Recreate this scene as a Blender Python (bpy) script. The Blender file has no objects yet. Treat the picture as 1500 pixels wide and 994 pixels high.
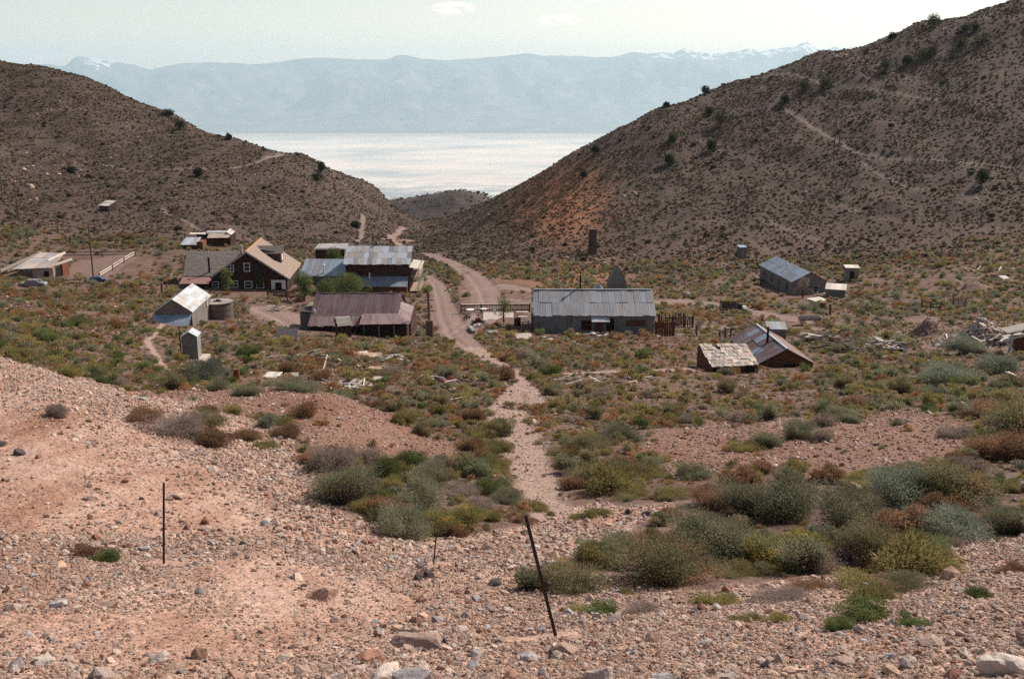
import bpy, bmesh, math, random
import numpy as np
from mathutils import Vector, Matrix
rng = np.random.RandomState(7)
R = random.Random(11)
SC = bpy.context.scene
COL = SC.collection

# ------------------------------------------------------------------ camera, sky, sun, exposure
FPX = 1458.0                     # focal length in pixels of the 1500 px wide frame (35 mm on 36 mm film)
TH = math.radians(14.5)          # the camera looks down by this much; its eye is the origin
cam_d = bpy.data.cameras.new('camera')
cam = bpy.data.objects.new('camera', cam_d); COL.objects.link(cam)
cam_d.lens = 35.0; cam_d.sensor_width = 36.0
cam_d.clip_start = 0.2; cam_d.clip_end = 200000.0
cam.location = (0, 0, 0); cam.rotation_euler = (math.radians(90) - TH, 0, 0)
SC.camera = cam

SUN_AZ, SUN_EL = math.radians(50.0), math.radians(41.0)     # azimuth clockwise from +Y (away from the camera)
world = bpy.data.worlds.new('World'); SC.world = world; world.use_nodes = True
wn, wl = world.node_tree.nodes, world.node_tree.links
bgn = wn['Background']; bgn.inputs['Strength'].default_value = 0.092
sky = wn.new('ShaderNodeTexSky'); sky.sky_type = 'NISHITA'; sky.sun_disc = False
sky.sun_elevation = SUN_EL; sky.sun_rotation = SUN_AZ
sky.altitude = 1500.0; sky.air_density = 1.0; sky.dust_density = 2.5; sky.ozone_density = 1.0
tint = wn.new('ShaderNodeMix'); tint.data_type = 'RGBA'; tint.blend_type = 'MULTIPLY'
tint.inputs[0].default_value = 1.0; tint.inputs[7].default_value = (1.74, 1.32, 1.03, 1)
wl.new(sky.outputs[0], tint.inputs[6])
last = tint.outputs[2]
# three thin fair-weather clouds low over the range
tc = wn.new('ShaderNodeTexCoord'); nz = wn.new('ShaderNodeTexNoise')
nz.inputs['Scale'].default_value = 60; nz.inputs['Detail'].default_value = 5
mp = wn.new('ShaderNodeMapping'); mp.inputs['Scale'].default_value = (1, 1, 2.6)
wl.new(tc.outputs['Generated'], mp.inputs[0]); wl.new(mp.outputs[0], nz.inputs[0])
def wmath(op, a, b=None, c=None):
    n = wn.new('ShaderNodeMath'); n.operation = op
    for i, v in enumerate((a, b, c)):
        if v is None: continue
        if isinstance(v, (int, float)): n.inputs[i].default_value = v
        else: wl.new(v, n.inputs[i])
    return n.outputs[0]
sep = wn.new('ShaderNodeSeparateXYZ'); wl.new(tc.outputs['Generated'], sep.inputs[0])
def cloud(az, el, sx, sy):
    dx = wmath('DIVIDE', wmath('SUBTRACT', sep.outputs[0], az), sx)
    dz = wmath('DIVIDE', wmath('SUBTRACT', sep.outputs[2], el), sy)
    q = wmath('ADD', wmath('MULTIPLY', dx, dx), wmath('MULTIPLY', dz, dz))
    return wmath('MAXIMUM', wmath('SUBTRACT', 1.0, q), 0.0)
cl = wmath('ADD', wmath('ADD', cloud(-0.055, 0.0675, 0.024, 0.0065), cloud(0.046, 0.0575, 0.024, 0.0065)), cloud(0.062, 0.0765, 0.028, 0.0035))
up = wmath('GREATER_THAN', sep.outputs[1], 0.0)
clm = wmath('MULTIPLY', wmath('MULTIPLY', cl, up), wmath('MAXIMUM', wmath('MULTIPLY', wmath('SUBTRACT', nz.outputs[0], 0.42), 6.0), 0.0))
clm = wmath('MINIMUM', clm, 0.6)
cm = wn.new('ShaderNodeMix'); cm.data_type = 'RGBA'; cm.inputs[7].default_value = (20.0, 14.0, 12.0, 1)
wl.new(clm, cm.inputs[0]); wl.new(last, cm.inputs[6]); wl.new(cm.outputs[2], bgn.inputs['Color'])

sd = bpy.data.lights.new('sun', 'SUN'); sd.energy = 5.0; sd.angle = math.radians(0.53); sd.color = (1.0, 0.92, 0.82)
sun = bpy.data.objects.new('sun', sd); COL.objects.link(sun)
sv = Vector((math.sin(SUN_AZ) * math.cos(SUN_EL), math.cos(SUN_AZ) * math.cos(SUN_EL), math.sin(SUN_EL)))
sun.rotation_euler = (-sv).to_track_quat('-Z', 'Y').to_euler(); sun.location = (30, 30, 60)
SC.view_settings.view_transform = 'Standard'; SC.view_settings.look = 'None'
SC.view_settings.exposure = 0.25; SC.view_settings.gamma = 1.0
SC.cycles.max_bounces = 5; SC.cycles.diffuse_bounces = 2; SC.cycles.glossy_bounces = 2
SC.cycles.volume_bounces = 1; SC.cycles.transparent_max_bounces = 8
SC.cycles.use_adaptive_sampling = True; SC.cycles.adaptive_threshold = 0.02
SC.cycles.use_denoising = False; SC.cycles.denoiser = "OPENIMAGEDENOISE"; SC.cycles.denoising_input_passes = "RGB_ALBEDO_NORMAL"; SC.cycles.denoising_prefilter = "ACCURATE"

# ------------------------------------------------------------------ helpers
def P(px, py, Y):
    """World point at forward distance Y on the sight line of a point of the photograph."""
    a = (px - 750.0) / FPX; b = (497.0 - py) / FPX
    dy = math.cos(TH) + b * math.sin(TH); dz = -math.sin(TH) + b * math.cos(TH)
    return (a * Y / dy, Y, dz * Y / dy)
def proj(x, y, z):
    """World -> position in the photograph (numpy)."""
    f = y * math.cos(TH) - z * math.sin(TH); u = y * math.sin(TH) + z * math.cos(TH)
    f = np.maximum(f, 0.05)
    return 750 + FPX * x / f, 497 - FPX * u / f
_perm = np.random.RandomState(3).permutation(256)
_perm = np.concatenate([_perm, _perm])
_g = np.random.RandomState(4).uniform(-1, 1, (256, 2)); _g /= np.linalg.norm(_g, axis=1)[:, None]
def perlin(x, y):
    xi = np.floor(x).astype(int); yi = np.floor(y).astype(int)
    xf = x - xi; yf = y - yi; xi &= 255; yi &= 255
    u = xf * xf * xf * (xf * (xf * 6 - 15) + 10); v = yf * yf * yf * (yf * (yf * 6 - 15) + 10)
    def gr(ix, iy, fx, fy):
        g = _g[_perm[(_perm[ix & 255] + iy) & 255]]
        return g[..., 0] * fx + g[..., 1] * fy
    a = gr(xi, yi, xf, yf); b = gr(xi + 1, yi, xf - 1, yf)
    c = gr(xi, yi + 1, xf, yf - 1); d = gr(xi + 1, yi + 1, xf - 1, yf - 1)
    return (a + u * (b - a)) * (1 - v) + (c + u * (d - c)) * v * 1.0
def fbm(x, y, o=4, s=1.0, g=0.5):
    t = 0; a = 1.0
    for i in range(o):
        t = t + a * perlin(x * s + 17.3 * i, y * s - 9.1 * i); s *= 2.03; a *= g
    return t
def sstep(a, b, x):
    t = np.clip((x - a) / (b - a), 0, 1); return t * t * (3 - 2 * t)
def inpoly(px, py, poly):
    ins = np.zeros(px.shape, bool); n = len(poly); j = n - 1
    for i in range(n):
        xi, yi = poly[i]; xj, yj = poly[j]
        if yi != yj:
            ins ^= ((yi > py) != (yj > py)) & (px < (xj - xi) * (py - yi) / (yj - yi) + xi)
        j = i
    return ins
def seg_dist(x, y, pts):
    """distance to a world polyline and the interpolated half width"""
    best = np.full(x.shape, 1e9); wb = np.ones(x.shape)
    for (ax, ay, aw), (bx, by, bw) in zip(pts[:-1], pts[1:]):
        dx, dy = bx - ax, by - ay; L = dx * dx + dy * dy + 1e-9
        t = np.clip(((x - ax) * dx + (y - ay) * dy) / L, 0, 1)
        d = np.hypot(x - ax - t * dx, y - ay - t * dy)
        m = d < best; best = np.where(m, d, best); wb = np.where(m, aw + t * (bw - aw), wb)
    return best, wb
# ------------------------------------------------------------------ terrain height
OFF = 8.0
CT = {
 -500: [(1000,11),(800,22),(650,34),(500,48),(430,70),(380,110),(330,160),(280,210),(200,270),(100,340),(30,430)],
 0:   [(994,10),(900,14),(800,19.5),(720,25),(650,31),(585,38),(528,45),(522,52),(500,62),(470,85),(440,110),(420,135),(405,160),(372,185),(330,215),(280,250),(230,290),(170,345),(88,430)],
 200: [(994,10),(900,14.3),(800,20.5),(720,26),(650,33),(583,42),(578,49),(555,58),(530,70),(500,90),(470,110),(450,125),(410,160),(370,195),(340,215),(305,245),(260,285),(205,335),(151,395)],
 400: [(994,10),(900,15),(850,18),(780,23),(720,28),(665,34),(640,38),(600,45),(567,52.5),(580,61),(558,72),(520,92),(480,118),(445,142),(415,160),(375,205),(345,235),(310,265),(270,297),(224,335)],
 500: [(994,10),(900,15.5),(850,19),(760,25),(700,31),(655,37),(610,45),(579,52),(596,60),(562,72),(520,92),(485,118),(445,148),(410,175),(375,220),(345,260),(310,300),(285,330),(256,362)],
 600: [(994,10),(900,16),(850,19.2),(790,24),(740,29),(690,36),(650,43),(622,48),(618,54),(580,66),(540,84),(490,120),(440,155),(405,185),(375,235),(350,310),(335,380),(320,440)],
 680: [(994,10),(900,16),(850,19),(780,25),(720,32),(675,39),(655,44),(600,57),(540,82),(490,120),(440,155),(400,195),(375,235),(350,300),(330,380),(310,440)],
 750: [(994,10),(930,14.6),(825,21),(760,28),(700,36),(600,58),(540,80),(490,120),(440,155),(400,195),(370,235),(340,285),(310,345),(277,420)],
 830: [(994,10),(930,14),(825,21),(760,28),(700,36),(600,58),(540,80),(500,115),(440,160),(400,200),(360,235),(320,268),(270,320),(229,375)],
 900: [(994,9.8),(900,15.5),(820,21),(760,27),(700,35),(600,58),(540,80),(500,115),(450,152),(410,195),(370,227),(330,252),(280,287),(235,320),(192,355)],
 1050:[(994,9.8),(900,15),(830,20),(760,26.5),(700,34),(660,41),(628,48),(615,56),(580,68),(540,85),(500,115),(460,150),(425,180),(380,213),(330,240),(270,275),(200,320),(128,375)],
 1200:[(994,9.5),(900,14.5),(830,19.3),(760,25.5),(700,33),(640,43),(612,50),(610,57),(585,66),(545,85),(500,112),(468,140),(432,175),(380,213),(330,240),(270,270),(200,305),(130,340),(79,370)],
 1350:[(994,9.4),(900,14),(830,18.8),(770,24),(700,32),(640,42),(607,50),(600,58),(575,68),(540,85),(500,108),(465,135),(430,165),(390,195),(340,225),(270,260),(200,292),(120,330),(36,375)],
 1500:[(994,9.3),(900,13.5),(830,18),(780,22.5),(700,31),(640,40),(590,52),(540,75),(500,100),(450,135),(400,175),(340,212),(270,248),(200,280),(120,318),(60,345),(0,375)],
 2000:[(1000,9),(850,15),(700,26),(600,42),(500,75),(420,120),(330,180),(200,240),(60,300),(-60,360),(-130,400)],
}
ctl = []
for px, lst in CT.items():
    for py, Y in lst:
        ctl.append(P(px, py, Y))
    x, y, z = P(px, lst[-1][0], lst[-1][1])
    for k, dz in ((1.12, -9), (1.35, -40), (2.0, -150)):
        ctl.append((x * k, y * k, z + dz))
for px, py, Y in ((100, 106, 412), (160, 131, 402), (253, 167, 382), (300, 192, 365), (350, 207, 350), (450, 232, 345), (547, 272, 382), (1122, 108, 388), (973, 155, 362)):
    x, y, z = P(px, py, Y); ctl.append((x, y, z)); ctl.append((x * 1.12, y * 1.12, z - 9)); ctl.append((x * 1.35, y * 1.35, z - 40))
for x in (-24, -14, -6, 0, 6, 14, 24):
    ctl.append((x, -6.0, 0.6)); ctl.append((x, -2.5, -0.9)); ctl.append((x, 0.6, -1.9)); ctl.append((x * 1.1, 4.5, -3.9))
for u in (-1.6, 1.6):
    for Y, z in ((20, -9), (60, -12), (150, -15), (300, 10), (600, -50), (1000, -160)):
        ctl.append((u * (Y + OFF), Y, z))
ctl = np.array(ctl)
def q_(x, y): return x / (y + OFF) * 2.2, np.log(y + OFF)
cu, cv = q_(ctl[:, 0], ctl[:, 1]); cw = ctl[:, 2] / (ctl[:, 1] + OFF)
def _K(r2): return 0.5 * r2 * np.log(r2 + 1e-12)
NCT = len(cu)
A = np.zeros((NCT + 3, NCT + 3))
A[:NCT, :NCT] = _K((cu[:, None] - cu) ** 2 + (cv[:, None] - cv) ** 2) + np.eye(NCT) * 2e-5
A[:NCT, NCT] = 1; A[:NCT, NCT + 1] = cu; A[:NCT, NCT + 2] = cv; A[NCT:, :NCT] = A[:NCT, NCT:].T
sol = np.linalg.solve(A, np.concatenate([cw, [0, 0, 0]]))
def H0(x, y):
    x = np.atleast_1d(np.asarray(x, float)); y = np.atleast_1d(np.asarray(y, float)); sh = x.shape
    x = x.ravel(); y = y.ravel(); out = np.empty(x.shape)
    for i in range(0, len(x), 20000):
        a, b = q_(x[i:i + 20000], y[i:i + 20000])
        k = _K((a[:, None] - cu) ** 2 + (b[:, None] - cv) ** 2)
        out[i:i + 20000] = (k @ sol[:NCT] + sol[NCT] + sol[NCT + 1] * a + sol[NCT + 2] * b) * (y[i:i + 20000] + OFF)
    return out.reshape(sh)
def ground0(px, py, y0=6.0, y1=460.0):
    """first hit of a sight line with the smooth terrain"""
    Ys = np.exp(np.linspace(math.log(y0), math.log(y1), 900))
    p = np.array(P(px, py, 1.0)); hx = p[0] * Ys; hz = p[2] * Ys
    h = H0(hx, Ys); w = np.where(h >= hz)[0]
    Y = Ys[w[0]] if len(w) else y1
    return p[0] * Y, Y, p[2] * Y
# roads and paths: (x in photo, y in photo, full width in photo) -> world polylines
def wline(pts, y0=6.0):
    o = []
    for px, py, w in pts:
        x, Y, z = ground0(px, py, y0)
        o.append((x, Y, 0.5 * w * Y / FPX))
    return o
ROADS = [wline(l, 100) for l in (
    [(560,352,14),(600,352,14)],
    [(592,334,7),(577,343,9),(572,350,12),(600,366,18),(640,376,22),(672,390,28),(695,405,34),(712,425,40),(716,445,44),(700,470,50),(668,487,50)],
    [(600,398,8),(622,400,16),(640,415,24),(648,440,28),(655,465,40),(668,487,46),(690,508,36)],
    [(716,436,44),(760,440,20),(880,446,30),(960,443,48),(1010,441,62),(1060,447,50),(1120,458,44),(1180,468,44),(1230,476,30)],
    [(1010,475,26),(1090,480,30),(1170,480,34),(1260,485,20)],
    [(385,452,60),(415,462,80),(440,478,50)],[(690,425,30),(740,418,50),(775,425,40)],[(940,520,30),(1015,535,40)],
)]
PATHS = [wline(l, 20) for l in (
    [(690,508,34),(720,528,26),(745,543,24),(765,558,14),(780,575,22),(785,590,30)],
    [(765,560,20),(752,580,34),(742,596,50),(745,610,52),(760,640,56),(775,680,60),(790,715,62),(800,745,60),(815,775,60),(800,800,70)],
    [(820,548,16),(900,545,26),(1000,541,26),(1020,540,20)],
    [(255,555,6),(215,500,8),(250,460,6)],
)]
TRACKS = [wline(l, 150) for l in (
    [(120,240,5),(170,245,5),(250,249,5),(330,245,5),(375,238,7),(412,227,9)],
    [(1155,160,7),(1180,180,7),(1215,202,7),(1260,222,6),(1320,232,6),(1400,236,6),(1500,243,7)],
    [(1110,114,5),(1210,124,5),(1290,135,5),(1390,145,5)],[(1260,235,4),(1310,265,4),(1350,280,4)],[(1120,322,5),(1180,345,5),(1230,360,5)],
    [(532,315,5),(530,345,5),(522,356,6)],
    [(240,305,6),(262,315,5),(300,338,6)],
)]
M_FORE = [(-900,400),(-60,505),(0,522),(100,550),(200,578),(330,598),(430,645),(455,700),(480,740),(560,778),(640,790),(760,775),(850,740),(985,735),(900,800),(840,830),(1000,865),(1200,845),(1350,838),(1385,800),(1500,785),(2400,740),(2600,1400),(-900,1400)]
M_M1 = [(150,585),(200,572),(450,564),(560,597),(640,640),(700,668),(650,690),(560,680),(450,650),(330,600)]
M_M2 = [(925,665),(960,630),(1060,622),(1240,603),(1330,602),(1420,618),(1440,650),(1350,680),(1220,705),(1150,690),(1100,690),(1000,705)]
M_YARD = [(105,385),(185,372),(200,378),(160,405),(140,410),(100,405)]
M_HEAP = [(1260,500),(1320,470),(1360,462),(1420,470),(1500,470),(1500,520),(1440,515),(1400,520),(1330,505)]
def masks(x, y, z):
    px, py = proj(x, y, z)
    front = y < 75
    w1 = 14 * fbm(px, py, 3, 1 / 40.0)
    fore = inpoly(px + w1, py + w1 * .7, M_FORE) & (y < 52) | (y < 7)
    m1 = inpoly(px + w1, py + w1 * .5, M_M1) & (y < 57)
    m2 = inpoly(px + w1, py + w1 * .5, M_M2) & (y < 60)
    yard = (inpoly(px, py, M_YARD) | inpoly(px, py, M_HEAP)) & (y > 80) & (y < 260)
    road = np.zeros(x.shape)
    for l in ROADS:
        d, w = seg_dist(x, y, l); road = np.maximum(road, 1 - sstep(w * .85, w * 1.2 + .15, d))
    path = np.zeros(x.shape)
    for l in PATHS:
        d, w = seg_dist(x, y, l); d = d + w * .55 * fbm(x, y, 3, 1 / 2.2); path = np.maximum(path, 1 - sstep(w * .7, w * 1.35 + .1, d))
    track = np.zeros(x.shape)
    for l in TRACKS:
        d, w = seg_dist(x, y, l); track = np.maximum(track, 1 - sstep(w * .7, w * 1.6 + .2, d))
    for bx, by_, r_, h_, e_ in BUMPS[:5]:
        yard = yard | (np.hypot(x - bx, (y - by_) / e_) < r_ * .95)
    return fore, m1, m2, yard, road, path, track
BUMPS = []
for px, py, w_, h_, e_ in ((1357, 492, 66, 2.3, .9), (1435, 503, 118, 2.7, .8), (1290, 500, 70, .7, .8), (1425, 425, 60, 1.6, .7), (1395, 415, 30, 1.1, 1), (50, 462, 120, 1.5, .9), (265, 470, 60, .9, .6), (920, 520, 160, .5, .35)):
    bx, by_, _z = ground0(px, py, 60); BUMPS.append((bx, by_, w_ * by_ / FPX / 2, h_, e_))
def H(x, y, detail=True):
    x = np.atleast_1d(np.asarray(x, float)); y = np.atleast_1d(np.asarray(y, float))
    z = H0(x, y)
    far = sstep(150, 260, y)
    near = 1 - sstep(60, 130, y)
    z = z + 0.16 * fbm(x, y, 3, 1 / 6.0) * near * sstep(4, 12, y) + 0.25 * fbm(x, y, 3, 1 / 18.0) * (1 - near) * (1 - far)
    # spurs and gullies of the hillsides run down the slope
    r = 1 - np.abs(fbm(x + .35 * y, y * .3, 3, 1 / 48.0)) * 2; r2 = 1 - np.abs(fbm(x * .9 - .5 * y, y * .35, 3, 1 / 17.0)) * 2; z = z + far * .7 * (r2 - .6)
    z = z + far * (1.8 * (r - .6)) * sstep(0, 1, (np.abs(x) / (y + 1) - .05) * 6) + far * .5 * fbm(x, y, 3, 1 / 9.0)
    for bx, by_, r_, h_, e_ in BUMPS:
        d = np.hypot(x - bx, (y - by_) / e_) / r_; z = z + h_ * np.clip(1.0 - d, 0, 1) ** 1.25
    if detail:
        z = z + near * (0.035 * fbm(x, y, 3, 1.6) + 0.07 * fbm(x + .3 * y, y, 2, .45))
    for l in TRACKS:
        d, w = seg_dist(x, y, l); z = z - .5 * (1 - sstep(w * .6, w * 2.2 + .5, d))
    for l in ROADS:
        d, w = seg_dist(x, y, l); z = z - .18 * (1 - sstep(w * .9, w * 1.3 + .3, d))
        z = z + .05 * np.cos(np.clip(d / np.maximum(w, .1), 0, 1.2) * 9.0) * (d < w * 1.2)
    return z
def ground(px, py, y0=6.0, y1=900.0):
    Ys = np.exp(np.linspace(math.log(y0), math.log(y1), 1600))
    p = np.array(P(px, py, 1.0))
    h = H(p[0] * Ys, Ys, False); w = np.where(h >= p[2] * Ys)[0]
    i = w[0] if len(w) else len(Ys) - 1
    Y = Ys[i]
    if i > 0:
        a = Ys[i - 1]; b = Ys[i]
        for _ in range(3):
            m = (a + b) / 2
            if H(p[0] * m, m, False)[0] >= p[2] * m: b = m
            else: a = m
        Y = (a + b) / 2
    return Vector((p[0] * Y, Y, p[2] * Y))
def gz(x, y): return float(H(x, y)[0])

# ------------------------------------------------------------------ node helpers
class NT:
    def __init__(s, name, rough=0.9):
        s.m = bpy.data.materials.new(name); s.m.use_nodes = True
        s.n = s.m.node_tree.nodes; s.l = s.m.node_tree.links
        s.b = s.n['Principled BSDF']; s.b.inputs['Roughness'].default_value = rough
        s.b.inputs['Specular IOR Level'].default_value = 0.25
    def node(s, t, **k):
        n = s.n.new(t)
        for a, v in k.items(): setattr(n, a, v)
        return n
    def put(s, sock, v):
        if v is None: return
        if hasattr(v, 'links'): s.l.new(v, sock)
        elif isinstance(v, (tuple, list)) and len(v) == 3 and sock.type == 'RGBA': sock.default_value = (*v, 1)
        else: sock.default_value = v
    def math(s, op, a, b=None, c=None, clamp=False):
        n = s.node('ShaderNodeMath', operation=op, use_clamp=clamp)
        for i, v in enumerate((a, b, c)): s.put(n.inputs[i], v)
        return n.outputs[0]
    def mix(s, f, a, b, mode='MIX'):
        n = s.node('ShaderNodeMix', data_type='RGBA', blend_type=mode)
        s.put(n.inputs[0], f); s.put(n.inputs[6], a); s.put(n.inputs[7], b); return n.outputs[2]
    def ramp(s, f, stops):
        n = s.node('ShaderNodeValToRGB'); e = n.color_ramp.elements
        while len(e) < len(stops): e.new(0.5)
        for i, (p, c) in enumerate(stops): e[i].position = p; e[i].color = (*c, 1) if len(c) == 3 else c
        s.put(n.inputs[0], f); return n.outputs[0]
    def pos(s):
        return s.node('ShaderNodeNewGeometry').outputs['Position']
    def obj(s): return s.node('ShaderNodeTexCoord').outputs['Object']
    def mapping(s, v, sc=(1, 1, 1), rot=(0, 0, 0)):
        n = s.node('ShaderNodeMapping'); s.put(n.inputs[0], v); n.inputs['Scale'].default_value = sc; n.inputs['Rotation'].default_value = rot
        return n.outputs[0]
    def noise(s, v, scale, detail=4, rough=.55, out=0):
        n = s.node('ShaderNodeTexNoise'); s.put(n.inputs['Vector'], v); n.inputs['Scale'].default_value = scale
        n.inputs['Detail'].default_value = detail; n.inputs['Roughness'].default_value = rough; return n.outputs[out]
    def vor(s, v, scale, out='Color', feature='F1', rnd=1.0):
        n = s.node('ShaderNodeTexVoronoi', feature=feature); s.put(n.inputs['Vector'], v); n.inputs['Scale'].default_value = scale
        n.inputs['Randomness'].default_value = rnd; return n.outputs[out]
    def bump(s, h, strength=.5, dist=.05, prev=None):
        n = s.node('ShaderNodeBump'); s.put(n.inputs['Height'], h); n.inputs['Strength'].default_value = strength
        n.inputs['Distance'].default_value = dist
        if prev is not None: s.l.new(prev, n.inputs['Normal'])
        return n.outputs[0]
    def attr(s, name, out='Fac', typ='GEOMETRY'):
        n = s.node('ShaderNodeAttribute', attribute_name=name, attribute_type=typ); return n.outputs[out]
    def done(s, col=None, normal=None, rough=None, metal=None):
        s.put(s.b.inputs['Base Color'], col); s.put(s.b.inputs['Normal'], normal); s.put(s.b.inputs['Roughness'], rough)
        s.put(s.b.inputs['Metallic'], metal); return s.m

def ground_material():
    t = NT('ground_soil', .95); p = t.pos()
    far = t.attr('far')                         # 0 near .. 1 hills
    nb = t.noise(p, .05, 5); nm = t.noise(p, .6, 5); nf = t.noise(p, 5.0, 4)
    # tan-pink gravel of the mine tailings
    strk = t.noise(t.mapping(p, (1.1, .35, 1.0), (0, 0, math.radians(35))), .42, 5, .6)
    gravel = t.ramp(strk, [(.30, (.27, .145, .10)), (.46, (.39, .25, .19)), (.60, (.46, .33, .27)), (.75, (.41, .315, .27))])
    cell = t.vor(p, 22.0); sepc = t.node('ShaderNodeSeparateColor'); t.l.new(cell, sepc.inputs[0])
    peb = t.ramp(sepc.outputs[0], [(0.0, (.50, .44, .42)), (.25, (.85, .66, .56)), (.55, (1.05, .97, .92)), (.85, (1.3, 1.22, 1.15)), (1.0, (1.55, 1.5, 1.45))])
    gravel = t.mix(.62, gravel, t.mix(1.0, gravel, peb, 'MULTIPLY'))
    cell2 = t.vor(p, 7.0); sp2 = t.node('ShaderNodeSeparateColor'); t.l.new(cell2, sp2.inputs[0])
    peb2 = t.ramp(sp2.outputs[1], [(0.0, (.7, .62, .6)), (.6, (1.0, .98, .96)), (1.0, (1.25, 1.22, 1.2))])
    gravel = t.mix(.5, gravel, t.mix(1.0, gravel, peb2, 'MULTIPLY'))
    # brown-red earth of the flat, with small dry litter
    soil = t.ramp(nm, [(.25, (.085, .045, .031)), (.5, (.14, .080, .058)), (.75, (.22, .14, .108))])
    soil = t.mix(t.math('MULTIPLY', t.math('GREATER_THAN', t.noise(p, 9.0, 3), .6), .5), soil, (.30, .22, .185))
    # hillsides: dusky stony ground
    hill = t.ramp(t.noise(p, .10, 6, .6), [(.28, (.038, .023, .018)), (.5, (.067, .042, .032)), (.72, (.112, .075, .058))])
    hill = t.mix(t.math('MULTIPLY', t.math('GREATER_THAN', t.noise(p, 1.6, 4, .7), .56), .6), hill, (.145, .105, .092))
    col = t.mix(far, soil, hill)
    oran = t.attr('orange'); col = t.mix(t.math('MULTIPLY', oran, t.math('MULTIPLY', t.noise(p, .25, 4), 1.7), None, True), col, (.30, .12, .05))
    m1 = t.mix(.72, gravel, (.155, .075, .05))  # red-brown mound earth; shade of its camera side also put into this colour
    col = t.mix(t.attr('mound'), col, m1)
    col = t.mix(t.attr('bare'), col, gravel)
    road = t.mix(nf, (.235, .17, .15), (.34, .26, .235)); road = t.mix(t.math('MULTIPLY', t.attr('rut'), t.math('MULTIPLY_ADD', t.noise(p, 1.2, 4), 1.2, .1), None, True), (.19, .125, .10), road)
    road = t.mix(t.math('MULTIPLY', t.noise(p, .8, 4), .6), road, (.30, .19, .16))
    col = t.mix(t.attr('road'), col, road)
    pathc = t.mix(nf, (.28, .19, .15), (.42, .31, .26)); pathc = t.mix(.4, pathc, t.mix(1.0, pathc, peb, 'MULTIPLY'))
    col = t.mix(t.attr('path'), col, pathc)
    col = t.mix(t.attr('track'), col, (.20, .15, .125))
    d1 = t.vor(p, 22.0, 'Distance'); d2 = t.vor(p, 7.0, 'Distance')
    nrm = t.bump(d1, .8, -.03); nrm = t.bump(d2, .5, -.08, nrm); nrm = t.bump(t.noise(p, 1.3, 6, .65), .6, .35, nrm)
    return t.done(col, nrm)
MAT_GROUND = ground_material()

# ------------------------------------------------------------------ terrain mesh
u1 = np.linspace(-.60, .60, 560)
u0 = -.60 - np.cumsum(np.linspace(.004, .11, 22)); u2 = .60 + np.cumsum(np.linspace(.004, .11, 22))
US = np.concatenate([u0[::-1], u1, u2])
VS = np.concatenate([np.linspace(-6, 5, 24), np.exp(np.linspace(math.log(5.25 + OFF), math.log(470 + OFF), 640)) - OFF,
                     np.exp(np.linspace(math.log(478 + OFF), math.log(1400), 24)) - OFF])
U, V = np.meshgrid(US, VS)
X = U * (V + OFF); Yg = V
Z = H(X, Yg)
fore, m1, m2, yard, road, path, track = masks(X, Yg, Z)
def blur(a, k=2):
    a = a.astype(float)
    for _ in range(k):
        b = np.pad(a, 1, mode='edge'); a = (b[:-2, 1:-1] + b[2:, 1:-1] + b[1:-1, :-2] + b[1:-1, 2:] + 2 * b[1:-1, 1:-1]) / 6
    return a
PXg, PYg = proj(X, Yg, Z)
orange = np.exp(-(((PXg - 820) / 70) ** 2 + ((PYg - 295) / 62) ** 2) ** 1.5) * (Yg > 200)  # soft-edged orange tint over the ground low on the east slope
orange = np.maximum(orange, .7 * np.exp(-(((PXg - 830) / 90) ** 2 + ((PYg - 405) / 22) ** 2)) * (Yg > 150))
farm = sstep(180, 250, Yg)
rut = np.zeros(X.shape)
for l in ROADS:
    d, w = seg_dist(X, Yg, l); rut = np.maximum(rut, np.exp(-((d / np.maximum(w, .1) - .48) / .22) ** 2) * (w < 4) + (w >= 4) * .8)
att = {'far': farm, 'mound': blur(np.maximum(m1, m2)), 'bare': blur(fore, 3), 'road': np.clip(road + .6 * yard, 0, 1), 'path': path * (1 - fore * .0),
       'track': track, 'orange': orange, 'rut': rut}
nr, nc = X.shape
idx = np.arange(nr * nc).reshape(nr, nc)
quads = np.stack([idx[:-1, :-1], idx[:-1, 1:], idx[1:, 1:], idx[1:, :-1]], -1).reshape(-1, 4)
co = np.stack([X, Yg, Z], -1).reshape(-1, 3)
def facevals(a): return a.reshape(-1)[quads].mean(1)
froad = facevals(road) > .5; fpath = (facevals(path) > .5) & ~froad & (facevals(Yg) < 130)
fm = (facevals(m1.astype(float)) > .5) & ~froad & ~fpath; fm2 = (facevals(m2.astype(float)) > .5) & ~froad & ~fpath
fhill = (facevals(Yg) > 225) & ~froad & ~fpath; fx = facevals(X)
def grid_mesh(name, q, kind='structure'):
    used = np.unique(q); remap = np.full(len(co), -1, np.int64); remap[used] = np.arange(len(used))
    q = remap[q]; c = co[used]
    me = bpy.data.meshes.new(name); me.vertices.add(len(c)); me.vertices.foreach_set('co', c.astype(np.float32).ravel())
    me.loops.add(q.size); me.loops.foreach_set('vertex_index', q.ravel().astype(np.int32))
    me.polygons.add(len(q)); me.polygons.foreach_set('loop_start', (np.arange(len(q)) * 4).astype(np.int32))
    me.polygons.foreach_set('use_smooth', np.ones(len(q), bool))
    me.update(calc_edges=True)
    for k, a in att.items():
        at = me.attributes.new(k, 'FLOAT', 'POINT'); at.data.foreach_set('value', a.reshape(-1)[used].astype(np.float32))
    me.materials.append(MAT_GROUND)
    o = bpy.data.objects.new(name, me); COL.objects.link(o); o['kind'] = kind; return o
grid_mesh('dirt_road', quads[froad]); grid_mesh('footpath', quads[fpath])
grid_mesh('tailings_mound', quads[fm]); grid_mesh('tailings_mound', quads[fm2 & ~fm])
grid_mesh('hillside', quads[fhill & (fx < -20)]); grid_mesh('hillside', quads[fhill & (fx >= -20)])
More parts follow.
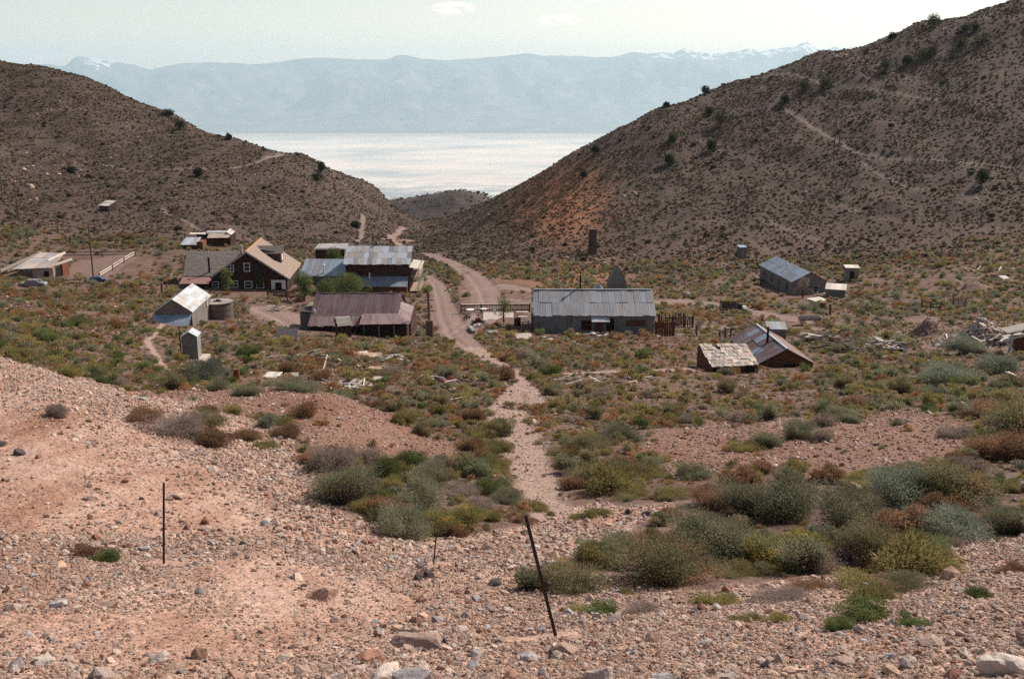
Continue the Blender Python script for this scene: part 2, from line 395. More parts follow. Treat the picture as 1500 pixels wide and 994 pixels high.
grid_mesh('ground', quads[~(froad | fpath | fm | fm2 | fhill)])

# ------------------------------------------------------------------ the far country
def sheet(name, X_, Y_, Z_, m, extra=None):
    r, c = X_.shape; idx = np.arange(r * c).reshape(r, c)
    q = np.stack([idx[:-1, :-1], idx[:-1, 1:], idx[1:, 1:], idx[1:, :-1]], -1).reshape(-1, 4)
    me = bpy.data.meshes.new(name)
    me.from_pydata(np.stack([X_, Y_, Z_], -1).reshape(-1, 3).tolist(), [], q.tolist())
    me.polygons.foreach_set('use_smooth', np.ones(len(q), bool))
    for k, a in (extra or {}).items():
        at = me.attributes.new(k, 'FLOAT', 'POINT'); at.data.foreach_set('value', a.reshape(-1).astype(np.float32))
    me.materials.append(m); o = bpy.data.objects.new(name, me); COL.objects.link(o); o['kind'] = 'structure'; return o
# rounded hill beyond the notch
hx, hy = np.meshgrid(np.linspace(-330, 160, 170), np.linspace(560, 1100, 90))
pk = [P(670, 274, 800), P(640, 279, 800), P(600, 286, 800), P(560, 291, 800), P(700, 279, 800), P(712, 284, 800), P(730, 296, 800), P(500, 300, 800), P(780, 320, 800)]
pk = sorted((a[0], a[2]) for a in pk)
crest = np.interp(hx, [a[0] for a in pk], [a[1] for a in pk])
hz = crest - 1.2 - .42 * np.abs(hy - 800) - .0004 * (hy - 800) ** 2 + 3.5 * fbm(hx, hy, 4, 1 / 50.0) * sstep(0, 60, np.abs(hy - 800)) + .35 * fbm(hx, hy, 4, 1 / 9.0)
th_ = NT('far_hill_ground', .95); p = th_.pos()
c_ = th_.ramp(th_.noise(p, .08, 7, .65), [(.3, (.045, .036, .034)), (.55, (.09, .068, .062)), (.75, (.13, .10, .09))])
c_ = th_.mix(th_.math('MULTIPLY', th_.math('GREATER_THAN', th_.noise(p, .5, 4, .7), .54), .6), c_, (.07, .07, .05))
far_hill = sheet('hill', hx, hy, hz, th_.done(c_, th_.bump(th_.noise(p, .25, 6), .6, 1.5)))
LZ = -1400.0
tl = NT('salt_flat', .95); p = tl.pos()
pm = tl.mapping(p, (.85, 1.1, 1.0), (0, 0, math.radians(7)))
b1 = tl.noise(pm, .00055, 6, .6); b2 = tl.noise(pm, .0018, 5, .6)
c_ = tl.ramp(b1, [(.32, (.38, .36, .34)), (.43, (.58, .52, .46)), (.56, (.76, .62, .51)), (.70, (.88, .71, .59))])
c_ = tl.mix(tl.math('MULTIPLY', tl.math('GREATER_THAN', b2, .60), .30), c_, (.42, .40, .37))
sy_ = tl.node('ShaderNodeSeparateXYZ'); tl.l.new(p, sy_.inputs[0])
nearf = tl.node('ShaderNodeMapRange'); tl.l.new(sy_.outputs[1], nearf.inputs[0]); nearf.inputs[1].default_value = 15500; nearf.inputs[2].default_value = 12500
near_c = tl.ramp(tl.noise(pm, .0016, 7, .7), [(.38, (.10, .13, .16)), (.50, (.32, .31, .30)), (.60, (.70, .64, .57))])
c_ = tl.mix(nearf.outputs[0], c_, near_c)
farf = tl.node('ShaderNodeMapRange'); tl.l.new(tl.math('ADD', sy_.outputs[1], tl.math('MULTIPLY', tl.noise(p, .0004, 3), 2600)), farf.inputs[0]); farf.inputs[1].default_value = 25500; farf.inputs[2].default_value = 30500
c_ = tl.mix(farf.outputs[0], c_, (.25, .20, .16))
lx, ly = np.meshgrid(np.linspace(-46000, 46000, 40), np.linspace(1500, 47500, 40))
sheet('salt_flat', lx, ly, np.full(lx.shape, LZ), tl.done(c_, None))
# the range across the valley
SKY = [(-700,110),(-300,105),(0,112),(60,100),(82,95),(105,93),(118,97),(128,97),(142,84),(152,83),(165,87),(185,90),(205,92),(225,96),(245,103),(270,97),(290,93),(330,92),(360,92),(390,95),(430,90),(470,85),(510,86),(560,88),(580,86),(590,81),(605,81),(625,87),(660,89),(700,86),(740,83),(770,78),(790,82),(830,82),(850,83),(890,84),(915,77),(940,79),(960,76),(975,78),(988,71),(1000,76),(1030,79),(1060,76),(1080,72),(1095,75),(1110,73),(1130,70),(1145,66),(1160,62),(1170,72),(1185,74),(1195,69),(1210,72),(1225,68),(1240,70),(1300,76),(1500,70),(1800,80),(2300,90)]
mu, mv = np.meshgrid(np.linspace(-1.15, 1.15, 620), np.linspace(0, 1, 110))
my = 28600 + mv * 16500; mx = mu * my
rid = np.interp(750 + mu * FPX * .985, [a for a, b in SKY], [b for a, b in SKY])
CR = .62                                          # where along the sheet the crest lies
yc = 28600 + CR * 16500
tanv = -np.tan(TH + np.arctan((rid - 497) / FPX)); zc = tanv * yc
rise = np.where(mv < CR, (mv / CR) ** 1.75, 1 - (mv - CR) / (1 - CR) * .55)
rg = 1 - np.abs(fbm(mx, my * .55, 5, 1 / 5200.0, .55)) * 1.7
rg2 = fbm(mx, my, 4, 1 / 1500.0, .55)
env = np.sin(np.clip(mv / CR, 0, 1) * math.pi) ** .8
mz = LZ + (zc - LZ) * rise + env * ((rg - .62) * 1300 + rg2 * 380) * sstep(.12, .5, mv)
# a lower front range left of centre
fr = np.exp(-((mv - .36) / .10) ** 2); frc = np.interp(750 + mu * FPX * .985, [-700,100,180,245,330,430,600,770,900,1200,2200], [0,0,0,160,700,650,500,380,350,300,300])
mz = np.maximum(mz, LZ - 200); mz = mz + fr * frc * .75
cap = zc - 60 - np.abs(mv - CR) * 2600
mz = np.where(np.abs(mv - CR) > .012, np.minimum(mz, (zc * my / yc) - 60 - 500 * np.abs(mv - CR)), zc + 40 * fbm(mx, my, 3, 1 / 700.0))
snow = np.maximum(np.exp(-((750 + mu * FPX - 165) / 55) ** 2), sstep(905, 960, 750 + mu * FPX)) * sstep(zc - 900, zc - 100, mz)
mt = NT('mountain_rock', .95); p = mt.pos()
c_ = mt.ramp(mt.noise(p, .0012, 6, .6), [(.3, (.03, .045, .045)), (.5, (.09, .09, .08)), (.68, (.20, .18, .16))])
sn = mt.math('GREATER_THAN', mt.math('MULTIPLY', mt.attr('snow'), mt.noise(mt.mapping(p, (1, 1, .35)), .0030, 6, .7)), .50)
c_ = mt.mix(sn, c_, (.80, .79, .76))
sheet('mountain_range', mx, my, mz, mt.done(c_, mt.bump(mt.noise(p, .002, 6), .6, 300)), {'snow': snow})
# the air of the valley
hv = bpy.data.materials.new('haze'); hv.use_nodes = True; nn = hv.node_tree.nodes; nn.remove(nn['Principled BSDF'])
pv = nn.new('ShaderNodeVolumePrincipled'); pv.inputs['Color'].default_value = (.66, .87, .99, 1)
pv.inputs['Density'].default_value = HAZE_D = 3.3e-5; pv.inputs['Anisotropy'].default_value = 0.22
hv.node_tree.links.new(pv.outputs[0], nn['Material Output'].inputs['Volume'])
def boxmesh(name, lo, hi):
    v = [(x, y, z) for z in (lo[2], hi[2]) for y in (lo[1], hi[1]) for x in (lo[0], hi[0])]
    f = [(0, 2, 3, 1), (4, 5, 7, 6), (0, 1, 5, 4), (2, 6, 7, 3), (0, 4, 6, 2), (1, 3, 7, 5)]
    me = bpy.data.meshes.new(name); me.from_pydata(v, [], f); return me
hb = bpy.data.objects.new('haze', boxmesh('haze', (-56000, -400, LZ - 250), (56000, 50500, float(mz.max()) + 60)))
hb.data.materials.append(hv); COL.objects.link(hb); hb['kind'] = 'stuff'
# ------------------------------------------------------------------ materials of built things
def wood(name, c1, c2, axis='z', stain=.5, board=0.0):
    t = NT(name, .88); p = t.obj()
    sc = {'z': (9, 9, .7), 'x': (.7, 9, 9), 'y': (9, .7, 9)}[axis]
    rnd = t.node('ShaderNodeObjectInfo').outputs['Random']
    v = t.noise(t.mapping(p, sc), 1.6, 5, .65)
    c = t.mix(t.ramp(v, [(.3, (0, 0, 0)), (.7, (1, 1, 1))]), c1, c2)
    k = t.math('MULTIPLY_ADD', rnd, .5, .75)
    w = t.node('ShaderNodeCombineXYZ')
    for i in range(3): t.l.new(k, w.inputs[i])
    c = t.mix(1.0, c, w.outputs[0], 'MULTIPLY')
    c = t.mix(t.math('MULTIPLY', t.noise(p, .7, 4, .6), stain), c, tuple(.55 * a for a in c1))
    return t.done(c, t.bump(v, .5, .03))
def metal(name, c, rust=(.23, .10, .06), amount=.3, rough=.5, met=.25, rib=0.22, axis=0, var=.28):
    t = NT(name, rough); p = t.obj(); rnd = t.node('ShaderNodeObjectInfo').outputs['Random']
    k = t.math('MULTIPLY_ADD', rnd, var, 1 - var / 2)
    w = t.node('ShaderNodeCombineXYZ')
    for i in range(3): t.l.new(k, w.inputs[i])
    col = t.mix(1.0, c, w.outputs[0], 'MULTIPLY')
    st = t.noise(t.mapping(p, (3.2, .5, .5) if axis == 0 else (.5, 3.2, .5)), .9, 6, .65)
    st2 = t.noise(p, .45, 4, .6)
    f = t.math('MULTIPLY', t.math('SUBTRACT', t.math('ADD', st, t.math('MULTIPLY', st2, .6)), 1.0 - .5 * amount), 5.0, None, True)
    col = t.mix(t.math('MULTIPLY', f, min(1, .35 + amount)), col, rust)
    pale = t.math('MULTIPLY', t.math('GREATER_THAN', t.noise(t.mapping(p, (6, 1.2, 1.2)), 1.0, 4, .6), .60), .35)
    col = t.mix(pale, col, tuple(min(.8, a * 1.35) for a in c))
    s = t.node('ShaderNodeSeparateXYZ'); t.l.new(p, s.inputs[0])
    wv = t.math('SINE', t.math('MULTIPLY', s.outputs[axis], 2 * math.pi / rib))
    return t.done(col, t.bump(wv, .28, .012, t.bump(st, .2, .02)), None, met)
def plain(name, c, rough=.8, var=.15, sc=3.0, met=0.0):
    t = NT(name, rough); p = t.obj()
    n_ = t.noise(p, sc, 5, .65)
    return t.done(t.mix(n_, tuple(a * (1 - var * 2) for a in c), tuple(min(.9, a * (1 + var * 2)) for a in c)), t.bump(n_, .3, .02), None, met)
M = dict(
    galv=metal('galvanised_sheet', (.27, .285, .31), (.25, .16, .11), .42), galv_blue=metal('galvanised_sheet_blue', (.27, .33, .41), (.17, .13, .12), .35),
    galv_white=metal('galvanised_sheet_pale', (.50, .52, .55), (.30, .20, .16), .35, .42), tin=metal('old_tin', (.42, .42, .41), (.36, .27, .21), .5),
    purple=metal('weathered_painted_tin', (.135, .092, .098), (.10, .05, .045), .5, .6, .1, .3, 0, .3), purple_light=metal('weathered_painted_tin_pale', (.235, .165, .165), (.17, .08, .07), .45, .6, .1, .3, 0, .3),
    rusttin=metal('rusty_purple_tin', (.20, .185, .215), (.15, .07, .05), .7), galv_wall=metal('galvanised_wall', (.19, .20, .20), (.13, .09, .075), .4, .6, .15),
    blue_roof=metal('bluish_tin_roof', (.25, .29, .34), (.15, .13, .13), .4, .5, .2),
    brown=wood('dark_brown_boards', (.045, .022, .018), (.09, .045, .035), 'z'), red=wood('red_brown_boards', (.13, .045, .025), (.23, .09, .05), 'z'),
    grey=wood('grey_boards', (.17, .145, .13), (.30, .265, .24), 'z'), greyx=wood('grey_planks', (.25, .215, .19), (.47, .42, .37), 'x', .25),
    pale=wood('bleached_planks', (.50, .44, .38), (.74, .68, .60), 'x', .2), tan=wood('tan_planks', (.36, .25, .17), (.56, .42, .32), 'x', .3),
    charred=wood('dark_planks', (.05, .038, .032), (.12, .09, .08), 'x'), bunk=wood('bunkhouse_boards', (.15, .135, .12), (.24, .215, .19), 'z', .35),
    shingle=wood('grey_shingles', (.15, .12, .105), (.29, .25, .225), 'y', .3), shingle_tan=wood('tan_shingles', (.24, .175, .14), (.39, .30, .245), 'y', .3),
    orange=wood('new_fascia', (.42, .20, .09), (.60, .32, .16), 'x', .1), white=plain('white_paint', (.72, .70, .65), .7, .08),
    patch=wood('patched_boards', (.34, .25, .20), (.58, .46, .38), 'x', .25), stucco=plain('pale_plaster', (.45, .38, .33)),
    glass=plain('window_glass', (.03, .035, .04), .12, .1), black=plain('black_iron', (.02, .018, .018), .6, .2, 6, .3), rust=plain('rust', (.16, .055, .03), .85, .35, 5),
    concrete=plain('concrete', (.50, .42, .36), .9, .12), brick=plain('sooty_brick', (.12, .07, .055), .9, .3, 1.5), post=wood('weathered_pole', (.12, .075, .055), (.20, .13, .10), 'z'),
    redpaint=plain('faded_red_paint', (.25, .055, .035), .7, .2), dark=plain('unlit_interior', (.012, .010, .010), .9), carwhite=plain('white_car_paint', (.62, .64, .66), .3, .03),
    carblue=plain('blue_car_paint', (.035, .06, .13), .3, .05), rubber=plain('rubber', (.02, .02, .02), .8), plastic=plain('white_plastic', (.78, .78, .76), .5, .03),
    cardark=plain('dull_black_truck_paint', (.03, .028, .028), .6, .3), greyshade=plain('grey_metal', (.22, .22, .22), .6, .2, 2, .2), bandwood=wood('water_tank_staves', (.14, .12, .11), (.21, .19, .175), 'z'),
)
def mesh_obj(name, verts, faces, mat, parent=None, smooth=False, stuff=False):
    me = bpy.data.meshes.new(name); me.from_pydata([tuple(v) for v in verts], [], faces)
    if smooth: me.polygons.foreach_set('use_smooth', np.ones(len(faces), bool))
    me.materials.append(mat); o = bpy.data.objects.new(name, me); COL.objects.link(o)
    if parent is not None: o.parent = parent
    if stuff: o['kind'] = 'stuff'
    return o
class MB:
    def __init__(s): s.v = []; s.f = []
    def add(s, v, f):
        n = len(s.v); s.v += [tuple(a) for a in v]; s.f += [tuple(n + i for i in q) for q in f]
    def box(s, lo, hi, mtx=None):
        v = [Vector((x, y, z)) for z in (lo[2], hi[2]) for y in (lo[1], hi[1]) for x in (lo[0], hi[0])]
        if mtx is not None: v = [mtx @ a for a in v]
        s.add(v, [(0, 2, 3, 1), (4, 5, 7, 6), (0, 1, 5, 4), (2, 6, 7, 3), (0, 4, 6, 2), (1, 3, 7, 5)])
    def slab(s, q, th, n=None):
        """closed plate on four corners (counter-clockwise seen from outside), thickness inward"""
        q = [Vector(a) for a in q]
        if n is None: n = (q[2] - q[0]).cross(q[3] - q[1]).normalized()
        lo = [a - n * th for a in q]
        s.add(q + lo, [(0, 1, 2, 3), (7, 6, 5, 4), (0, 4, 5, 1), (1, 5, 6, 2), (2, 6, 7, 3), (3, 7, 4, 0)])
    def rod(s, a, b, r, r2=None, k=6):
        a = Vector(a); b = Vector(b); r2 = r if r2 is None else r2
        d = (b - a).normalized(); t = d.orthogonal().normalized(); w = d.cross(t)
        v = []
        for c, rr in ((a, r), (b, r2)):
            for i in range(k):
                g = 2 * math.pi * i / k; v.append(c + t * math.cos(g) * rr + w * math.sin(g) * rr)
        s.add(v, [(i, (i + 1) % k, k + (i + 1) % k, k + i) for i in range(k)] + [tuple(range(k))[::-1], tuple(range(k, 2 * k))])
    def beam(s, a, b, w, h):
        """rectangular bar from a to b"""
        a = Vector(a); b = Vector(b); d = (b - a).normalized(); up = Vector((0, 0, 1))
        if abs(d.z) > .95: up = Vector((0, 1, 0))
        r = d.cross(up).normalized(); u = r.cross(d)
        v = [c + r * sx * w / 2 + u * sz * h / 2 for c in (a, b) for sz in (-1, 1) for sx in (-1, 1)]
        s.add(v, [(0, 2, 3, 1), (4, 5, 7, 6), (0, 1, 5, 4), (2, 6, 7, 3), (0, 4, 6, 2), (1, 3, 7, 5)])
    def obj(s, name, mat, parent=None, smooth=False, stuff=False): return mesh_obj(name, s.v, s.f, mat, parent, smooth, stuff)
USED_LABELS = {}
def tag(o, label, cat, group=None):
    o['label'] = label; o['category'] = cat
    if group: o['group'] = group
    USED_LABELS[label] = 1
    return o
def thing(name, label, cat, loc, rz=0.0, group=None, tilt=(0, 0)):
    o = bpy.data.objects.new(name, None); COL.objects.link(o); o.empty_display_size = .2
    o.location = loc; o.rotation_euler = (tilt[0], tilt[1], rz); return tag(o, label, cat, group)
def bil(q, u, v):
    a, b, c, d = q
    return (a * (1 - u) + b * u) * (1 - v) + (d * (1 - u) + c * u) * v
def pieces(parent, name, mat, quad, nu, nv, th=.02, gap=.0, jit=.0, lift=.0, joined=False, mats=None, shift=False, skip=0.0, ragged=0.0):
    """plates tiling a quad: nu along its first edge, nv up it; each its own object, or one joined part"""
    q = [Vector(a) for a in quad]; n = (q[2] - q[0]).cross(q[3] - q[1]).normalized(); mb = MB(); objs = []
    for j in range(nv):
        for i in range(nu):
            if R.random() < skip: continue
            off = (.5 / nu if shift and j % 2 else 0)
            u0, u1 = max(0, i / nu - off), min(1, (i + 1) / nu - off); v0, v1 = j / nv, (j + 1) / nv
            if i == nu - 1 and off: u1 = 1
            g = gap; l = R.uniform(0, lift)
            cs = [bil(q, u0, v0), bil(q, u1, v0), bil(q, u1, v1), bil(q, u0, v1)]
            cen = sum(cs, Vector()) / 4
            eu = (cs[1] - cs[0]).normalized(); ev = (cs[3] - cs[0]).normalized()
            sg = [(-1, -1), (1, -1), (1, 1), (-1, 1)]
            cs = [c - eu * a * g - ev * b * g + n * (l + th) + eu * R.uniform(-jit, jit) + ev * (R.uniform(-jit, jit) + (R.uniform(-ragged, ragged) if b < 0 and j == 0 else 0)) for c, (a, b) in zip(cs, sg)]
            lapn = n * (.012 if nv > 1 else 0)
            cs[0] = cs[0] + lapn; cs[1] = cs[1] + lapn
            if joined: mb.slab(cs, th, n)
            else:
                m = MB(); m.slab(cs, th, n); objs.append(m.obj(name, R.choice(mats) if mats else mat, parent))
    if joined: return mb.obj(name, mat, parent, stuff=True)
    return objs
def gable_shell(parent, L, W, hw, hr, mat, down=1.6, name='wall'):
    x, y = L / 2, W / 2
    v = [(-x, -y, -down), (x, -y, -down), (x, y, -down), (-x, y, -down), (-x, -y, hw), (x, -y, hw), (x, y, hw), (-x, y, hw), (-x, 0, hr), (x, 0, hr)]
    f = [(3, 2, 1, 0), (0, 1, 5, 4), (2, 3, 7, 6), (0, 4, 8, 7, 3), (1, 2, 6, 9, 5), (4, 5, 9, 8), (7, 8, 9, 6)]
    return mesh_obj(name, v, f, mat, parent)
def gable_siding(parent, L, W, hw, hr, mat, w=.3, faces=('-y', '+y', '-x', '+x'), th=.03):
    """vertical boards on the walls, real relief, joined: too narrow to pick apart"""
    mb = MB()
    def col(a, b, z1a, z1b, n):
        n = Vector(n); j = R.uniform(.004, th)
        mb.slab([Vector(a) + n * j, Vector(b) + n * j, Vector((b[0], b[1], z1b)) + n * j, Vector((a[0], a[1], z1a)) + n * j], th + j * .5, n)
    for s in (-1, 1):
        if ('-y' if s < 0 else '+y') in faces:
            k = max(2, int(L / w)); e = np.linspace(-L / 2, L / 2, k + 1) * (-s)
            for a, b in zip(e[:-1], e[1:]): col((a, s * W / 2, -.9), (b * 1, s * W / 2, -.9), hw - .02, hw - .02, (0, s, 0))
        if ('-x' if s < 0 else '+x') in faces:
            k = max(2, int(W / w)); k += k % 2; e = np.linspace(-W / 2, W / 2, k + 1) * s
            z = lambda t: hw + (hr - hw) * (1 - abs(t) / (W / 2)) - .05
            for a, b in zip(e[:-1], e[1:]): col((s * L / 2, a, -.9), (s * L / 2, b, -.9), z(a), z(b), (s, 0, 0))
    return mb.obj('siding', mat, parent, stuff=True)
def roof_quads(L, W, hw, hr, og, oe):
    """the two slopes; og overhang past the gables, oe past the eaves"""
    x = L / 2 + og; sl = (hr - hw) / (W / 2); ze = hw - sl * oe; y = W / 2 + oe
    front = [(-x, -y, ze), (x, -y, ze), (x, 0, hr), (-x, 0, hr)]
    back = [(x, y, ze), (-x, y, ze), (-x, 0, hr), (x, 0, hr)]
    return front, back
def on_wall(face, L, W, u, z):
    """frame on a wall: origin, right vector, outward normal; u metres from the wall's middle, to the right as seen from outside"""
    if face == '-y': return Vector((u, -W / 2, z)), Vector((1, 0, 0)), Vector((0, -1, 0))
    if face == '+y': return Vector((-u, W / 2, z)), Vector((-1, 0, 0)), Vector((0, 1, 0))
    if face == '-x': return Vector((-L / 2, -u, z)), Vector((0, -1, 0)), Vector((-1, 0, 0))
    return Vector((L / 2, u, z)), Vector((0, 1, 0)), Vector((1, 0, 0))
def window(parent, face, L, W, u, z, w, h, frame='white', pane='glass', name='window', bars=1, fw=.11):
    o, r, n = on_wall(face, L, W, u, z); up = Vector((0, 0, 1)); o = o + n * .05
    mb = MB()
    def bar(a0, a1, b0, b1, t=.05):
        mb.slab([o + r * a0 + up * b0 + n * t, o + r * a1 + up * b0 + n * t, o + r * a1 + up * b1 + n * t, o + r * a0 + up * b1 + n * t], t, n)
    bar(-w / 2 - fw, w / 2 + fw, -fw, 0); bar(-w / 2 - fw, w / 2 + fw, h, h + fw); bar(-w / 2 - fw, -w / 2, 0, h); bar(w / 2, w / 2 + fw, 0, h)
    for k in range(bars): bar(-w / 2, w / 2, h * (k + 1) / (bars + 1) - .03, h * (k + 1) / (bars + 1) + .03, .035)
    f = mb.obj(name, M[frame], parent)
    m2 = MB(); m2.slab([o + r * (-w / 2) + n * .012, o + r * (w / 2) + n * .012, o + r * (w / 2) + up * h + n * .012, o + r * (-w / 2) + up * h + n * .012], .03, n)
    m2.obj('pane', M[pane], f); return f
def door(parent, face, L, W, u, z, w, h, mat='brown', frame='grey', knob=True):
    o, r, n = on_wall(face, L, W, u, z); up = Vector((0, 0, 1)); o = o + n * .05; mb = MB()
    for a0, a1, b0, b1 in ((-w / 2 - .1, -w / 2, 0, h + .1), (w / 2, w / 2 + .1, 0, h + .1), (-w / 2, w / 2, h, h + .1)):
        mb.slab([o + r * a0 + up * b0 + n * .04, o + r * a1 + up * b0 + n * .04, o + r * a1 + up * b1 + n * .04, o + r * a0 + up * b1 + n * .04], .05, n)
    m2 = MB()
    for k in range(4):
        a0, a1 = -w / 2 + w * k / 4 + .006, -w / 2 + w * (k + 1) / 4 - .006
        m2.slab([o + r * a0 + n * .015, o + r * a1 + n * .015, o + r * a1 + up * h + n * .015, o + r * a0 + up * h + n * .015], .03, n)
    d = m2.obj('door', M[mat], parent); mb.obj('door_frame', M[frame], d)
    if knob:
        m3 = MB(); m3.rod(o + r * (w * .38) + up * (h * .48), o + r * (w * .38) + up * (h * .48) + n * .09, .03); m3.obj('handle', M['black'], d)
    return d
def pipe(parent, a, h, r=.1, cap=True, mat='black', name='stovepipe'):
    mb = MB(); a = Vector(a); mb.rod(a, a + Vector((0, 0, h)), r, k=8)
    o = mb.obj(name, M[mat], parent)
    if cap:
        m = MB(); m.rod(a + Vector((0, 0, h + .06)), a + Vector((0, 0, h + .26)), r * 2.1, r * .3, 8); m.rod(a + Vector((0, 0, h - .02)), a + Vector((0, 0, h + .08)), r * .25, k=4)
        m.obj('rain_cap', M[mat], o)
    return o
def fit(obs, rot, L, W, hw, hr, at, fixed=()):
    """size, place and turn of a gabled building whose corners are known in the photograph"""
    g = ground(*at, 60)
    p = np.array([g.x, g.y, math.radians(rot), L, W, hw, hr], float); p0 = p.copy()
    sc = np.array([2, 2, 3., 2, 2, 1., 1.])
    zoff = 0
    def res(p):
        x, y, r, L_, W_, a, b = p; z = H(x, y, False)[0]
        o = []
        for k, sx, sy, px, py in obs:
            lx, ly = sx * L_ / 2, sy * W_ / 2; h = 0 if k == 'b' else a
            if k == 'r': ly = 0; h = b
            wx = x + lx * math.cos(r) - ly * math.sin(r); wy = y + lx * math.sin(r) + ly * math.cos(r)
            qx, qy = proj(np.array(wx), np.array(wy), np.array(z + h)); wt = .35 if k == 'b' else 1
            o += [(qx - px) * wt, (qy - py) * wt]
        return np.array(o + list((p - p0) / sc * .55))
    for it in range(25):
        r0 = res(p); J = np.zeros((len(r0), 7))
        for i in range(7):
            d = p.copy(); d[i] += 1e-3; J[:, i] = (res(d) - r0) / 1e-3
        st = np.linalg.solve(J.T @ J + 1e-3 * np.eye(7), -J.T @ r0); p = p + np.clip(st, -4, 4) * .8
    if FITLOG: print('FIT', at, np.round(p, 2), 'z', round(gz(p[0], p[1]), 2), 'res', round(float(np.abs(res(p)).max()), 2))
    return p
FITLOG = True
# ------------------------------------------------------------------ buildings
def base_z(x, y, L, W, r):
    pts = [(x + a * L / 2 * math.cos(r) - b * W / 2 * math.sin(r), y + a * L / 2 * math.sin(r) + b * W / 2 * math.cos(r)) for a in (-1, 0, 1) for b in (-1, 0, 1)]
    return [gz(*q) for q in pts]
def frontal(pxl, pxr, base, eave, ridge, dep, name, label, cat, y0=60, rz=0.0, Y=None):
    """building whose long side faces the camera: from the photo's rows and columns"""
    g = ground((pxl + pxr) / 2, base, y0)
    if Y: g = Vector(P((pxl + pxr) / 2, base, Y))
    L = (P(pxr, base, g.y)[0] - P(pxl, base, g.y)[0]); hw = P(750, eave, g.y)[2] - g.z; hr = P(750, ridge, g.y + dep / 2)[2] - g.z
    t = thing(name, label, cat, (g.x, g.y + dep / 2, g.z), rz)
    if FITLOG: print('FRONTAL', label, 'Y', round(g.y, 1), 'L', round(L, 2), 'hw', round(hw, 2), 'hr', round(hr, 2))
    return t, L, dep, hw, hr, g
M['oldred'] = plain('very_faded_red_paint', (.13, .045, .035), .8, .3)
# --- J: long corrugated storehouse
t, L, W, hw, hr, g = frontal(782, 958, 487, 460.5, 424, 8.0, 'storehouse', 'long grey corrugated-iron storehouse with a tall stovepipe beside the terrace', 'storehouse')
gable_shell(t, L, W, hw, hr - .06, M['galv_wall'])
pieces(t, 'wall_sheet', M['galv_wall'], [(-L / 2, -W / 2, -.8), (L / 2, -W / 2, -.8), (L / 2, -W / 2, hw - .03), (-L / 2, -W / 2, hw - .03)], 20, 1, .015, .0, .0, .03)
fr, bk = roof_quads(L, W, hw, hr, .12, .25)
pieces(t, 'roof_sheet', M['galv'], fr, 19, 2, .02, -.01, .03, .06, ragged=.12)
pieces(t, 'roof_sheet', M['galv'], bk, 6, 1, .02, -.01)
mb = MB(); mb.beam((-L / 2, 0, hr + .05), (L / 2, 0, hr + .05), .4, .05); mb.obj('ridge_cap', M['galv'], t)
pipe(t, (-L / 2 + .40 * L, .35, hr - .4), 2.1, .11)
door(t, '-y', L, W, L * (.635 - .5), -.1, 1.0, 2.0, 'dark'); door(t, '-y', L, W, L * (.54 - .5), 0, 1.1, 1.5, 'oldred')
window(t, '-y', L, W, L * (.435 - .5), .45, 1.15, 1.1, 'red', 'dark'); 
o_, r_, n_ = on_wall('-y', L, W, L * (.55 - .5), hw - .5)
mb = MB(); mb.slab([o_ + Vector((-1.15, -.9, -.25)), o_ + Vector((1.15, -.9, -.25)), o_ + Vector((1.15, -.02, .28)), o_ + Vector((-1.15, -.02, .28))], .04); a_ = mb.obj('awning', M['galv_white'], t)
for s in (-1, 1):
    mb = MB(); mb.beam(o_ + Vector((s * 1.05, -.85, -.3)), o_ + Vector((s * 1.05, 0, -1.0)), .06, .06); mb.obj('bracket', M['grey'], a_)
mb = MB(); q = on_wall('-y', L, W, L * (.845 - .5), .9)[0]; mb.box(q + Vector((-1.2, -.09, 0)), q + Vector((1.2, -.045, .75))); mb.obj('painted_board', M['oldred'], t)
mb = MB(); mb.box((-L / 2 - .35, -W / 2 - .1, -1), (-L / 2 - .04, -W / 2 + .25, hw + .2)); mb.obj('corner_post', M['charred'], t)
mb = MB(); mb.slab([(-L / 2 - .3, -.6, hr - .6), (-L / 2 + .05, -.6, hr - .6), (-L / 2 + .05, -.6, hr + .45), (-L / 2 - .3, -.6, hr + .45)], .1); mb.obj('gable_board', M['pale'], t); mb = MB(); mb.slab([(-L / 2 - .35, -W / 2 + .6, hw), (-L / 2 - .03, -W / 2 + .6, hw), (-L / 2 - .03, -W / 2 + .6, hw + .9), (-L / 2 - .35, -W / 2 + .6, hw + .9)], .1); mb.obj('gable_board', M['pale'], t)
STORE = (g, L, W, hw, hr)
# --- H: two-storey hotel
t, L, W, hw, hr, g = frontal(508, 600, 428, 384.5, 360.5, 8.0, 'hotel', 'two-storey brown hotel with a pale patched tin roof and a low blue tin porch roof', 'hotel', 60)
HOT = g
gable_shell(t, L, W, hw, hr - .08, M['brown']); gable_siding(t, L, W, hw, hr, M['brown'], .3, ('-y', '+x'))
fr, bk = roof_quads(L, W, hw, hr, .35, .5)
pieces(t, 'roof_sheet', M['galv_white'], fr, 14, 3, .02, -.005, .02, .04, ragged=.12, mats=[M['galv_white'], M['galv_white'], M['galv'], M['tin']]); pieces(t, 'roof_sheet', M['galv'], bk, 5, 1, .02)
pipe(t, (-L * .06, .3, hr - .3), .9, .12)
for u in (-.32, .30): window(t, '-y', L, W, L * u, hw * .5, .8, 1.0, 'brown')
window(t, '-y', L, W, L * -.06, hw * .36, 1.0, .8, 'blue_roof' if 0 else 'galv_blue'); window(t, '-y', L, W, L * .13, hw * .36, 1.0, .8, 'galv_blue')
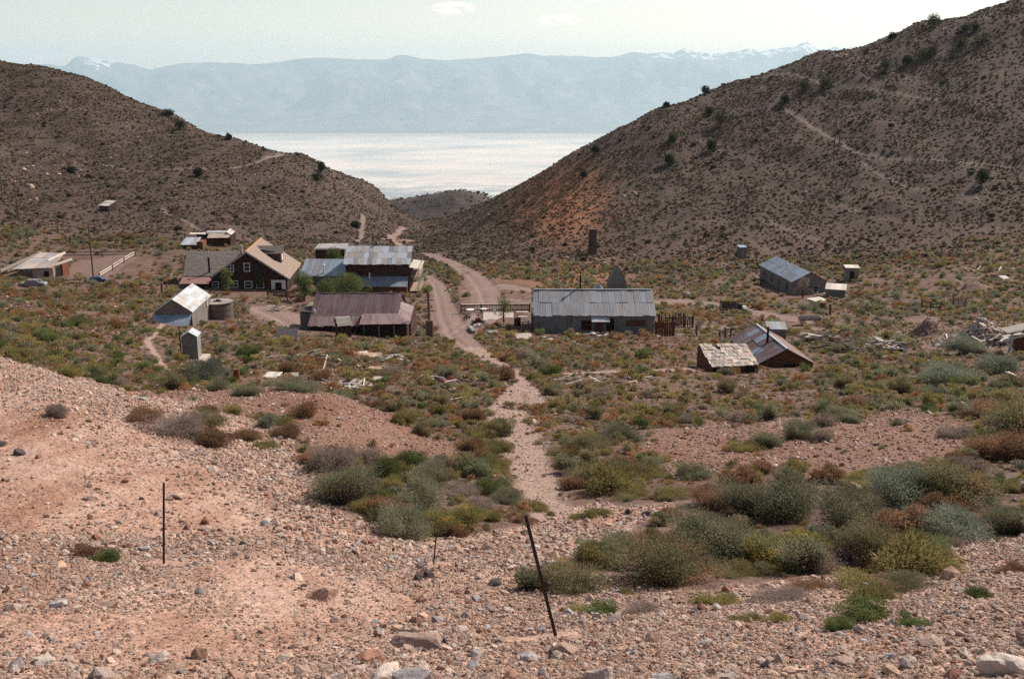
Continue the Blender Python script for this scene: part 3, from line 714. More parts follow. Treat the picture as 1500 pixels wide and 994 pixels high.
# porch roof in front
zt = P(560, 405, g.y - .1)[2] - g.z; zb = P(560, 420, g.y - 2.6)[2] - g.z; xa = -L * .27; xb = L * .49
pq = [(xa - .2, -W / 2 - 2.6, zb), (xb, -W / 2 - 2.6, zb), (xb, -W / 2 - .06, zt), (xa, -W / 2 - .06, zt)]
pieces(t, 'porch_roof_sheet', M['blue_roof'], pq, 9, 1, .02, -.004, .015, .03)
mb = MB(); mb.box((xa + .6, -W / 2 - 2.3, -1.5), (xb - .1, -W / 2 - .07, zb - .12)); pw = mb.obj('porch_room', M['red'], t)
mb = MB(); mb.rod((xa + 1.6, -W / 2 - .7, zt - .5), (xa + 1.6, -W / 2 - .7, zt + .75), .13, k=8); mb.obj('vent_pipe', M['white'], t)
# side gallery on the right
for k, z in ((0, .2), (1, hw * .52)):
    mb = MB(); mb.box((L / 2 + .02, -W / 2 + .2, z - .12), (L / 2 + 1.7, W / 2 - .2, z)); mb.obj('gallery_floor', M['tan'], t)
for i in range(5):
    y = -W / 2 + .3 + i * (W - .7) / 4
    mb = MB(); mb.beam((L / 2 + 1.62, y, -.8), (L / 2 + 1.62, y, hw * .86), .12, .12); p_ = mb.obj('gallery_post', M['pale'], t)
for z in (.55, .95, hw * .52 + .45, hw * .52 + .9):
    mb = MB(); mb.beam((L / 2 + 1.62, -W / 2 + .3, z), (L / 2 + 1.62, W / 2 - .4, z), .05, .09); mb.obj('railing', M['pale'], t)
mb = MB(); mb.slab([(L / 2, -W / 2 + .1, hw * .84), (L / 2 + 1.9, -W / 2 + .1, hw * .78), (L / 2 + 1.9, W / 2 - .1, hw * .78), (L / 2, W / 2 - .1, hw * .84)], .05); mb.obj('gallery_roof', M['pale'], t)
# --- hotel west wing (long blue tin roof)
t2 = thing('wing_building', 'low building with a long blue-grey tin roof joined to the west end of the hotel', 'building', (0, 0, 0))
gY = g.y + 2.0; zt = P(470, 379.5, gY + 5)[2]; zb = P(470, 404.5, gY)[2]; xl = P(440, 400, gY)[0]; xr = P(506, 400, gY)[0] + .2
t2.location = ((xl + xr) / 2, gY + 2.5, gz((xl + xr) / 2, gY)); b0 = Vector(t2.location); Lw = xr - xl
gable_shell(t2, Lw, 5.0, zb - b0.z, (zb + zt) / 2 - b0.z, M['grey'])
lo_, hi_ = zb - b0.z, zt - b0.z
mb = MB(); mb.box((-Lw / 2 + .02, 2.3, -1), (Lw / 2 - .02, 2.55, hi_ - .06)); mb.obj('rear_wall', M['grey'], t2)
pieces(t2, 'roof_sheet', M['galv_blue'], [(-Lw / 2 - .3, -2.6, lo_), (Lw / 2, -2.6, lo_), (Lw / 2, 2.6, hi_), (-Lw / 2, 2.6, hi_)], 12, 1, .02, -.004, .03, .04, mats=[M['galv_blue'], M['galv_blue'], M['galv']])
pipe(t2, (-.1, -1.6, lo_ + .4), 1.3, .13, True, 'white', 'vent_pipe')
# --- brown shed behind
a = ground(484, 382, 150); a = Vector(P(484, 384, g.y + 16)); zt_ = P(484, 363, a.y)[2] - gz(a.x, a.y)
t3 = thing('rear_shed', 'small dark-brown flat-roofed shed behind the blue tin wing, half hidden by a tree', 'shed', (a.x, a.y + 2, gz(a.x, a.y)))
wd = P(506, 380, a.y)[0] - P(464, 380, a.y)[0]
mb = MB(); mb.box((-wd / 2, -2, -1), (wd / 2, 2, zt_ - .15)); mb.obj('wall', M['brown'], t3)
pieces(t3, 'roof_sheet', M['tin'], [(-wd / 2 - .2, -2.3, zt_ - .25), (wd / 2 + .2, -2.3, zt_ - .25), (wd / 2 + .2, 2.3, zt_ + .1), (-wd / 2 - .2, 2.3, zt_ + .1)], 6, 1, .02, 0, .02, .03)
# --- I: reddish tin bunkhouse
t, L, W, hw, hr, g = frontal(458, 583, 486, 461.5, 429.5, 8.4, 'tin_roofed_house', 'long low house with purplish-brown painted tin roofs and a porch roof wrapping its east end', 'house', 60)
BUNK = g
gable_shell(t, L, W, hw - .1, hr - .08, M['brown']); gable_siding(t, L, W, hw - .1, hr - .1, M['brown'], .3, ('-y',))
fr, bk = roof_quads(L, W, hw, hr, .15, .3)
pieces(t, 'roof_sheet', M['purple'], fr, 22, 1, .02, -.004, .03, .06, ragged=.13); pieces(t, 'roof_sheet', M['purple'], bk, 6, 1, .02)
mb = MB(); mb.beam((-L / 2 - .2, 0, hr + .05), (L / 2 + .1, 0, hr + .05), .3, .06); mb.obj('ridge_cap', M['charred'], t)
def local(px, py, Y): 
    p_ = Vector(P(px, py, Y)); return p_ - Vector(t.location)
y0 = g.y
pl = [local(451, 478, y0 - 2.0), local(526, 478, y0 - 2.0), local(527, 463.5, y0 - .32), local(455, 463.5, y0 - .32)]
pieces(t, 'lower_roof_sheet', M['purple_light'], pl, 13, 1, .02, -.004, .03, .06, ragged=.13)
pr = [local(526, 475.5, y0 - 3.4), local(600, 474.5, y0 - 3.4), local(583, 459, y0 - .35), local(531, 460, y0 - .35)]
pieces(t, 'porch_roof_sheet', M['purple_light'], pr, 12, 1, .02, -.004, .02, .03)
ps = [local(600, 474.5, y0 - 3.4), local(606, 449, y0 + 5.2), local(583, 440, y0 + 4.6), local(583, 459, y0 - .35)]
pieces(t, 'porch_roof_sheet', M['purple_light'], ps, 6, 1, .02, -.004, .02, .03)
pz = local(560, 476.5, y0 - 3.2)
mb = MB(); mb.box((local(531, 470, y0 - 2.6).x, -W / 2 - 2.6, -1.6), (local(596, 470, y0 - 2.6).x, -W / 2 - .06, pz.z - .1)); mb.obj('porch_wall', M['brown'], t)
mb = MB(); mb.box((L / 2 + .03, -W / 2, -1.6), (L / 2 + 1.6, W / 2 - 1, pz.z - .1)); mb.obj('side_wall', M['brown'], t)
mb = MB(); mb.box((-L / 2 + .0, -W / 2 - 1.5, -1.6), (local(524, 470, y0).x, -W / 2 - .06, local(500, 477, y0 - 1.7).z - .1)); mb.obj('lower_wall', M['brown'], t)
for px in (533, 555, 577, 596):
    q = local(px, 476, y0 - 3.15); mb = MB(); mb.beam((q.x, q.y, -1.2), (q.x, q.y, q.z), .12, .12); mb.obj('porch_post', M['grey'], t)
for px in (601, 605):
    q = local(px, 470, y0 + (.5 if px < 603 else 3.5)); mb = MB(); mb.beam((q.x, q.y, -1.2), (q.x, q.y, q.z - .1), .12, .12); mb.obj('porch_post', M['white'], t)
ln = [local(437, 456, y0 + 1.0), local(457, 458, y0 + .2), local(457.5, 448, y0 + 4.0), local(442, 449, y0 + 4.4)]
pieces(t, 'lean_to_roof', M['charred'], ln, 4, 1, .02, 0, .02, .03)
mb = MB(); a1 = local(439, 457, y0 + 1.1); mb.box((a1.x, -W / 2 + 1.2, -1.6), (-L / 2 - .02, W / 2 - .5, a1.z - .15)); mb.obj('lean_to_wall', M['grey'], t)
mb = MB(); q = local(461, 459, y0 + .4); mb.rod(q + Vector((0, 0, -.2)), q + Vector((.0, 0, .5)), .1, k=8); mb.obj('vent_pipe', M['white'], t)
for py in (436, 445):
    q = local(584.5, py, y0 + 4.2); mb = MB(); mb.box(q + Vector((-.1, -.4, -.3)), q + Vector((.25, .4, .5))); mb.obj('gable_vent', M['white'], t)
# --- small shed before it
t, L, W, hw, hr, g = frontal(490, 512, 493, 475, 464, 1.9, 'privy', 'little dark privy with a crooked plank gable roof in front of the purple-roofed house', 'privy', 60, math.radians(22))
L *= .82
gable_shell(t, L, W, hw, hr - .05, M['charred'], .8); gable_siding(t, L, W, hw, hr - .05, M['brown'], .25)
fr, bk = roof_quads(L, W, hw, hr, .15, .2)
pieces(t, 'roof_plank', M['greyx'], fr, 1, 5, .03, -.004, .03, .03); pieces(t, 'roof_plank', M['greyx'], bk, 1, 4, .03, -.004, .03, .03)
# --- D: dark house with the big gable
p = fit([('r', -1, 0, 358, 370), ('r', 1, 0, 381.5, 348), ('e', -1, -1, 421.5, 406), ('e', 1, -1, 438, 384.5), ('e', -1, 1, 308, 406), ('b', -1, -1, 420, 423), ('b', -1, 1, 310, 423)], 88, 13, 11.5, 2.2, 6.5, (365, 424))
x, y, r, L, W, hw, hr = p; z = gz(x, y)
zb0 = P(365, 423, y - L / 2 * math.sin(r))[2]; 
t = thing('brown_house', 'dark-brown gabled house with white-framed windows, a big dormer and a shingled west wing', 'house', (x, y, z), r)
HOUSE = p
gable_shell(t, L, W, hw, hr - .1, M['brown'], 3.0); gable_siding(t, L, W, hw, hr - .1, M['brown'], .35, ('-x', '-y'))
fr, bk = roof_quads(L, W, hw, hr, .35, .45)
for nm, q in (('roof', fr), ('roof', bk)):
    mb = MB(); mb.slab(q, .08); rf = mb.obj(nm, M['shingle_tan'], t)
    pieces(rf, 'shingles', M['shingle_tan'], q, 60, 26, .02, .004, .02, .03, joined=True, shift=True)
for s in (-1, 1):
    mb = MB(); yy = s * (W / 2 + .45); sl = (hr - hw) / (W / 2); mb.beam((-L / 2 - .38, yy, hw - sl * .45 - .06), (-L / 2 - .38, 0, hr - .06), .08, .26); mb.obj('barge_board', M['greyx'], t)
mb = MB(); mb.beam((-L / 2 - .3, 0, hr + .07), (L / 2 + .3, 0, hr + .07), .3, .07); mb.obj('ridge_board', M['orange'], t)
# windows of the gable front: place from the photo
def onfront(px, py):
    """u, z on the front gable wall for a point of the photo"""
    best = None; fx, fy = x - L / 2 * math.cos(r), y - L / 2 * math.sin(r); ex, ey = math.sin(r), -math.cos(r)
    d = P(px, py, 1.0)  # ray; solve intersection with vertical plane through (fx,fy) along (ex,ey)
    A_ = np.array([[d[0], -ex], [d[1], -ey]]); s_ = np.linalg.solve(A_, np.array([fx, fy])); return s_[1], d[2] * s_[0] - z
for (a, b, c, d_) in ((357, 385, 366.5, 396.5), (337, 388, 343, 397), (311, 412, 321, 420), (334, 411, 349, 420), (358, 411.5, 370, 421), (375.5, 411, 387, 421)):
    u0, z1 = onfront(a, b); u1, z0 = onfront(c, d_); window(t, '-x', L, W, (u0 + u1) / 2, z0, abs(u1 - u0) - .15, z1 - z0 - .1, 'white', 'glass', bars=1)
u0, z1 = onfront(397, 410); u1, z0 = onfront(419, 423)
mb = MB(); o_, r_, n_ = on_wall('-x', L, W, (u0 + u1) / 2, z0); w2 = abs(u1 - u0) / 2
mb.slab([o_ - r_ * w2 + n_ * .07, o_ + r_ * w2 + n_ * .07, o_ + r_ * w2 + n_ * .07 + Vector((0, 0, z1 - z0)), o_ - r_ * w2 + n_ * .07 + Vector((0, 0, z1 - z0))], .05); mb.obj('porch_panel', M['white'], t)
mb = MB(); w3 = .5; mb.slab([o_ - r_ * w3 + n_ * .10, o_ + r_ * w3 + n_ * .10, o_ + r_ * w3 + n_ * .10 + Vector((0, 0, z1 - z0 - .4)), o_ - r_ * w3 + n_ * .10 + Vector((0, 0, z1 - z0 - .4))], .02); mb.obj('door', M['dark'], t)
# dormer on the east slope: its own small gable with the ridge running east
dz = hr - .25; xd = L * .02; y1 = -W / 2 * .72; hd = 1.35; wd = 2.6
sl = (hr - hw) / (W / 2); zr = lambda yy: hr - sl * abs(yy)
dr = thing  # (name kept)
mb = MB(); v = [(xd - wd / 2, y1, zr(y1) - .1), (xd + wd / 2, y1, zr(y1) - .1), (xd + wd / 2, y1, dz - .85), (xd - wd / 2, y1, dz - .85), (xd - wd / 2, -.3, zr(-.3) - .3), (xd + wd / 2, -.3, zr(-.3) - .3), (xd + wd / 2, -.3, dz - .85), (xd - wd / 2, -.3, dz - .85), (xd, y1, dz), (xd, -.3, dz)]
mb.add(v, [(0, 1, 2, 8, 3), (0, 3, 7, 4), (1, 5, 6, 2), (3, 8, 9, 7), (2, 6, 9, 8), (4, 7, 9, 6, 5), (0, 4, 5, 1)])
dorm = mb.obj('dormer', M['brown'], t)
for s in (-1, 1):
    q = [(xd + s * (wd / 2 + .3), y1 - .45, dz - 1.05), (xd + s * (wd / 2 + .3), .1, dz - 1.05), (xd, .1, dz + .05), (xd, y1 - .45, dz + .05)]
    if s > 0: q = [q[0], q[1], q[2], q[3]]
    else: q = [q[1], q[0], q[3], q[2]]
    pieces(dorm, 'dormer_shingles', M['shingle'], q, 26, 6, .03, .004, .02, .02, joined=True, shift=True)
mb = MB(); mb.box((xd - .5, y1 - .06, zr(y1) + .35), (xd + .5, y1 - .01, dz - .55)); mb.obj('dormer_window', M['white'], dorm)
mb = MB(); mb.rod((-L / 2 + .8, .9, hr - 1.2), (-L / 2 + .8, .9, hr + .9), .22, k=8); ch = mb.obj('chimney', M['stucco'], t)
# --- wing roof
gx0 = P(275, 368, y - 1)[0]; gx1 = P(352, 368, y - 1)[0]
yr = y - L * .12; ye = yr - 5.6; zt = P(300, 368, yr)[2]; zb = P(300, 404.5, ye)[2]
lw = lambda px, py, Y: Vector(P(px, py, Y))
wg = thing('shingled_wing', 'low house wing with a weathered grey shingle roof, west of the dark-brown gable', 'house wing', (lw(300, 404, ye).x, ye, gz(lw(300, 404, ye).x, ye)))
b0 = Vector(wg.location)
q = [lw(268, 404.5, ye) - b0, lw(316, 404.5, ye) - b0, lw(355, 368, yr) - b0, lw(274, 368, yr) - b0]
mb = MB(); mb.slab(q, .1); rf = mb.obj('roof', M['shingle'], wg); pieces(rf, 'shingles', M['shingle'], q, 46, 18, .025, .006, .03, .05, joined=True, shift=True)
q2 = [lw(355, 368, yr) - b0 + Vector((0, 4.5, -2.2)), lw(274, 368, yr) - b0 + Vector((0, 4.5, -2.2)), lw(274, 368, yr) - b0, lw(355, 368, yr) - b0]
mb = MB(); mb.slab(q2, .1); mb.obj('roof', M['shingle'], wg)
e0, e1 = q[0], q[1]
mb = MB(); mb.box((e0.x + .4, .3, -1.2), (e1.x - .2, 10, e0.z - .05)); mb.obj('wall', M['brown'], wg)
mb = MB(); v = [(e0.x + .4, .3, e0.z - .08), (e0.x + .5, 10, e0.z - .08), (q[3].x + .3, 5.6, q[3].z - .15)]; mb.add([Vector(a) for a in v] + [Vector(a) + Vector((.2, 0, 0)) for a in v], [(0, 2, 1), (3, 4, 5), (0, 1, 4, 3), (1, 2, 5, 4), (2, 0, 3, 5)]); mb.obj('gable_wall', M['brown'], wg)
pp = lw(307, 399, ye + .9) - b0; pipe(wg, pp + Vector((0, 0, -.2)), 2.4, .16, True)
q = [lw(262, 416, ye - 3.2) - b0, lw(305, 416, ye - 3.2) - b0, lw(312, 406, ye - .1) - b0, lw(268, 406, ye - .1) - b0]
pieces(wg, 'porch_roof_sheet', M['redpaint'], q, 6, 1, .03, 0, .02, .03, mats=[plain('pink_brown_tin', (.26, .14, .12), .8)])
# --- B: shed with bleached tin roof
p = fit([('r', -1, 0, 250.6, 427), ('r', 1, 0, 280.4, 404.5), ('e', -1, -1, 280, 444.5), ('e', 1, -1, 307, 421.5), ('b', -1, -1, 282, 465), ('b', 1, -1, 306, 441), ('e', -1, 1, 226, 446)], 70, 6, 4.6, 1.6, 3.2, (270, 464))
x, y, r, L, W, hw, hr = p
t = thing('tin_shed', 'steep gabled shed with a bleached patched tin roof next to the round tank', 'shed', (x, y, gz(x, y)), r)
gable_shell(t, L, W, hw, hr - .05, M['grey'], 2.2); gable_siding(t, L, W, hw, hr - .05, M['grey'], .3, ('-x', '-y'))
fr, bk = roof_quads(L, W, hw, hr, .12, .12)
pieces(t, 'roof_sheet', M['tin'], fr, 4, 6, .02, -.004, .02, .03, mats=[M['tin'], M['galv_white'], M['tin']]); pieces(t, 'roof_sheet', M['tin'], bk, 4, 2, .02)
window(t, '-y', L, W, L * .3, .8, .7, .9, 'galv_white', 'galv_white')
q = [(-L / 2 - 2.0, -W * .5, hw - 1.45), (-L / 2 - .05, -W * .5, hw - .35), (-L / 2 - .05, W * .55, hw - .35), (-L / 2 - 2.0, W * .45, hw - 1.45)]
q = [Vector(a) for a in (q[3], q[0], q[1], q[2])]
pieces(t, 'lean_to_roof_sheet', M['galv_blue'], q, 7, 1, .02, 0, .02, .03)
for k in (-1, 0, 1):
    mb = MB(); mb.beam((-L / 2 - 1.9, k * W * .42, -1.5), (-L / 2 - 1.9, k * W * .42, hw - 1.45), .14, .14); mb.obj('lean_to_post', M['charred'], t)
# --- C: round tank
g = ground(318, 469, 60); g = Vector(P(318, 466, g.y + 1.2))
rr = (P(338.5, 466, g.y)[0] - P(297.5, 466, g.y)[0]) / 2; hh = P(318, 444, g.y)[2] - g.z
t = thing('water_tank', 'round grey wooden water tank with a flat plank lid beside the steep tin shed', 'water tank', (g.x, g.y + rr * .5, g.z))
for i in range(26):
    a0, a1 = 2 * math.pi * i / 26, 2 * math.pi * (i + 1) / 26 - .012; mb = MB()
    mb.slab([(rr * math.cos(a0), rr * math.sin(a0), -1), (rr * math.cos(a1), rr * math.sin(a1), -1), (rr * math.cos(a1), rr * math.sin(a1), hh), (rr * math.cos(a0), rr * math.sin(a0), hh)], .06); mb.obj('stave', M['bandwood'], t)
for zz in (.3, hh * .55, hh - .2):
    mb = MB()
    for i in range(24):
        a0, a1 = 2 * math.pi * i / 24, 2 * math.pi * (i + 1) / 24; mb.beam(((rr + .02) * math.cos(a0), (rr + .02) * math.sin(a0), zz), ((rr + .02) * math.cos(a1), (rr + .02) * math.sin(a1), zz), .03, .06)
    mb.obj('hoop', M['rust'], t)
nb_ = 11
for i in range(nb_):
    y0_ = -rr * 1.04 + 2.08 * rr * i / nb_; y1_ = y0_ + 2.08 * rr / nb_ - .02; xx = math.sqrt(max(.05, (rr * 1.06) ** 2 - min(abs(y0_), abs(y1_)) ** 2)); x2 = math.sqrt(max(.02, (rr * 1.06) ** 2 - max(abs(y0_), abs(y1_)) ** 2))
    xa_, xb_ = (x2, xx) if abs(y0_) > abs(y1_) else (xx, x2); zz = hh + .05 + R.uniform(0, .03)
    mb = MB(); mb.slab([(-xa_, y0_, zz), (xa_, y0_, zz), (xb_, y1_, zz), (-xb_, y1_, zz)], .04); mb.obj('lid_plank', M['greyx'], t)
mb = MB(); mb.box((-.5, -.3, hh + .08), (.5, .1, hh + .16)); mb.box((-.2, -.15, hh + .16), (.25, .2, hh + .3)); mb.obj('hatch', M['charred'], t)
# --- A: corrugated privy
p = fit([('r', -1, 0, 276, 488.5), ('r', 1, 0, 282.5, 481), ('e', -1, -1, 289.5, 494.7), ('e', 1, -1, 292.5, 489), ('e', -1, 1, 266, 493.3), ('b', -1, 1, 267.5, 525), ('b', -1, -1, 289.5, 530), ('b', 1, -1, 293.5, 522)], 75, 1.5, 1.3, 2.1, 2.5, (279, 527))
x, y, r, L, W, hw, hr = p; L = min(L, 1.9)
t = thing('privy', 'upright grey corrugated-iron privy standing on a concrete slab above the dumps', 'privy', (x, y, gz(x, y) + .12), r)
gable_shell(t, L, W, hw, hr - .03, M['galv_wall'], .05)
gq = [(-L / 2, W / 2, 0), (-L / 2, -W / 2, 0), (-L / 2, -W / 2, hw), (-L / 2, W / 2, hw)]
pieces(t, 'wall_sheet', M['galv_wall'], gq, 2, 1, .012, 0, 0, .012); pieces(t, 'wall_sheet', M['galv'], [(-L / 2, -W / 2, 0), (L / 2, -W / 2, 0), (L / 2, -W / 2, hw), (-L / 2, -W / 2, hw)], 2, 1, .012)
fr, bk = roof_quads(L, W, hw, hr, .1, .08); pieces(t, 'roof_sheet', M['galv_white'], fr, 3, 1, .012, 0, .0, .03); pieces(t, 'roof_sheet', M['galv_white'], bk, 3, 1, .012, 0, .0, .03)
mb = MB(); mb.rod((-L / 2 - .1, W / 2 + .12, .0), (-L / 2 - .1, W / 2 + .12, hr + .5), .04); mb.obj('vent_pipe', M['black'], t)
s_ = thing('slab', 'low concrete pad under the corrugated privy', 'slab', (x + .1, y, gz(x, y)), r); mb = MB(); mb.box((-1.35, -1.15, -.6), (1.1, 1.3, .115)); mb.obj('concrete_slab', M['concrete'], s_)
# --- N: grey bunkhouse on the right
p = fit([('r', 1, 0, 1138, 375), ('r', -1, 0, 1188, 399), ('e', 1, 1, 1113, 387.5), ('e', -1, 1, 1160, 411.5), ('e', -1, -1, 1210, 412), ('b', -1, 1, 1160, 429), ('b', 1, 1, 1114, 408), ('b', -1, -1, 1210, 432)], 118, 13, 6.5, 2.4, 4.2, (1160, 430))
x, y, r, L, W, hw, hr = p
t = thing('bunkhouse', 'grey board bunkhouse with a blue-grey tin roof at the foot of the east hill', 'bunkhouse', (x, y, gz(x, y)), r)
gable_shell(t, L, W, hw, hr - .06, M['bunk'], 3); gable_siding(t, L, W, hw, hr - .06, M['bunk'], .35, ('-x', '+y'))
fr, bk = roof_quads(L, W, hw, hr, .25, .2); pieces(t, 'roof_sheet', M['blue_roof'], bk, 9, 2, .02, -.004, .02, .04, mats=[M['blue_roof'], M['galv_blue'], M['blue_roof']]); pieces(t, 'roof_sheet', M['blue_roof'], fr, 6, 1, .02)
for k in range(4): window(t, '+y', L, W, L * (.36 - .235 * k), .7, .8, 1.1, 'grey', 'glass')
for s in (-.24, .2): window(t, '-x', L, W, W * s, .6, .9, 1.1, 'greyx', 'glass')
pipe(t, (-L * .04, W * .2, hr - (hr - hw) * .5), .9, .12, True, 'white')
mb = MB(); mb.box((-L / 2 - 3.2, -W * .5, -.6), (-L / 2 - .2, W * .3, .12)); mb.obj('porch_slab', M['concrete'], t)
# --- little sheds by it
def box_shed(px, base, top, w, name, label, wall, roof, rz=0.0, dep=None, y0=60, drop=.25, sheets=3, doorm=None, over=.12):
    g = ground(px, base, y0); wd = w * g.y / FPX; h = P(px, top, g.y)[2] - g.z; dep = dep or wd
    t = thing(name, label, name.split('_')[-1] if '_' in name else name, (g.x, g.y + dep / 2, g.z), rz)
    x_, y_ = wd / 2, dep / 2
    v = [(-x_, -y_, -.8), (x_, -y_, -.8), (x_, y_, -.8), (-x_, y_, -.8), (-x_, -y_, h - drop), (x_, -y_, h - drop), (x_, y_, h), (-x_, y_, h)]
    mesh_obj('wall', v, [(3, 2, 1, 0), (0, 1, 5, 4), (1, 2, 6, 5), (2, 3, 7, 6), (3, 0, 4, 7), (4, 5, 6, 7)], M[wall], t)
    nb = max(3, int(wd / .28)); mb = MB()
    for i in range(nb):
        a0 = -x_ + wd * i / nb; a1 = -x_ + wd * (i + 1) / nb - .012; j = R.uniform(.01, .035); mb.slab([(a0, -y_ - j, -.7), (a1, -y_ - j, -.7), (a1, -y_ - j, h - drop - .02), (a0, -y_ - j, h - drop - .02)], .04)
    mb.obj('siding', M[wall], t, stuff=True)
    sl = drop / dep
    pieces(t, 'roof_sheet', M[roof], [(-x_ - over, -y_ - over, h - drop + .02 - sl * over), (x_ + over, -y_ - over, h - drop + .02 - sl * over), (x_ + over, y_ + over, h + .02 + sl * over), (-x_ - over, y_ + over, h + .02 + sl * over)], sheets, 1, .02, 0, .01, .02)
    if doorm: door(t, '-y', wd, dep, 0, 0, min(.8, wd * .5), min(1.8, h * .75), doorm)
    return t, g, wd, h
box_shed(1087, 378, 361, 10.5, 'small_privy', 'narrow grey board privy with a pale roof upslope of the blue-roofed bunkhouse', 'bunk', 'galv_blue', .2, None, 150, .2, 2, 'grey')
box_shed(1248.5, 411, 391, 19, 'small_shed', 'small grey shed with a white flat roof and dark doorway east of the bunkhouse', 'grey', 'pale', -.15, 2.0, 150, .2, 3, 'dark')
box_shed(1227, 436, 420, 28, 'small_shed', 'squat shed with a slanting pale roof just off the bunkhouse porch', 'bunk', 'pale', -.35, 2.6, 150, .5, 4, None)
# --- P: rust cabin with lean-to
p = fit([('r', 1, 0, 1109, 475), ('r', -1, 0, 1152, 511), ('e', 1, 1, 1071, 495), ('e', -1, 1, 1112, 532), ('e', -1, -1, 1191, 531), ('b', -1, 1, 1112, 545), ('b', -1, -1, 1189, 547)], 112, 7.5, 5.5, 1.4, 3.2, (1150, 546))
x, y, r, L, W, hw, hr = p
t = thing('cabin', 'red-brown board cabin with a streaky rusted tin gable roof and tall black stovepipe', 'cabin', (x, y, gz(x, y)), r)
gable_shell(t, L, W, hw, hr - .05, M['red'], 2); gable_siding(t, L, W, hw, hr - .05, M['red'], .24, ('-x', '+y'))
fr, bk = roof_quads(L, W, hw, hr, .2, .2); pieces(t, 'roof_sheet', M['rusttin'], bk, 8, 2, .02, -.004, .03, .06, ragged=.12, mats=[M['rusttin'], M['purple'], M['rusttin'], M['blue_roof']]); pieces(t, 'roof_sheet', M['rusttin'], fr, 8, 1, .02, -.004, .02, .03)
mb = MB(); mb.beam((-L / 2 - .2, 0, hr + .06), (L / 2 + .2, 0, hr + .06), .22, .05); mb.obj('ridge_cap', M['galv_white'], t)
window(t, '-x', L, W, .35, .35, 1.2, .7, 'red', 'dark')
pipe(t, (-L * .12, W * .14, hr - (hr - hw) * .3 - .1), 1.5, .12)
CAB = p
# --- its plank-roofed lean-to, a building of its own
g = ground(1065, 546, 60); Yl = g.y
q = [Vector(P(1042, 538.5, Yl)), Vector(P(1112, 535, Yl + .4)), Vector(P(1093, 503.5, Yl + 4.6)), Vector(P(1023, 504, Yl + 4.4))]
gl = Vector((q[0].x, Yl, gz(q[0].x, Yl)))
t = thing('lean_to_shed', 'open brown shed with a patchwork roof of bleached planks against the rusty-roofed cabin', 'shed', gl)
q = [a - gl for a in q]
pieces(t, 'roof_plank', M['patch'], q, 11, 7, .03, .006, .05, .07, mats=[M['patch'], M['stucco'], M['patch'], M['greyx'], M['pale']], shift=True, skip=.02)
mb = MB(); mb.slab([a - Vector((0, 0, .05)) for a in q], .04); mb.obj('roof_deck', M['charred'], t)
fl = [Vector((a.x, a.y, -1.2)) for a in q]
mb = MB(); mb.slab([fl[3] + Vector((-.1, -.2, 0)), fl[0] + Vector((.1, .1, 0)), q[0] + Vector((.1, .1, -.1)), q[3] + Vector((-.1, -.2, -.1))], .08); mb.obj('side_wall', M['red'], t)
mb = MB(); mb.slab([fl[0] + Vector((.3, .9, 0)), fl[1] + Vector((-.1, .7, 0)), q[1] + Vector((-.1, .7, -.15)), q[0] + Vector((.3, .9, -.15))], .08); mb.obj('front_wall', M['brown'], t)
for k in (0.03, .35, .68, .97):
    a = q[0].lerp(q[1], k); mb = MB(); mb.beam((a.x, a.y + .15, -1.2), (a.x, a.y + .15, a.z - .08), .14, .14); mb.obj('post', M['red'], t)
# --- shed behind the cabin
box_shed(1139, 499, 478, 27, 'small_shed', 'grey tin-topped box shed behind the cabin ridge', 'galv_wall', 'galv', -.12, 2.2, 60, .35, 4, None)
# --- M chimney, L tower, little pyramid roof
g = ground(868, 373, 150); hM = P(868, 336, g.y)[2] - g.z; wM = 12 * g.y / FPX
t = thing('brick_stack', 'tall square soot-brown brick smokestack standing alone on the east slope', 'smokestack', (g.x, g.y + wM / 2, g.z))
v = []
for zz, k in ((-1, 1.25), (.8, 1.12), (.85, 1.0), (hM - .5, .88), (hM - .45, .98), (hM, .96)):
    v += [(-wM / 2 * k, -wM / 2 * k, zz), (wM / 2 * k, -wM / 2 * k, zz), (wM / 2 * k, wM / 2 * k, zz), (-wM / 2 * k, wM / 2 * k, zz)]
f = [(4 * i + j, 4 * i + (j + 1) % 4, 4 * i + 4 + (j + 1) % 4, 4 * i + 4 + j) for i in range(5) for j in range(4)] + [(20, 21, 22, 23)]
core = mesh_obj('stack_core', v, f, M['brick'], t)
mb = MB(); nr_ = int(hM / .3)
for j in range(nr_):
    for i in range(6):
        z0 = j * .3; wk = wM * (1.0 - .12 * j / nr_) / 2 + .02; o2 = (.5 if j % 2 else 0)
        a0 = -wk + 2 * wk * (i - o2 + .5) / 6.0; a1 = a0 + 2 * wk / 6 - .02; a0 = max(a0, -wk); a1 = min(a1, wk)
        if a1 - a0 < .05: continue
        jx = R.uniform(0, .03); mb.slab([(a0, -wk - jx, z0), (a1, -wk - jx, z0), (a1, -wk - jx, z0 + .27), (a0, -wk - jx, z0 + .27)], .1)
        mb.slab([(wk + jx, a0, z0), (wk + jx, a1, z0), (wk + jx, a1, z0 + .27), (wk + jx, a0, z0 + .27)], .1)
mb.obj('stone_courses', M['brick'], t, stuff=True)
sg = STORE[0]; Yt = sg.y + 26; a = Vector(P(903, 430, Yt)); gzv = gz(a.x, a.y); hT = P(903, 388, Yt)[2] - gzv; wT = 25 * Yt / FPX
t = thing('pointed_hoist_tower', 'pointed grey board tower like a steep spire behind the long storehouse', 'tower', (a.x, a.y, gzv))
prof = [(0, 1.05), (.2, .93), (.45, .70), (.7, .42), (.88, .18), (1, .02)]
hb_ = hT - 2.6 if hT > 5 else 0
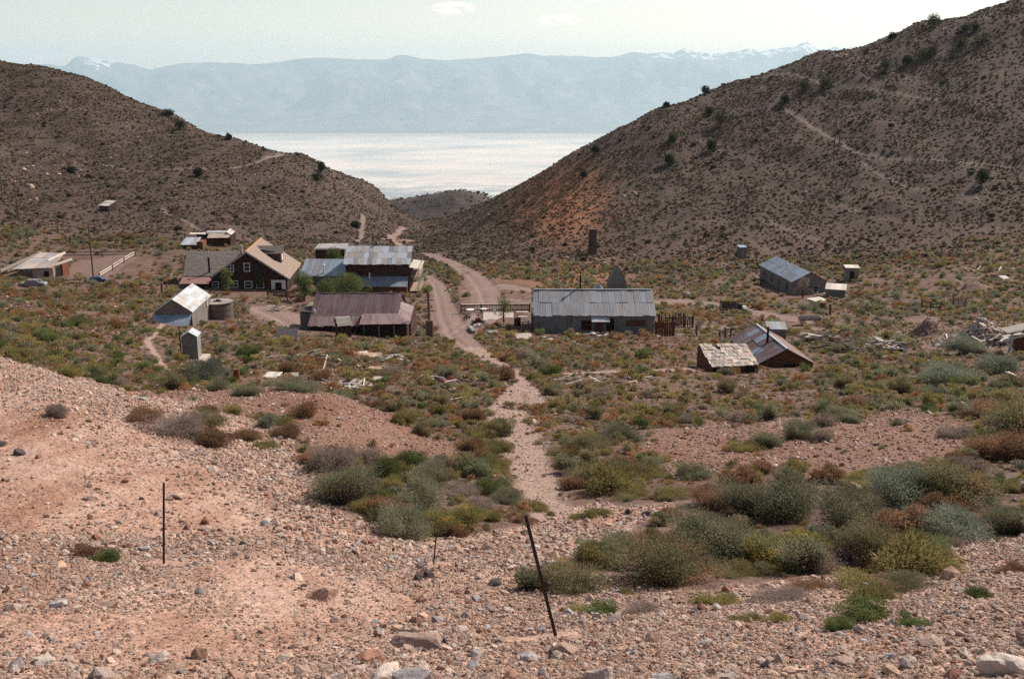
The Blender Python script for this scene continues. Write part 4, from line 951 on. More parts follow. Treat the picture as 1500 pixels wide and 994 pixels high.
for s in range(4):
    nb_ = 6
    for i in range(nb_):
        mb = MB(); pts = []
        for k, w_ in prof:
            zz = hb_ + (hT - hb_) * k; ww = wT / 2 * w_
            def rotp(u, d): return Vector((u, -d, zz)) if s == 0 else Vector((d, u, zz)) if s == 1 else Vector((-u, d, zz)) if s == 2 else Vector((-d, -u, zz))
            u0 = -ww + 2 * ww * i / nb_; u1 = -ww + 2 * ww * (i + 1) / nb_ - .02 * w_; pts.append((rotp(u0, ww), rotp(u1, ww), rotp(u0, max(.0, ww - .05)), rotp(u1, max(.0, ww - .05))))
        vv = [c for q_4 in pts for c in q_4]; ff = []
        for k in range(len(prof) - 1):
            b = 4 * k; ff += [(b, b + 1, b + 5, b + 4), (b + 1, b + 3, b + 7, b + 5), (b + 3, b + 2, b + 6, b + 7), (b + 2, b, b + 4, b + 6)]
        mesh_obj('board', vv, ff, M['bunk'], t)
if hb_ > 0:
    mb = MB(); mb.box((-wT / 2 * 1.08, -wT / 2 * 1.08, -1), (wT / 2 * 1.08, wT / 2 * 1.08, hb_)); mb.obj('base_wall', M['bunk'], t)
Yt = sg.y + 19; a = Vector(P(876, 430, Yt)); gzv = gz(a.x, a.y); zt = P(875, 414.5, Yt)[2] - gzv; wT = 31 * Yt / FPX; ze = zt - 1.9
t = thing('pump_house', 'low hut with a pyramid tin roof peeping over the storehouse ridge', 'hut', (a.x, a.y, gzv))
mb = MB(); mb.box((-wT / 2 + .2, -wT / 2 + .2, -1), (wT / 2 - .2, wT / 2 - .2, ze)); mb.obj('wall', M['grey'], t)
cs = [(-wT / 2, -wT / 2), (wT / 2, -wT / 2), (wT / 2, wT / 2), (-wT / 2, wT / 2)]
for i in range(4):
    (x0, y0_), (x1, y1_) = cs[i], cs[(i + 1) % 4]; mesh_obj('roof_panel', [(x0, y0_, ze), (x1, y1_, ze), (0, 0, zt), (x0 * .98, y0_ * .98, ze - .06), (x1 * .98, y1_ * .98, ze - .06), (0, 0, zt - .06)], [(0, 1, 2), (5, 4, 3), (0, 3, 4, 1), (1, 4, 5, 2), (2, 5, 3, 0)], M['galv_blue'] if i % 2 else M['galv'], t)
# --- E: sheds on the west slope
t, L, W, hw, hr, g = frontal(265, 287, 365, 358.5, 347.5, 3.6, 'small_shed', 'little shed with a bright tin roof left of the patchwork-roofed long shed', 'shed', 150, .06)
mb = MB(); mb.box((-L / 2, -W / 2, -1), (L / 2, W / 2, hw)); mb.obj('wall', M['brown'], t)
mb = MB(); mb.box((L / 2 + .02, -W / 2 + .4, -1), (L / 2 + 1.2, W / 2, hw + .5)); mb.obj('annex', M['red'], t)
zz = P(276, 347.5, g.y + W)[2] - g.z
pieces(t, 'roof_sheet', M['galv_white'], [(-L / 2 - .15, -W / 2 - .2, hw), (L / 2 + .15, -W / 2 - .2, hw), (L / 2 + .3, W / 2, zz), (-L / 2 + .2, W / 2, zz)], 6, 1, .02, 0, .01, .02)
g = ground(320, 360, 150); b0 = Vector((g.x, g.y, g.z)); Y0 = g.y
t = thing('long_shed', 'long ruined shed with patchwork pale roof panels on the slope behind the brown gable', 'shed', b0)
lq = lambda px, py, dY: Vector(P(px, py, Y0 + dY)) - b0
mb = MB(); mb.slab([lq(294, 362, 1.5) + Vector((0, 0, -1)), lq(337, 362, 1.5) + Vector((0, 0, -1)), lq(337, 348.5, 1.5), lq(294, 349, 1.5)], .15); mb.obj('front_wall', M['red'], t)
mb = MB(); mb.slab([lq(337, 362, .3) + Vector((0, 0, -1)), lq(346, 358, 5) + Vector((0, 0, -1)), lq(346, 339, 5), lq(338, 345, .3)], .15); mb.obj('side_wall', M['brown'], t)
mb = MB(); mb.slab([lq(288, 356, 6) + Vector((0, 0, -2)), lq(344, 356, 6) + Vector((0, 0, -2)), lq(344, 340, 6), lq(288, 343, 6)], .15); mb.obj('rear_wall', M['brown'], t)
for q, m_, nu, nv in (([(303, 349, 0), (337, 348.5, 0), (338, 341.5, 3), (306, 342, 3)], 'patch', 4, 1), ([(278, 343, 4), (305, 343.5, 3), (308, 340.5, 6), (278, 341.3, 6)], 'pale', 4, 1), ([(303, 341.5, 3.1), (331, 340.5, 3.2), (332, 338, 6.5), (303, 338.5, 6.5)], 'galv_white', 4, 1), ([(331, 340, 2.2), (339.5, 344.5, 1.6), (346.5, 340.5, 5.5), (337, 334.8, 6)], 'pale', 3, 1)):
    pieces(t, 'roof_panel', M[m_], [lq(*a) for a in q], nu, nv, .04, .01, .03, .04)
for px in (305, 318, 330):
    mb = MB(); a = lq(px, 349, .1); mb.beam((a.x, a.y, -.8), (a.x, a.y, a.z), .14, .14); mb.obj('post', M['charred'], t)
# --- F: shack on the hillside
t, L, W, hw, hr, g = frontal(147, 164, 309, 300, 292, 2.6, 'hillside_shack', 'tiny roofed shack alone on the west hillside', 'shack', 150, -.35)
mb = MB(); gable_shell(t, L, W, hw * .8, hw * 1.25, M['brown'], 1)
pieces(t, 'roof_sheet', M['pale'], [(-L / 2 - .2, -W / 2 - .3, hw * .85), (L / 2 + .2, -W / 2 - .3, hw * .85), (L / 2 + .1, W / 2, hw * 1.5), (-L / 2 - .1, W / 2, hw * 1.5)], 3, 1, .03)
door(t, '-y', L, W, .4, 0, .7, 1.0, 'dark', knob=False)
# --- G: flat-roofed block house at the far left
g = ground(63, 407, 100); b0 = Vector(g); Y0 = g.y; lq = lambda px, py, dY: Vector(P(px, py, Y0 + dY)) - b0
t = thing('flat_roofed_shed', 'low shed with a flat pale roof streaked with rust beside the bare earth yard', 'shed', b0)
zf = lq(60, 392.5, 0).z
q = [lq(17, 395, -1), lq(79, 392.5, 0), lq(105, 380.5, 7), lq(60, 370, 14)]
pieces(t, 'roof_panel', M['tin'], [lq(17, 395, -1), lq(78, 392.5, 0), lq(95, 371, 13), lq(60, 370.5, 14)], 6, 3, .05, .01, .05, .04, mats=[M['tin'], M['stucco'], M['tin'], M['patch']])
q = [lq(45, 394, .3), lq(79, 393, .3), lq(79, 408, .3), lq(45, 408, .3)]
mb = MB(); a, c = lq(47, 393.5, .3), lq(78, 393.5, .3); mb.box((a.x, a.y, -1.5), (c.x, a.y + .3, c.z)); mb.obj('front_wall', M['stucco'], t)
mb = MB(); a2, c2 = lq(91, 387, 3), lq(100, 384, 5); mb.slab([Vector((a2.x, a2.y, -1.5)), Vector((c2.x, c2.y, -1.5)), c2, a2], .3); mb.obj('side_wall', M['red'], t)
mb = MB(); a, c = lq(79, 393, .6), lq(91, 388, 3.2); mb.slab([Vector((a.x, a.y + .8, -1.5)), Vector((c.x, c.y + .8, -1.5)), c + Vector((0, .8, 0)), a + Vector((0, .8, 0))], .1); mb.obj('doorway', M['dark'], t)
mb = MB(); mb.beam(lq(0, 397, -.5), lq(60, 370, 14.2), .35, .35); mb.obj('parapet_beam', M['greyx'], t)
mb = MB(); mb.beam(lq(80, 388, 3), lq(105, 379.5, 8), .3, .3); mb.obj('parapet_beam', M['pale'], t)
mb = MB(); mb.beam(lq(70, 382, 6), lq(95, 370, 13), .25, .3); mb.obj('parapet_beam', M['pale'], t)
mb = MB(); a = lq(68, 397, .2); mb.box((a.x - .4, a.y - .06, 0), (a.x + .35, a.y, a.z)); mb.obj('door', M['dark'], t)
# ------------------------------------------------------------------ poles and posts
def pole(bx, by, tx, ty, label, w=2.6, arms=(), y0=60, mat='post', name='utility_pole', lean=0.0, extra=None):
    g = ground(bx, by, y0); top = Vector(P(tx, ty, g.y + lean)); t = thing(name, label, 'pole', g); r = w / 2 * g.y / FPX
    mb = MB(); mb.rod((0, 0, -.6), top - g, r, r * .7, 8); mb.obj('shaft', M[mat], t)
    for f, wd in arms:
        a = (top - g) * f; hw_ = wd / 2 * g.y / FPX; mb = MB(); mb.beam(a + Vector((-hw_, r * 1.2, 0)), a + Vector((hw_, r * 1.2, 0)), .1, .12); ar = mb.obj('crossarm', M[mat], t)
        for k in (-.9, -.45, .45, .9):
            mb = MB(); mb.rod(a + Vector((hw_ * k, r * 1.2, .05)), a + Vector((hw_ * k, r * 1.2, .2)), .045, .03, 6); mb.obj('insulator', M['white'], ar)
    return t, g, r
t, g, r = pole(629.7, 494, 627, 426, 'stout utility pole beside the road fork east of the purple-roofed house', 4.4, ((.80, 14), (.56, 9)))
mb = MB(); mb.box((-r - .25, -r - .3, 0), (r + .25, -r + .02, 2.2)); mb.obj('meter_box', M['post'], t)
pole(137, 407, 129, 325, 'tall bare pole rising from the blue car by the earth yard', 2.6)
pole(30, 329, 20, 261, 'bare pole on the west slope above the flat-roofed shed', 2.2); pole(4, 289, 1, 256, 'dark pole at the far left on the west slope', 2.4)
pole(280, 406, 279, 379, 'short pole with a crossarm before the grey shingle wing', 2.2, ((.86, 18),)); pole(701, 393, 699, 358, 'faint rusty pole east of the road bend', 2.2, (), 150)
pole(1221, 231, 1227, 156, 'first of a pair of tall thin poles on the east slope', 1.8, ((.97, 7),), 150); pole(1228, 219, 1234, 159, 'second of a pair of tall thin poles, farther up the east slope', 1.8, ((.97, 7),), 150)
pole(1366, 142, 1369, 92, 'lone tall thin pole high on the east slope', 1.8, (), 150)
def fence_post(bx, by, tx, ty, label, w=3.2, mat='black', name='fence_post', y0=7, dy=0.0, tpost=True):
    g = ground(bx, by, y0); top = Vector(P(tx, ty, g.y + dy)); v = top - g; t = thing(name, label, 'post', g); s = w * g.y / FPX
    mb = MB(); dn = -v.normalized() * .4
    if tpost:
        mb.beam(dn, v, s, s * .22); a = v.normalized().cross(Vector((1, 0, 0))).normalized() * s * .4; mb.beam(dn + a, v + a, s * .25, s * .7); mb.obj('shaft', M[mat], t)
        m2 = MB(); k = int(v.length / .08)
        for i in range(2, k): c = v * (i / k) - a * .6; m2.rod(c, c - a * .5, s * .14, k=5)
        m2.obj('studs', M[mat], t, stuff=True)
    else: mb.beam(dn, v, s, s); mb.obj('shaft', M[mat], t)
    return t
M['iron'] = plain('dark_painted_iron', (.035, .027, .025), .55, .25, 8, .2)
fence_post(240, 826, 240, 707, 'upright dark steel post standing alone on the bare slope', 3.4, 'iron'); fence_post(814, 931, 770, 755, 'tall dark steel post leaning to the west at the edge of the stony wash', 5.6, 'iron', dy=.25)
fence_post(635, 827, 639, 784, 'short thin steel post below the yellow-flowering bush', 2.2, 'iron'); fence_post(936, 851, 950, 790, 'thin pale tilted stake in front of the broad rusty-topped sagebrush', 1.4, 'grey', tpost=False)
for bx, by, h, lab in ((452.5, 567.5, 17, 'rusty short post among boards behind the pink dump'), (1020, 492, 16, 'short dark post east of the picket fence'), (1062, 497, 18, 'post beside the scrap frame left of the cabin'), (1116, 474, 10, 'small post north of the cabin roof'), (1133, 476, 8, 'smaller post beside the box shed'),
        (657, 403, 9, 'short post between the two roads'), (1216, 461, 16, 'grey post below the slanting-roofed shed'), (237, 431, 17, 'dark gate post above the steep tin shed')):
    fence_post(bx, by, bx, by - h, lab, 2.6, 'post', y0=60, tpost=False)
# ------------------------------------------------------------------ planks, panels, heaps
def plank(x0, y0, x1, y1, w, mat, label, group=None, lift=.06, up=0.0, y_0=50, name='plank', th=.05):
    a = ground(x0, y0, y_0); b = ground(x1, y1, y_0)
    if (b - a).length > 9: b = a + (b - a).normalized() * 5
    a.z = gz(a.x, a.y) + lift; b.z = gz(b.x, b.y) + lift + up; s = w * a.y / FPX * 1.1; c = (a + b) / 2; mb = MB(); mb.beam(a - c, b - c, s, th)
    o = mb.obj(name, M[mat], None); o.location = c; return tag(o, label, 'plank', group)
G1 = 'old boards lying on the flat'
for x0, y0, x1, y1, w, m, up, lab in ((424, 524, 477, 521.5, 1.8, 'greyx', .4, 'longest grey beam of the jumble west of the tan panel'), (426, 527, 487, 525, 2.0, 'charred', .1, 'long dark beam under the grey one'), (452.5, 514.5, 474.7, 529, 1.8, 'pale', .5, 'pale beam slanting down across the dark one'),
        (483, 519.7, 499, 531.3, 2.0, 'pale', .2, 'bright beam slanting right of the jumble'), (473.5, 543.5, 480, 528, 1.8, 'pale', .5, 'pale board pointing at the tan tilted panel'), (522, 534, 531, 541, 1.4, 'pale', .0, 'short bright board by the flat panels'),
        (438, 520, 470, 516, 1.6, 'greyx', .3, 'grey beam at the back of the jumble'), (660, 587, 684, 583, 2.4, 'pale', .1, 'white plank lying alone left of the footpath'), (500, 572, 520, 560, 2, 'greyx', .2, 'grey splintered plank behind the pink dump crest'), (508, 574, 533, 563, 1.8, 'pale', .3, 'pale splintered plank across the grey one'),
        (515, 568, 540, 572, 1.6, 'greyx', .1, 'grey plank below the splintered pair'), (482, 562, 486, 575, 1.6, 'pale', .2, 'short pale board standing on edge near the rusty post'), (470, 556, 492, 566, 1.4, 'greyx', .3, 'long thin grey board by the rusty post'), (441, 560, 466, 563, 1.6, 'greyx', .0, 'grey board flat behind the dump crest'),
        (540, 566, 552, 560, 1.4, 'pale', .2, 'small pale board east of the splintered pair'), (930, 557, 955, 552, 1.6, 'pale', .0, 'pale plank in brush south of the storehouse'), (900, 560, 930, 562, 1.3, 'greyx', .0, 'thin grey plank in brush south of the storehouse'), (845, 560, 880, 553, 1.3, 'greyx', .0, 'thin grey plank west of its pale neighbour'),
        (1000, 508, 1016, 512, 1.6, 'pale', .1, 'pale board just left of the patchwork-roofed shed'), (990, 491, 1003, 490, 1.8, 'pale', .0, 'white board at the foot of the brown board panel'), (1468, 544, 1488, 553, 2.2, 'pale', .1, 'white plank at the east margin below the wrecked frame'), (1473, 543, 1492, 556, 1.6, 'pale', .1, 'second white plank beside the one at the east margin'),
        (1386, 490, 1391, 503, 2.2, 'pale', .1, 'white board at the west foot of the stone heap'), (1427, 404, 1444, 396, 1.8, 'pale', .1, 'pale board on the far east slope, lower of two'), (1430, 399, 1436, 390, 1.6, 'pale', .1, 'pale board on the far east slope, upper of two'),
        (1463, 393, 1475, 398, 1.8, 'pale', .0, 'white board by the fallen white panel'), (1460, 402, 1466, 393, 1.6, 'pale', .3, 'white stick by the fallen white panel'), (1469, 416, 1486, 418, 2.4, 'pale', .0, 'white board below the fallen white panel'), (1444, 428, 1448, 434, 1.8, 'pale', .0, 'short white board east of the corral'),
        (1427, 446, 1429, 452, 1.8, 'pale', .2, 'tiny white board near the corral rails'), (205, 372, 230, 362, 1.2, 'greyx', .0, 'grey board on the west slope near the earth yard'), (402, 469, 414, 474, 1.8, 'pale', .0, 'white board on the yard west of the lean-to'), (560, 536, 575, 549, 1.2, 'greyx', .1, 'thin grey board in front of the white splinters')):
    plank(x0, y0, x1, y1, w, m, lab, G1, up=up)
def panel(x, y, w, h, mat, label, tilt=0.0, rz=0.0, cat='panel', nb=5, y_0=50):
    """a flat panel of boards lying on the ground"""
    g = ground(x, y, y_0); s = g.y / FPX; W_ = w * s; D_ = h * s / max(.12, abs(g.z) / g.y) ; D_ = min(D_, W_ * 1.3)
    t = thing('board_panel', label, cat, (g.x, g.y, gz(g.x, g.y) + .1), rz, 'board panels lying on the flat', (tilt + .06, 0))
    for i in range(nb):
        a, b = -W_ / 2 + W_ * i / nb, -W_ / 2 + W_ * (i + 1) / nb - .02; mb = MB(); z = R.uniform(0, .02); mb.box((a, -D_ / 2 + R.uniform(0, .1), z), (b, D_ / 2 - R.uniform(0, .1), z + .04)); mb.obj('board', M[mat], t)
    mb = MB(); mb.box((-W_ / 2 + .05, -D_ * .3, -.06), (W_ / 2 - .05, -D_ * .3 + .1, -.005)); mb.box((-W_ / 2 + .05, D_ * .25, -.06), (W_ / 2 - .05, D_ * .25 + .1, -.005)) if False else None; mb.obj('batten', M['greyx'], t); return t
panel(541, 523, 36, 8, 'tan', 'large tan board panel lying in the middle of the timber litter', .05, -.1); panel(550, 541, 20, 4.5, 'tan', 'small tan panel just below the large one', .0, .1); panel(479, 549, 22, 7, 'tan', 'tilted tan panel by the pale upright board', .25, .3)
panel(557, 556, 20, 5, 'stucco', 'pale pinkish panel on the ground beside brush', .0, 0); panel(400, 551, 24, 8, 'pale', 'slatted pallet behind the pink dump, western one', .0, -.1, 'pallet', 6); panel(427, 551, 22, 6, 'greyx', 'slatted pallet behind the pink dump, eastern one', .0, .1, 'pallet', 6)
panel(421, 497, 32, 9, 'stucco', 'low pale plaster slab leaning in brush west of the purple-roofed house', .9, .05); panel(1472, 408, 13, 7, 'pale', 'fallen white panel on the far east slope', .2, .2, y_0=100); panel(529, 519, 20, 4, 'pale', 'bleached panel at the back of the timber litter', .1, .2)
panel(768, 495, 24, 10, 'stucco', 'pale concrete-coloured slab in the junk south of the terrace', .08, .1); panel(1200, 440, 26, 6, 'pale', 'pale plank walk before the bunkhouse porch', .0, .5, 'boardwalk', 7, 100); panel(730, 466, 46, 13, 'stucco', 'pale terrace floor beside the storehouse', .0, 0, 'terrace', 6, 100)
def heap(pts, n, label, group, lens=(.8, 2.4), mats=('charred', 'greyx', 'charred', 'charred', 'pale', 'brown'), hgt=.9, wd=(.16, .38), y_0=60):
    P0 = [ground(a, b, y_0) for a, b in pts]
    for i in range(n):
        k = R.random() * (len(P0) - 1); j = int(k); c = P0[j].lerp(P0[j + 1], k - j) + Vector((R.gauss(0, .5), R.gauss(0, .9), 0)); h = R.uniform(0, hgt)
        l = R.uniform(*lens); a = R.uniform(-.9, .9) + (1.57 if R.random() < .2 else 0); d = Vector((math.cos(a), math.sin(a), R.uniform(-.22, .22))) * l / 2
        mb = MB(); mb.beam(-d, d, R.uniform(*wd), R.uniform(.03, .09)); o = mb.obj('plank', M[R.choice(mats)], None); o.location = (c.x, c.y, gz(c.x, c.y) + .08 + h); o['label'] = label; o['category'] = 'plank'; o['group'] = group
heap([(1165, 500), (1200, 500), (1250, 508)], 48, 'weathered plank jumbled in the dark lumber heap east of the cabin', 'planks of the heap east of the cabin')
heap([(1205, 512), (1245, 516)], 12, 'dark board at the southern foot of the lumber heap east of the cabin', 'boards at the foot of the cabin lumber heap', mats=('charred', 'charred', 'brown'))
heap([(1280, 508), (1300, 513), (1336, 517)], 32, 'plank in the bright-topped lumber pile between the cabin heap and the stone heap', 'planks of the middle lumber pile', mats=('pale', 'charred', 'greyx', 'charred', 'charred', 'greyx'))
heap([(1440, 500), (1475, 505), (1490, 490)], 26, 'bleached timber tangled at the east end of the stone heap', 'timbers at the east end of the stone heap', (1, 3.2), ('pale', 'greyx', 'charred', 'charred'), 1.0)
heap([(562, 527), (590, 526)], 22, 'white splintered board in the bright cluster right of the tan panel', 'white splintered boards', (.4, 1.3), ('pale', 'pale', 'white'), .35, (.06, .16))
heap([(505, 567), (532, 566)], 14, 'grey splintered stick in the tangle behind the pink dump', 'grey sticks behind the pink dump', (.6, 1.8), ('greyx', 'pale'), .25, (.05, .12))
heap([(846, 491), (890, 492)], 18, 'scrap board among junk in front of the storehouse', 'scrap in front of the storehouse', (.3, 1.0), ('charred', 'white', 'greyx', 'rust'), .4)
heap([(1186, 428), (1212, 434)], 12, 'loose pale board by the bunkhouse corner', 'loose boards by the bunkhouse', (.6, 1.6), ('pale', 'greyx', 'red'), .3, y_0=100)
heap([(690, 478), (745, 482)], 18, 'dark scrap lying among the terrace machinery', 'scrap among the terrace machinery', (.3, 1.1), ('charred', 'rust', 'white', 'charred', 'brown'), .4)
heap([(800, 497), (815, 498)], 10, 'white scrap in the small pile south of the storehouse', 'white scrap south of the storehouse', (.3, .8), ('white', 'pale', 'charred'), .3)
heap([(400, 452), (412, 456)], 9, 'board stacked crosswise on the yard by the brown house', 'boards stacked on the yard', (.8, 1.8), ('pale', 'greyx'), .5)
heap([(1002, 437), (1010, 433)], 12, 'piece of the white-and-dark scrap pile north-east of the storehouse', 'pieces of the scrap pile beyond the storehouse', (.4, 1.2), ('white', 'charred', 'greyx'), .7, y_0=100)
heap([(430, 524), (480, 524), (500, 530)], 24, 'bleached splinter of the long timber jumble west of the tan panel', 'splinters of the long timber jumble', (.5, 2.2), ('greyx', 'pale', 'charred'), .3, (.06, .14))
heap([(470, 556), (520, 566), (560, 560)], 16, 'small board in the loose litter between tilted tan panel and pinkish panel', 'litter between the tan and pinkish panels', (.4, 1.2), ('greyx', 'pale', 'tan'), .1, (.06, .16))
heap([(620, 553), (660, 552), (700, 560)], 12, 'scrap of wood around the broken red and white cart', 'scraps around the broken cart', (.3, 1.1), ('greyx', 'white', 'charred'), .1, (.06, .14))
heap([(820, 556), (900, 562), (960, 556)], 16, 'bleached stick in the brush south of the storehouse', 'sticks south of the storehouse', (.5, 1.8), ('greyx', 'pale'), .1, (.05, .1))
heap([(1395, 398), (1440, 394), (1480, 396)], 14, 'pale broken board on the far east slope', 'broken boards on the far east slope', (.8, 2.4), ('pale', 'greyx'), .2, (.12, .3), 100)
# ------------------------------------------------------------------ fences
def fence(pts, hpx, label, slat=.16, gap=.1, mat='charred', rail=True, jit=.15, y_0=60, post=True, rails=None):
    P0 = [ground(a, b, y_0) for a, b in pts]; o0 = P0[0].copy(); t = thing('fence' if rails is None else 'rail_fence', label, 'fence', o0)
    for a, b in zip(P0[:-1], P0[1:]):
        L_ = (b - a).length; h = hpx * a.y / FPX; n_ = max(1, int(L_ / (slat + gap))) if slat else 0; d = (b - a).normalized()
        for i in range(n_):
            c = a.lerp(b, (i + .5) / n_); z = gz(c.x, c.y); c = c - o0; mb = MB(); hh_ = h * R.uniform(1 - jit, 1 + jit * .6); q = d * slat / 2
            c.z = z - o0.z; lean = Vector((R.uniform(-.04, .04), 0, 0)); nn_ = Vector((-d.y, d.x, 0)) * .012; mb.add([c - q - nn_ - Vector((0, 0, .2)), c + q - nn_ - Vector((0, 0, .2)), c + q + nn_ - Vector((0, 0, .2)), c - q + nn_ - Vector((0, 0, .2)), c - q - nn_ + lean + Vector((0, 0, hh_)), c + q - nn_ + lean + Vector((0, 0, hh_)), c + q + nn_ + lean + Vector((0, 0, hh_)), c - q + nn_ + lean + Vector((0, 0, hh_))], [(3, 2, 1, 0), (4, 5, 6, 7), (0, 1, 5, 4), (1, 2, 6, 5), (2, 3, 7, 6), (3, 0, 4, 7)])
            mb.obj('picket', M[mat], t)
        for f in (rails or (.25, .8)):
            za, zb_ = gz(a.x, a.y) + h * f, gz(b.x, b.y) + h * f; mb = MB(); off = Vector((-d.y, d.x, 0)) * .06; mb.beam(Vector((a.x, a.y, za)) - o0 + off, Vector((b.x, b.y, zb_)) - o0 + off, .05, .14); mb.obj('rail', M[mat if rails is None else mat], t)
    if post:
        for c in P0: mb = MB(); z = gz(c.x, c.y) - o0.z; q = c - o0; mb.box((q.x - .08, q.y + .06, z - .4), (q.x + .08, q.y + .22, z + hpx * c.y / FPX * 1.08)); mb.obj('post', M['post'], t)
    return t
fence([(675, 458), (705, 457), (740, 457), (776, 457)], 13, 'picket fence with a pale top rail along the back of the terrace', .09, .13, 'charred', jit=.03)
mb = MB(); a = ground(675, 458, 60); b = ground(776, 457, 60); 
tr_ = thing('handrail', 'sun-bleached top board on the terrace picket fence', 'handrail', a); za = 13.5 * a.y / FPX; mb.beam(Vector((0, -.1, za)), (b - a) + Vector((0, -.1, za)), .16, .06); mb.obj('rail', M['pale'], tr_)
fence([(964, 480), (985, 480), (1002, 479), (1015, 480)], 19, 'uneven dark picket fence with tall stakes east of the storehouse', .16, .12, 'charred', jit=.4)
fence([(960, 491), (987, 492)], 21, 'solid red-brown board panel at the east corner of the storehouse', .3, .0, 'red', jit=.02)
fence([(392, 436), (420, 436)], 11, 'low dark fence before the porch of the brown house', .14, .1, 'charred', jit=.1); fence([(421, 443), (444, 442)], 17, 'tall open yard gate beside the dark pine', .0, .0, 'charred', rails=(.5, .96))
fence([(40, 379), (90, 378), (150, 377), (199, 376)], 9, 'dark two-rail fence behind the earth yard', 0, 0, 'charred', rails=(.45, .92), y_0=100); fence([(146, 408), (165, 396), (182, 385), (199, 375)], 8, 'bleached rail fence down the east side of the earth yard', 0, 0, 'pale', rails=(.5, .95), y_0=100)
fence([(1350, 454), (1363, 457), (1377, 457)], 15, 'dark post-and-rail corral remnant on the east flat', 0, 0, 'charred', rails=(.45, .85), y_0=80); fence([(1396, 449), (1414, 450)], 13, 'slatted corral gate east of the rail remnant', 0, 0, 'greyx', rails=(.2, .4, .6, .8), y_0=80)
# ------------------------------------------------------------------ wheels and vehicles
def wheel_parts(parent, c, r, axis='y', w=.16, spokes=0, mat='rubber', hub='greyshade', name='wheel'):
    c = Vector(c); A_ = Vector((0, 1, 0)) if axis == 'y' else Vector((1, 0, 0)); u = Vector((1, 0, 0)) if axis == 'y' else Vector((0, 1, 0)); z = Vector((0, 0, 1)); n_ = 18; v = []
    for i in range(n_):
        a = 2 * math.pi * i / n_; d = u * math.cos(a) + z * math.sin(a)
        for rr_, ww in ((r * (.86 if spokes else .62), -1), (r, -.8), (r, .8), (r * (.86 if spokes else .62), 1)): v.append(c + d * rr_ + A_ * ww * w / 2)
    f = [(4 * i + j, 4 * ((i + 1) % n_) + j, 4 * ((i + 1) % n_) + (j + 1) % 4, 4 * i + (j + 1) % 4) for i in range(n_) for j in range(4)]
    wh = mesh_obj(name, v, f, M[mat], parent)
    mb = MB(); mb.rod(c - A_ * w * .6, c + A_ * w * .6, r * (.16 if spokes else .6), k=10); mb.obj('hub', M[hub], wh)
    for i in range(spokes): a = math.pi * 2 * i / spokes; mb = MB(); mb.beam(c, c + (u * math.cos(a) + z * math.sin(a)) * r * .88, .04, .05); mb.obj('spoke', M[hub], wh)
    return wh
def car(px, py, wpx, label, body, rz=0.0, y_0=100):
    g = ground(px, py, y_0); L_ = wpx * g.y / FPX / max(.5, math.cos(rz)); k = L_ / 4.5; t = thing('parked_car', label, 'car', g, rz)
    prof = [(-2.2, .35), (-2.25, .75), (-1.95, .92), (-1.25, .98), (-.75, 1.42), (.75, 1.44), (1.35, .98), (2.05, .88), (2.25, .65), (2.2, .32)]
    v = []; 
    for y_, s_ in ((-.82, .97), (.82, .97)): v += [(a * k, y_ * k * (.88 if b > 1.2 else 1), b * k) for a, b in prof]
    n_ = len(prof); f = [tuple(range(n_))[::-1], tuple(range(n_, 2 * n_))] + [(i, (i + 1) % n_, n_ + (i + 1) % n_, n_ + i) for i in range(n_)]
    mesh_obj('body', v, f, M[body], t)
    for y_ in (-.80, .80):
        for a0, a1, b0, b1 in ((-1.05, -.68, -.1, -.1), (.08, .68, 1.05, .1)):
            pass
        mb = MB(); s_ = 1 if y_ > 0 else -1; mb.slab([(-1.08 * k, y_ * k * .99, 1.02 * k), (-.02 * k, y_ * k * .99, 1.02 * k), (-.02 * k, y_ * k * .92, 1.36 * k), (-.70 * k, y_ * k * .92, 1.36 * k)], .02, Vector((0, s_, .2)).normalized()); mb.obj('side_window', M['glass'], t)
        mb = MB(); mb.slab([(.05 * k, y_ * k * .99, 1.02 * k), (1.18 * k, y_ * k * .99, 1.02 * k), (.70 * k, y_ * k * .92, 1.36 * k), (.05 * k, y_ * k * .92, 1.36 * k)], .02, Vector((0, s_, .2)).normalized()); mb.obj('side_window', M['glass'], t)
    mb = MB(); mb.slab([(1.36 * k, -.6 * k, 1.01 * k), (1.36 * k, .6 * k, 1.01 * k), (.82 * k, .55 * k, 1.41 * k), (.82 * k, -.55 * k, 1.41 * k)], .02, Vector((.6, 0, .8))); mb.obj('windscreen', M['glass'], t)
    mb = MB(); mb.slab([(-1.26 * k, .6 * k, 1.01 * k), (-1.26 * k, -.6 * k, 1.01 * k), (-.80 * k, -.55 * k, 1.40 * k), (-.80 * k, .55 * k, 1.40 * k)], .02, Vector((-.6, 0, .8))); mb.obj('rear_window', M['glass'], t)
    for a in (-1.4, 1.4):
        for y_ in (-.76, .76): wheel_parts(t, (a * k, y_ * k, .31 * k), .32 * k)
    return t
car(49, 421, 38, 'grey parked car half hidden behind brush at the far left', 'greyshade', .12); car(141, 415, 32, 'dark blue parked car at the foot of the tall bare pole', 'carblue', .25)
g = ground(1074, 457, 100); k = 40 * g.y / FPX / 5.0
t = thing('flatbed_truck', 'old dark stake-bed truck with a pale cab front on the dirt track', 'truck', g, .06)
mb = MB(); mb.box((-2.5 * k, -.85 * k, .62 * k), (.75 * k, .85 * k, .74 * k)); bed = mb.obj('bed', M['charred'], t)
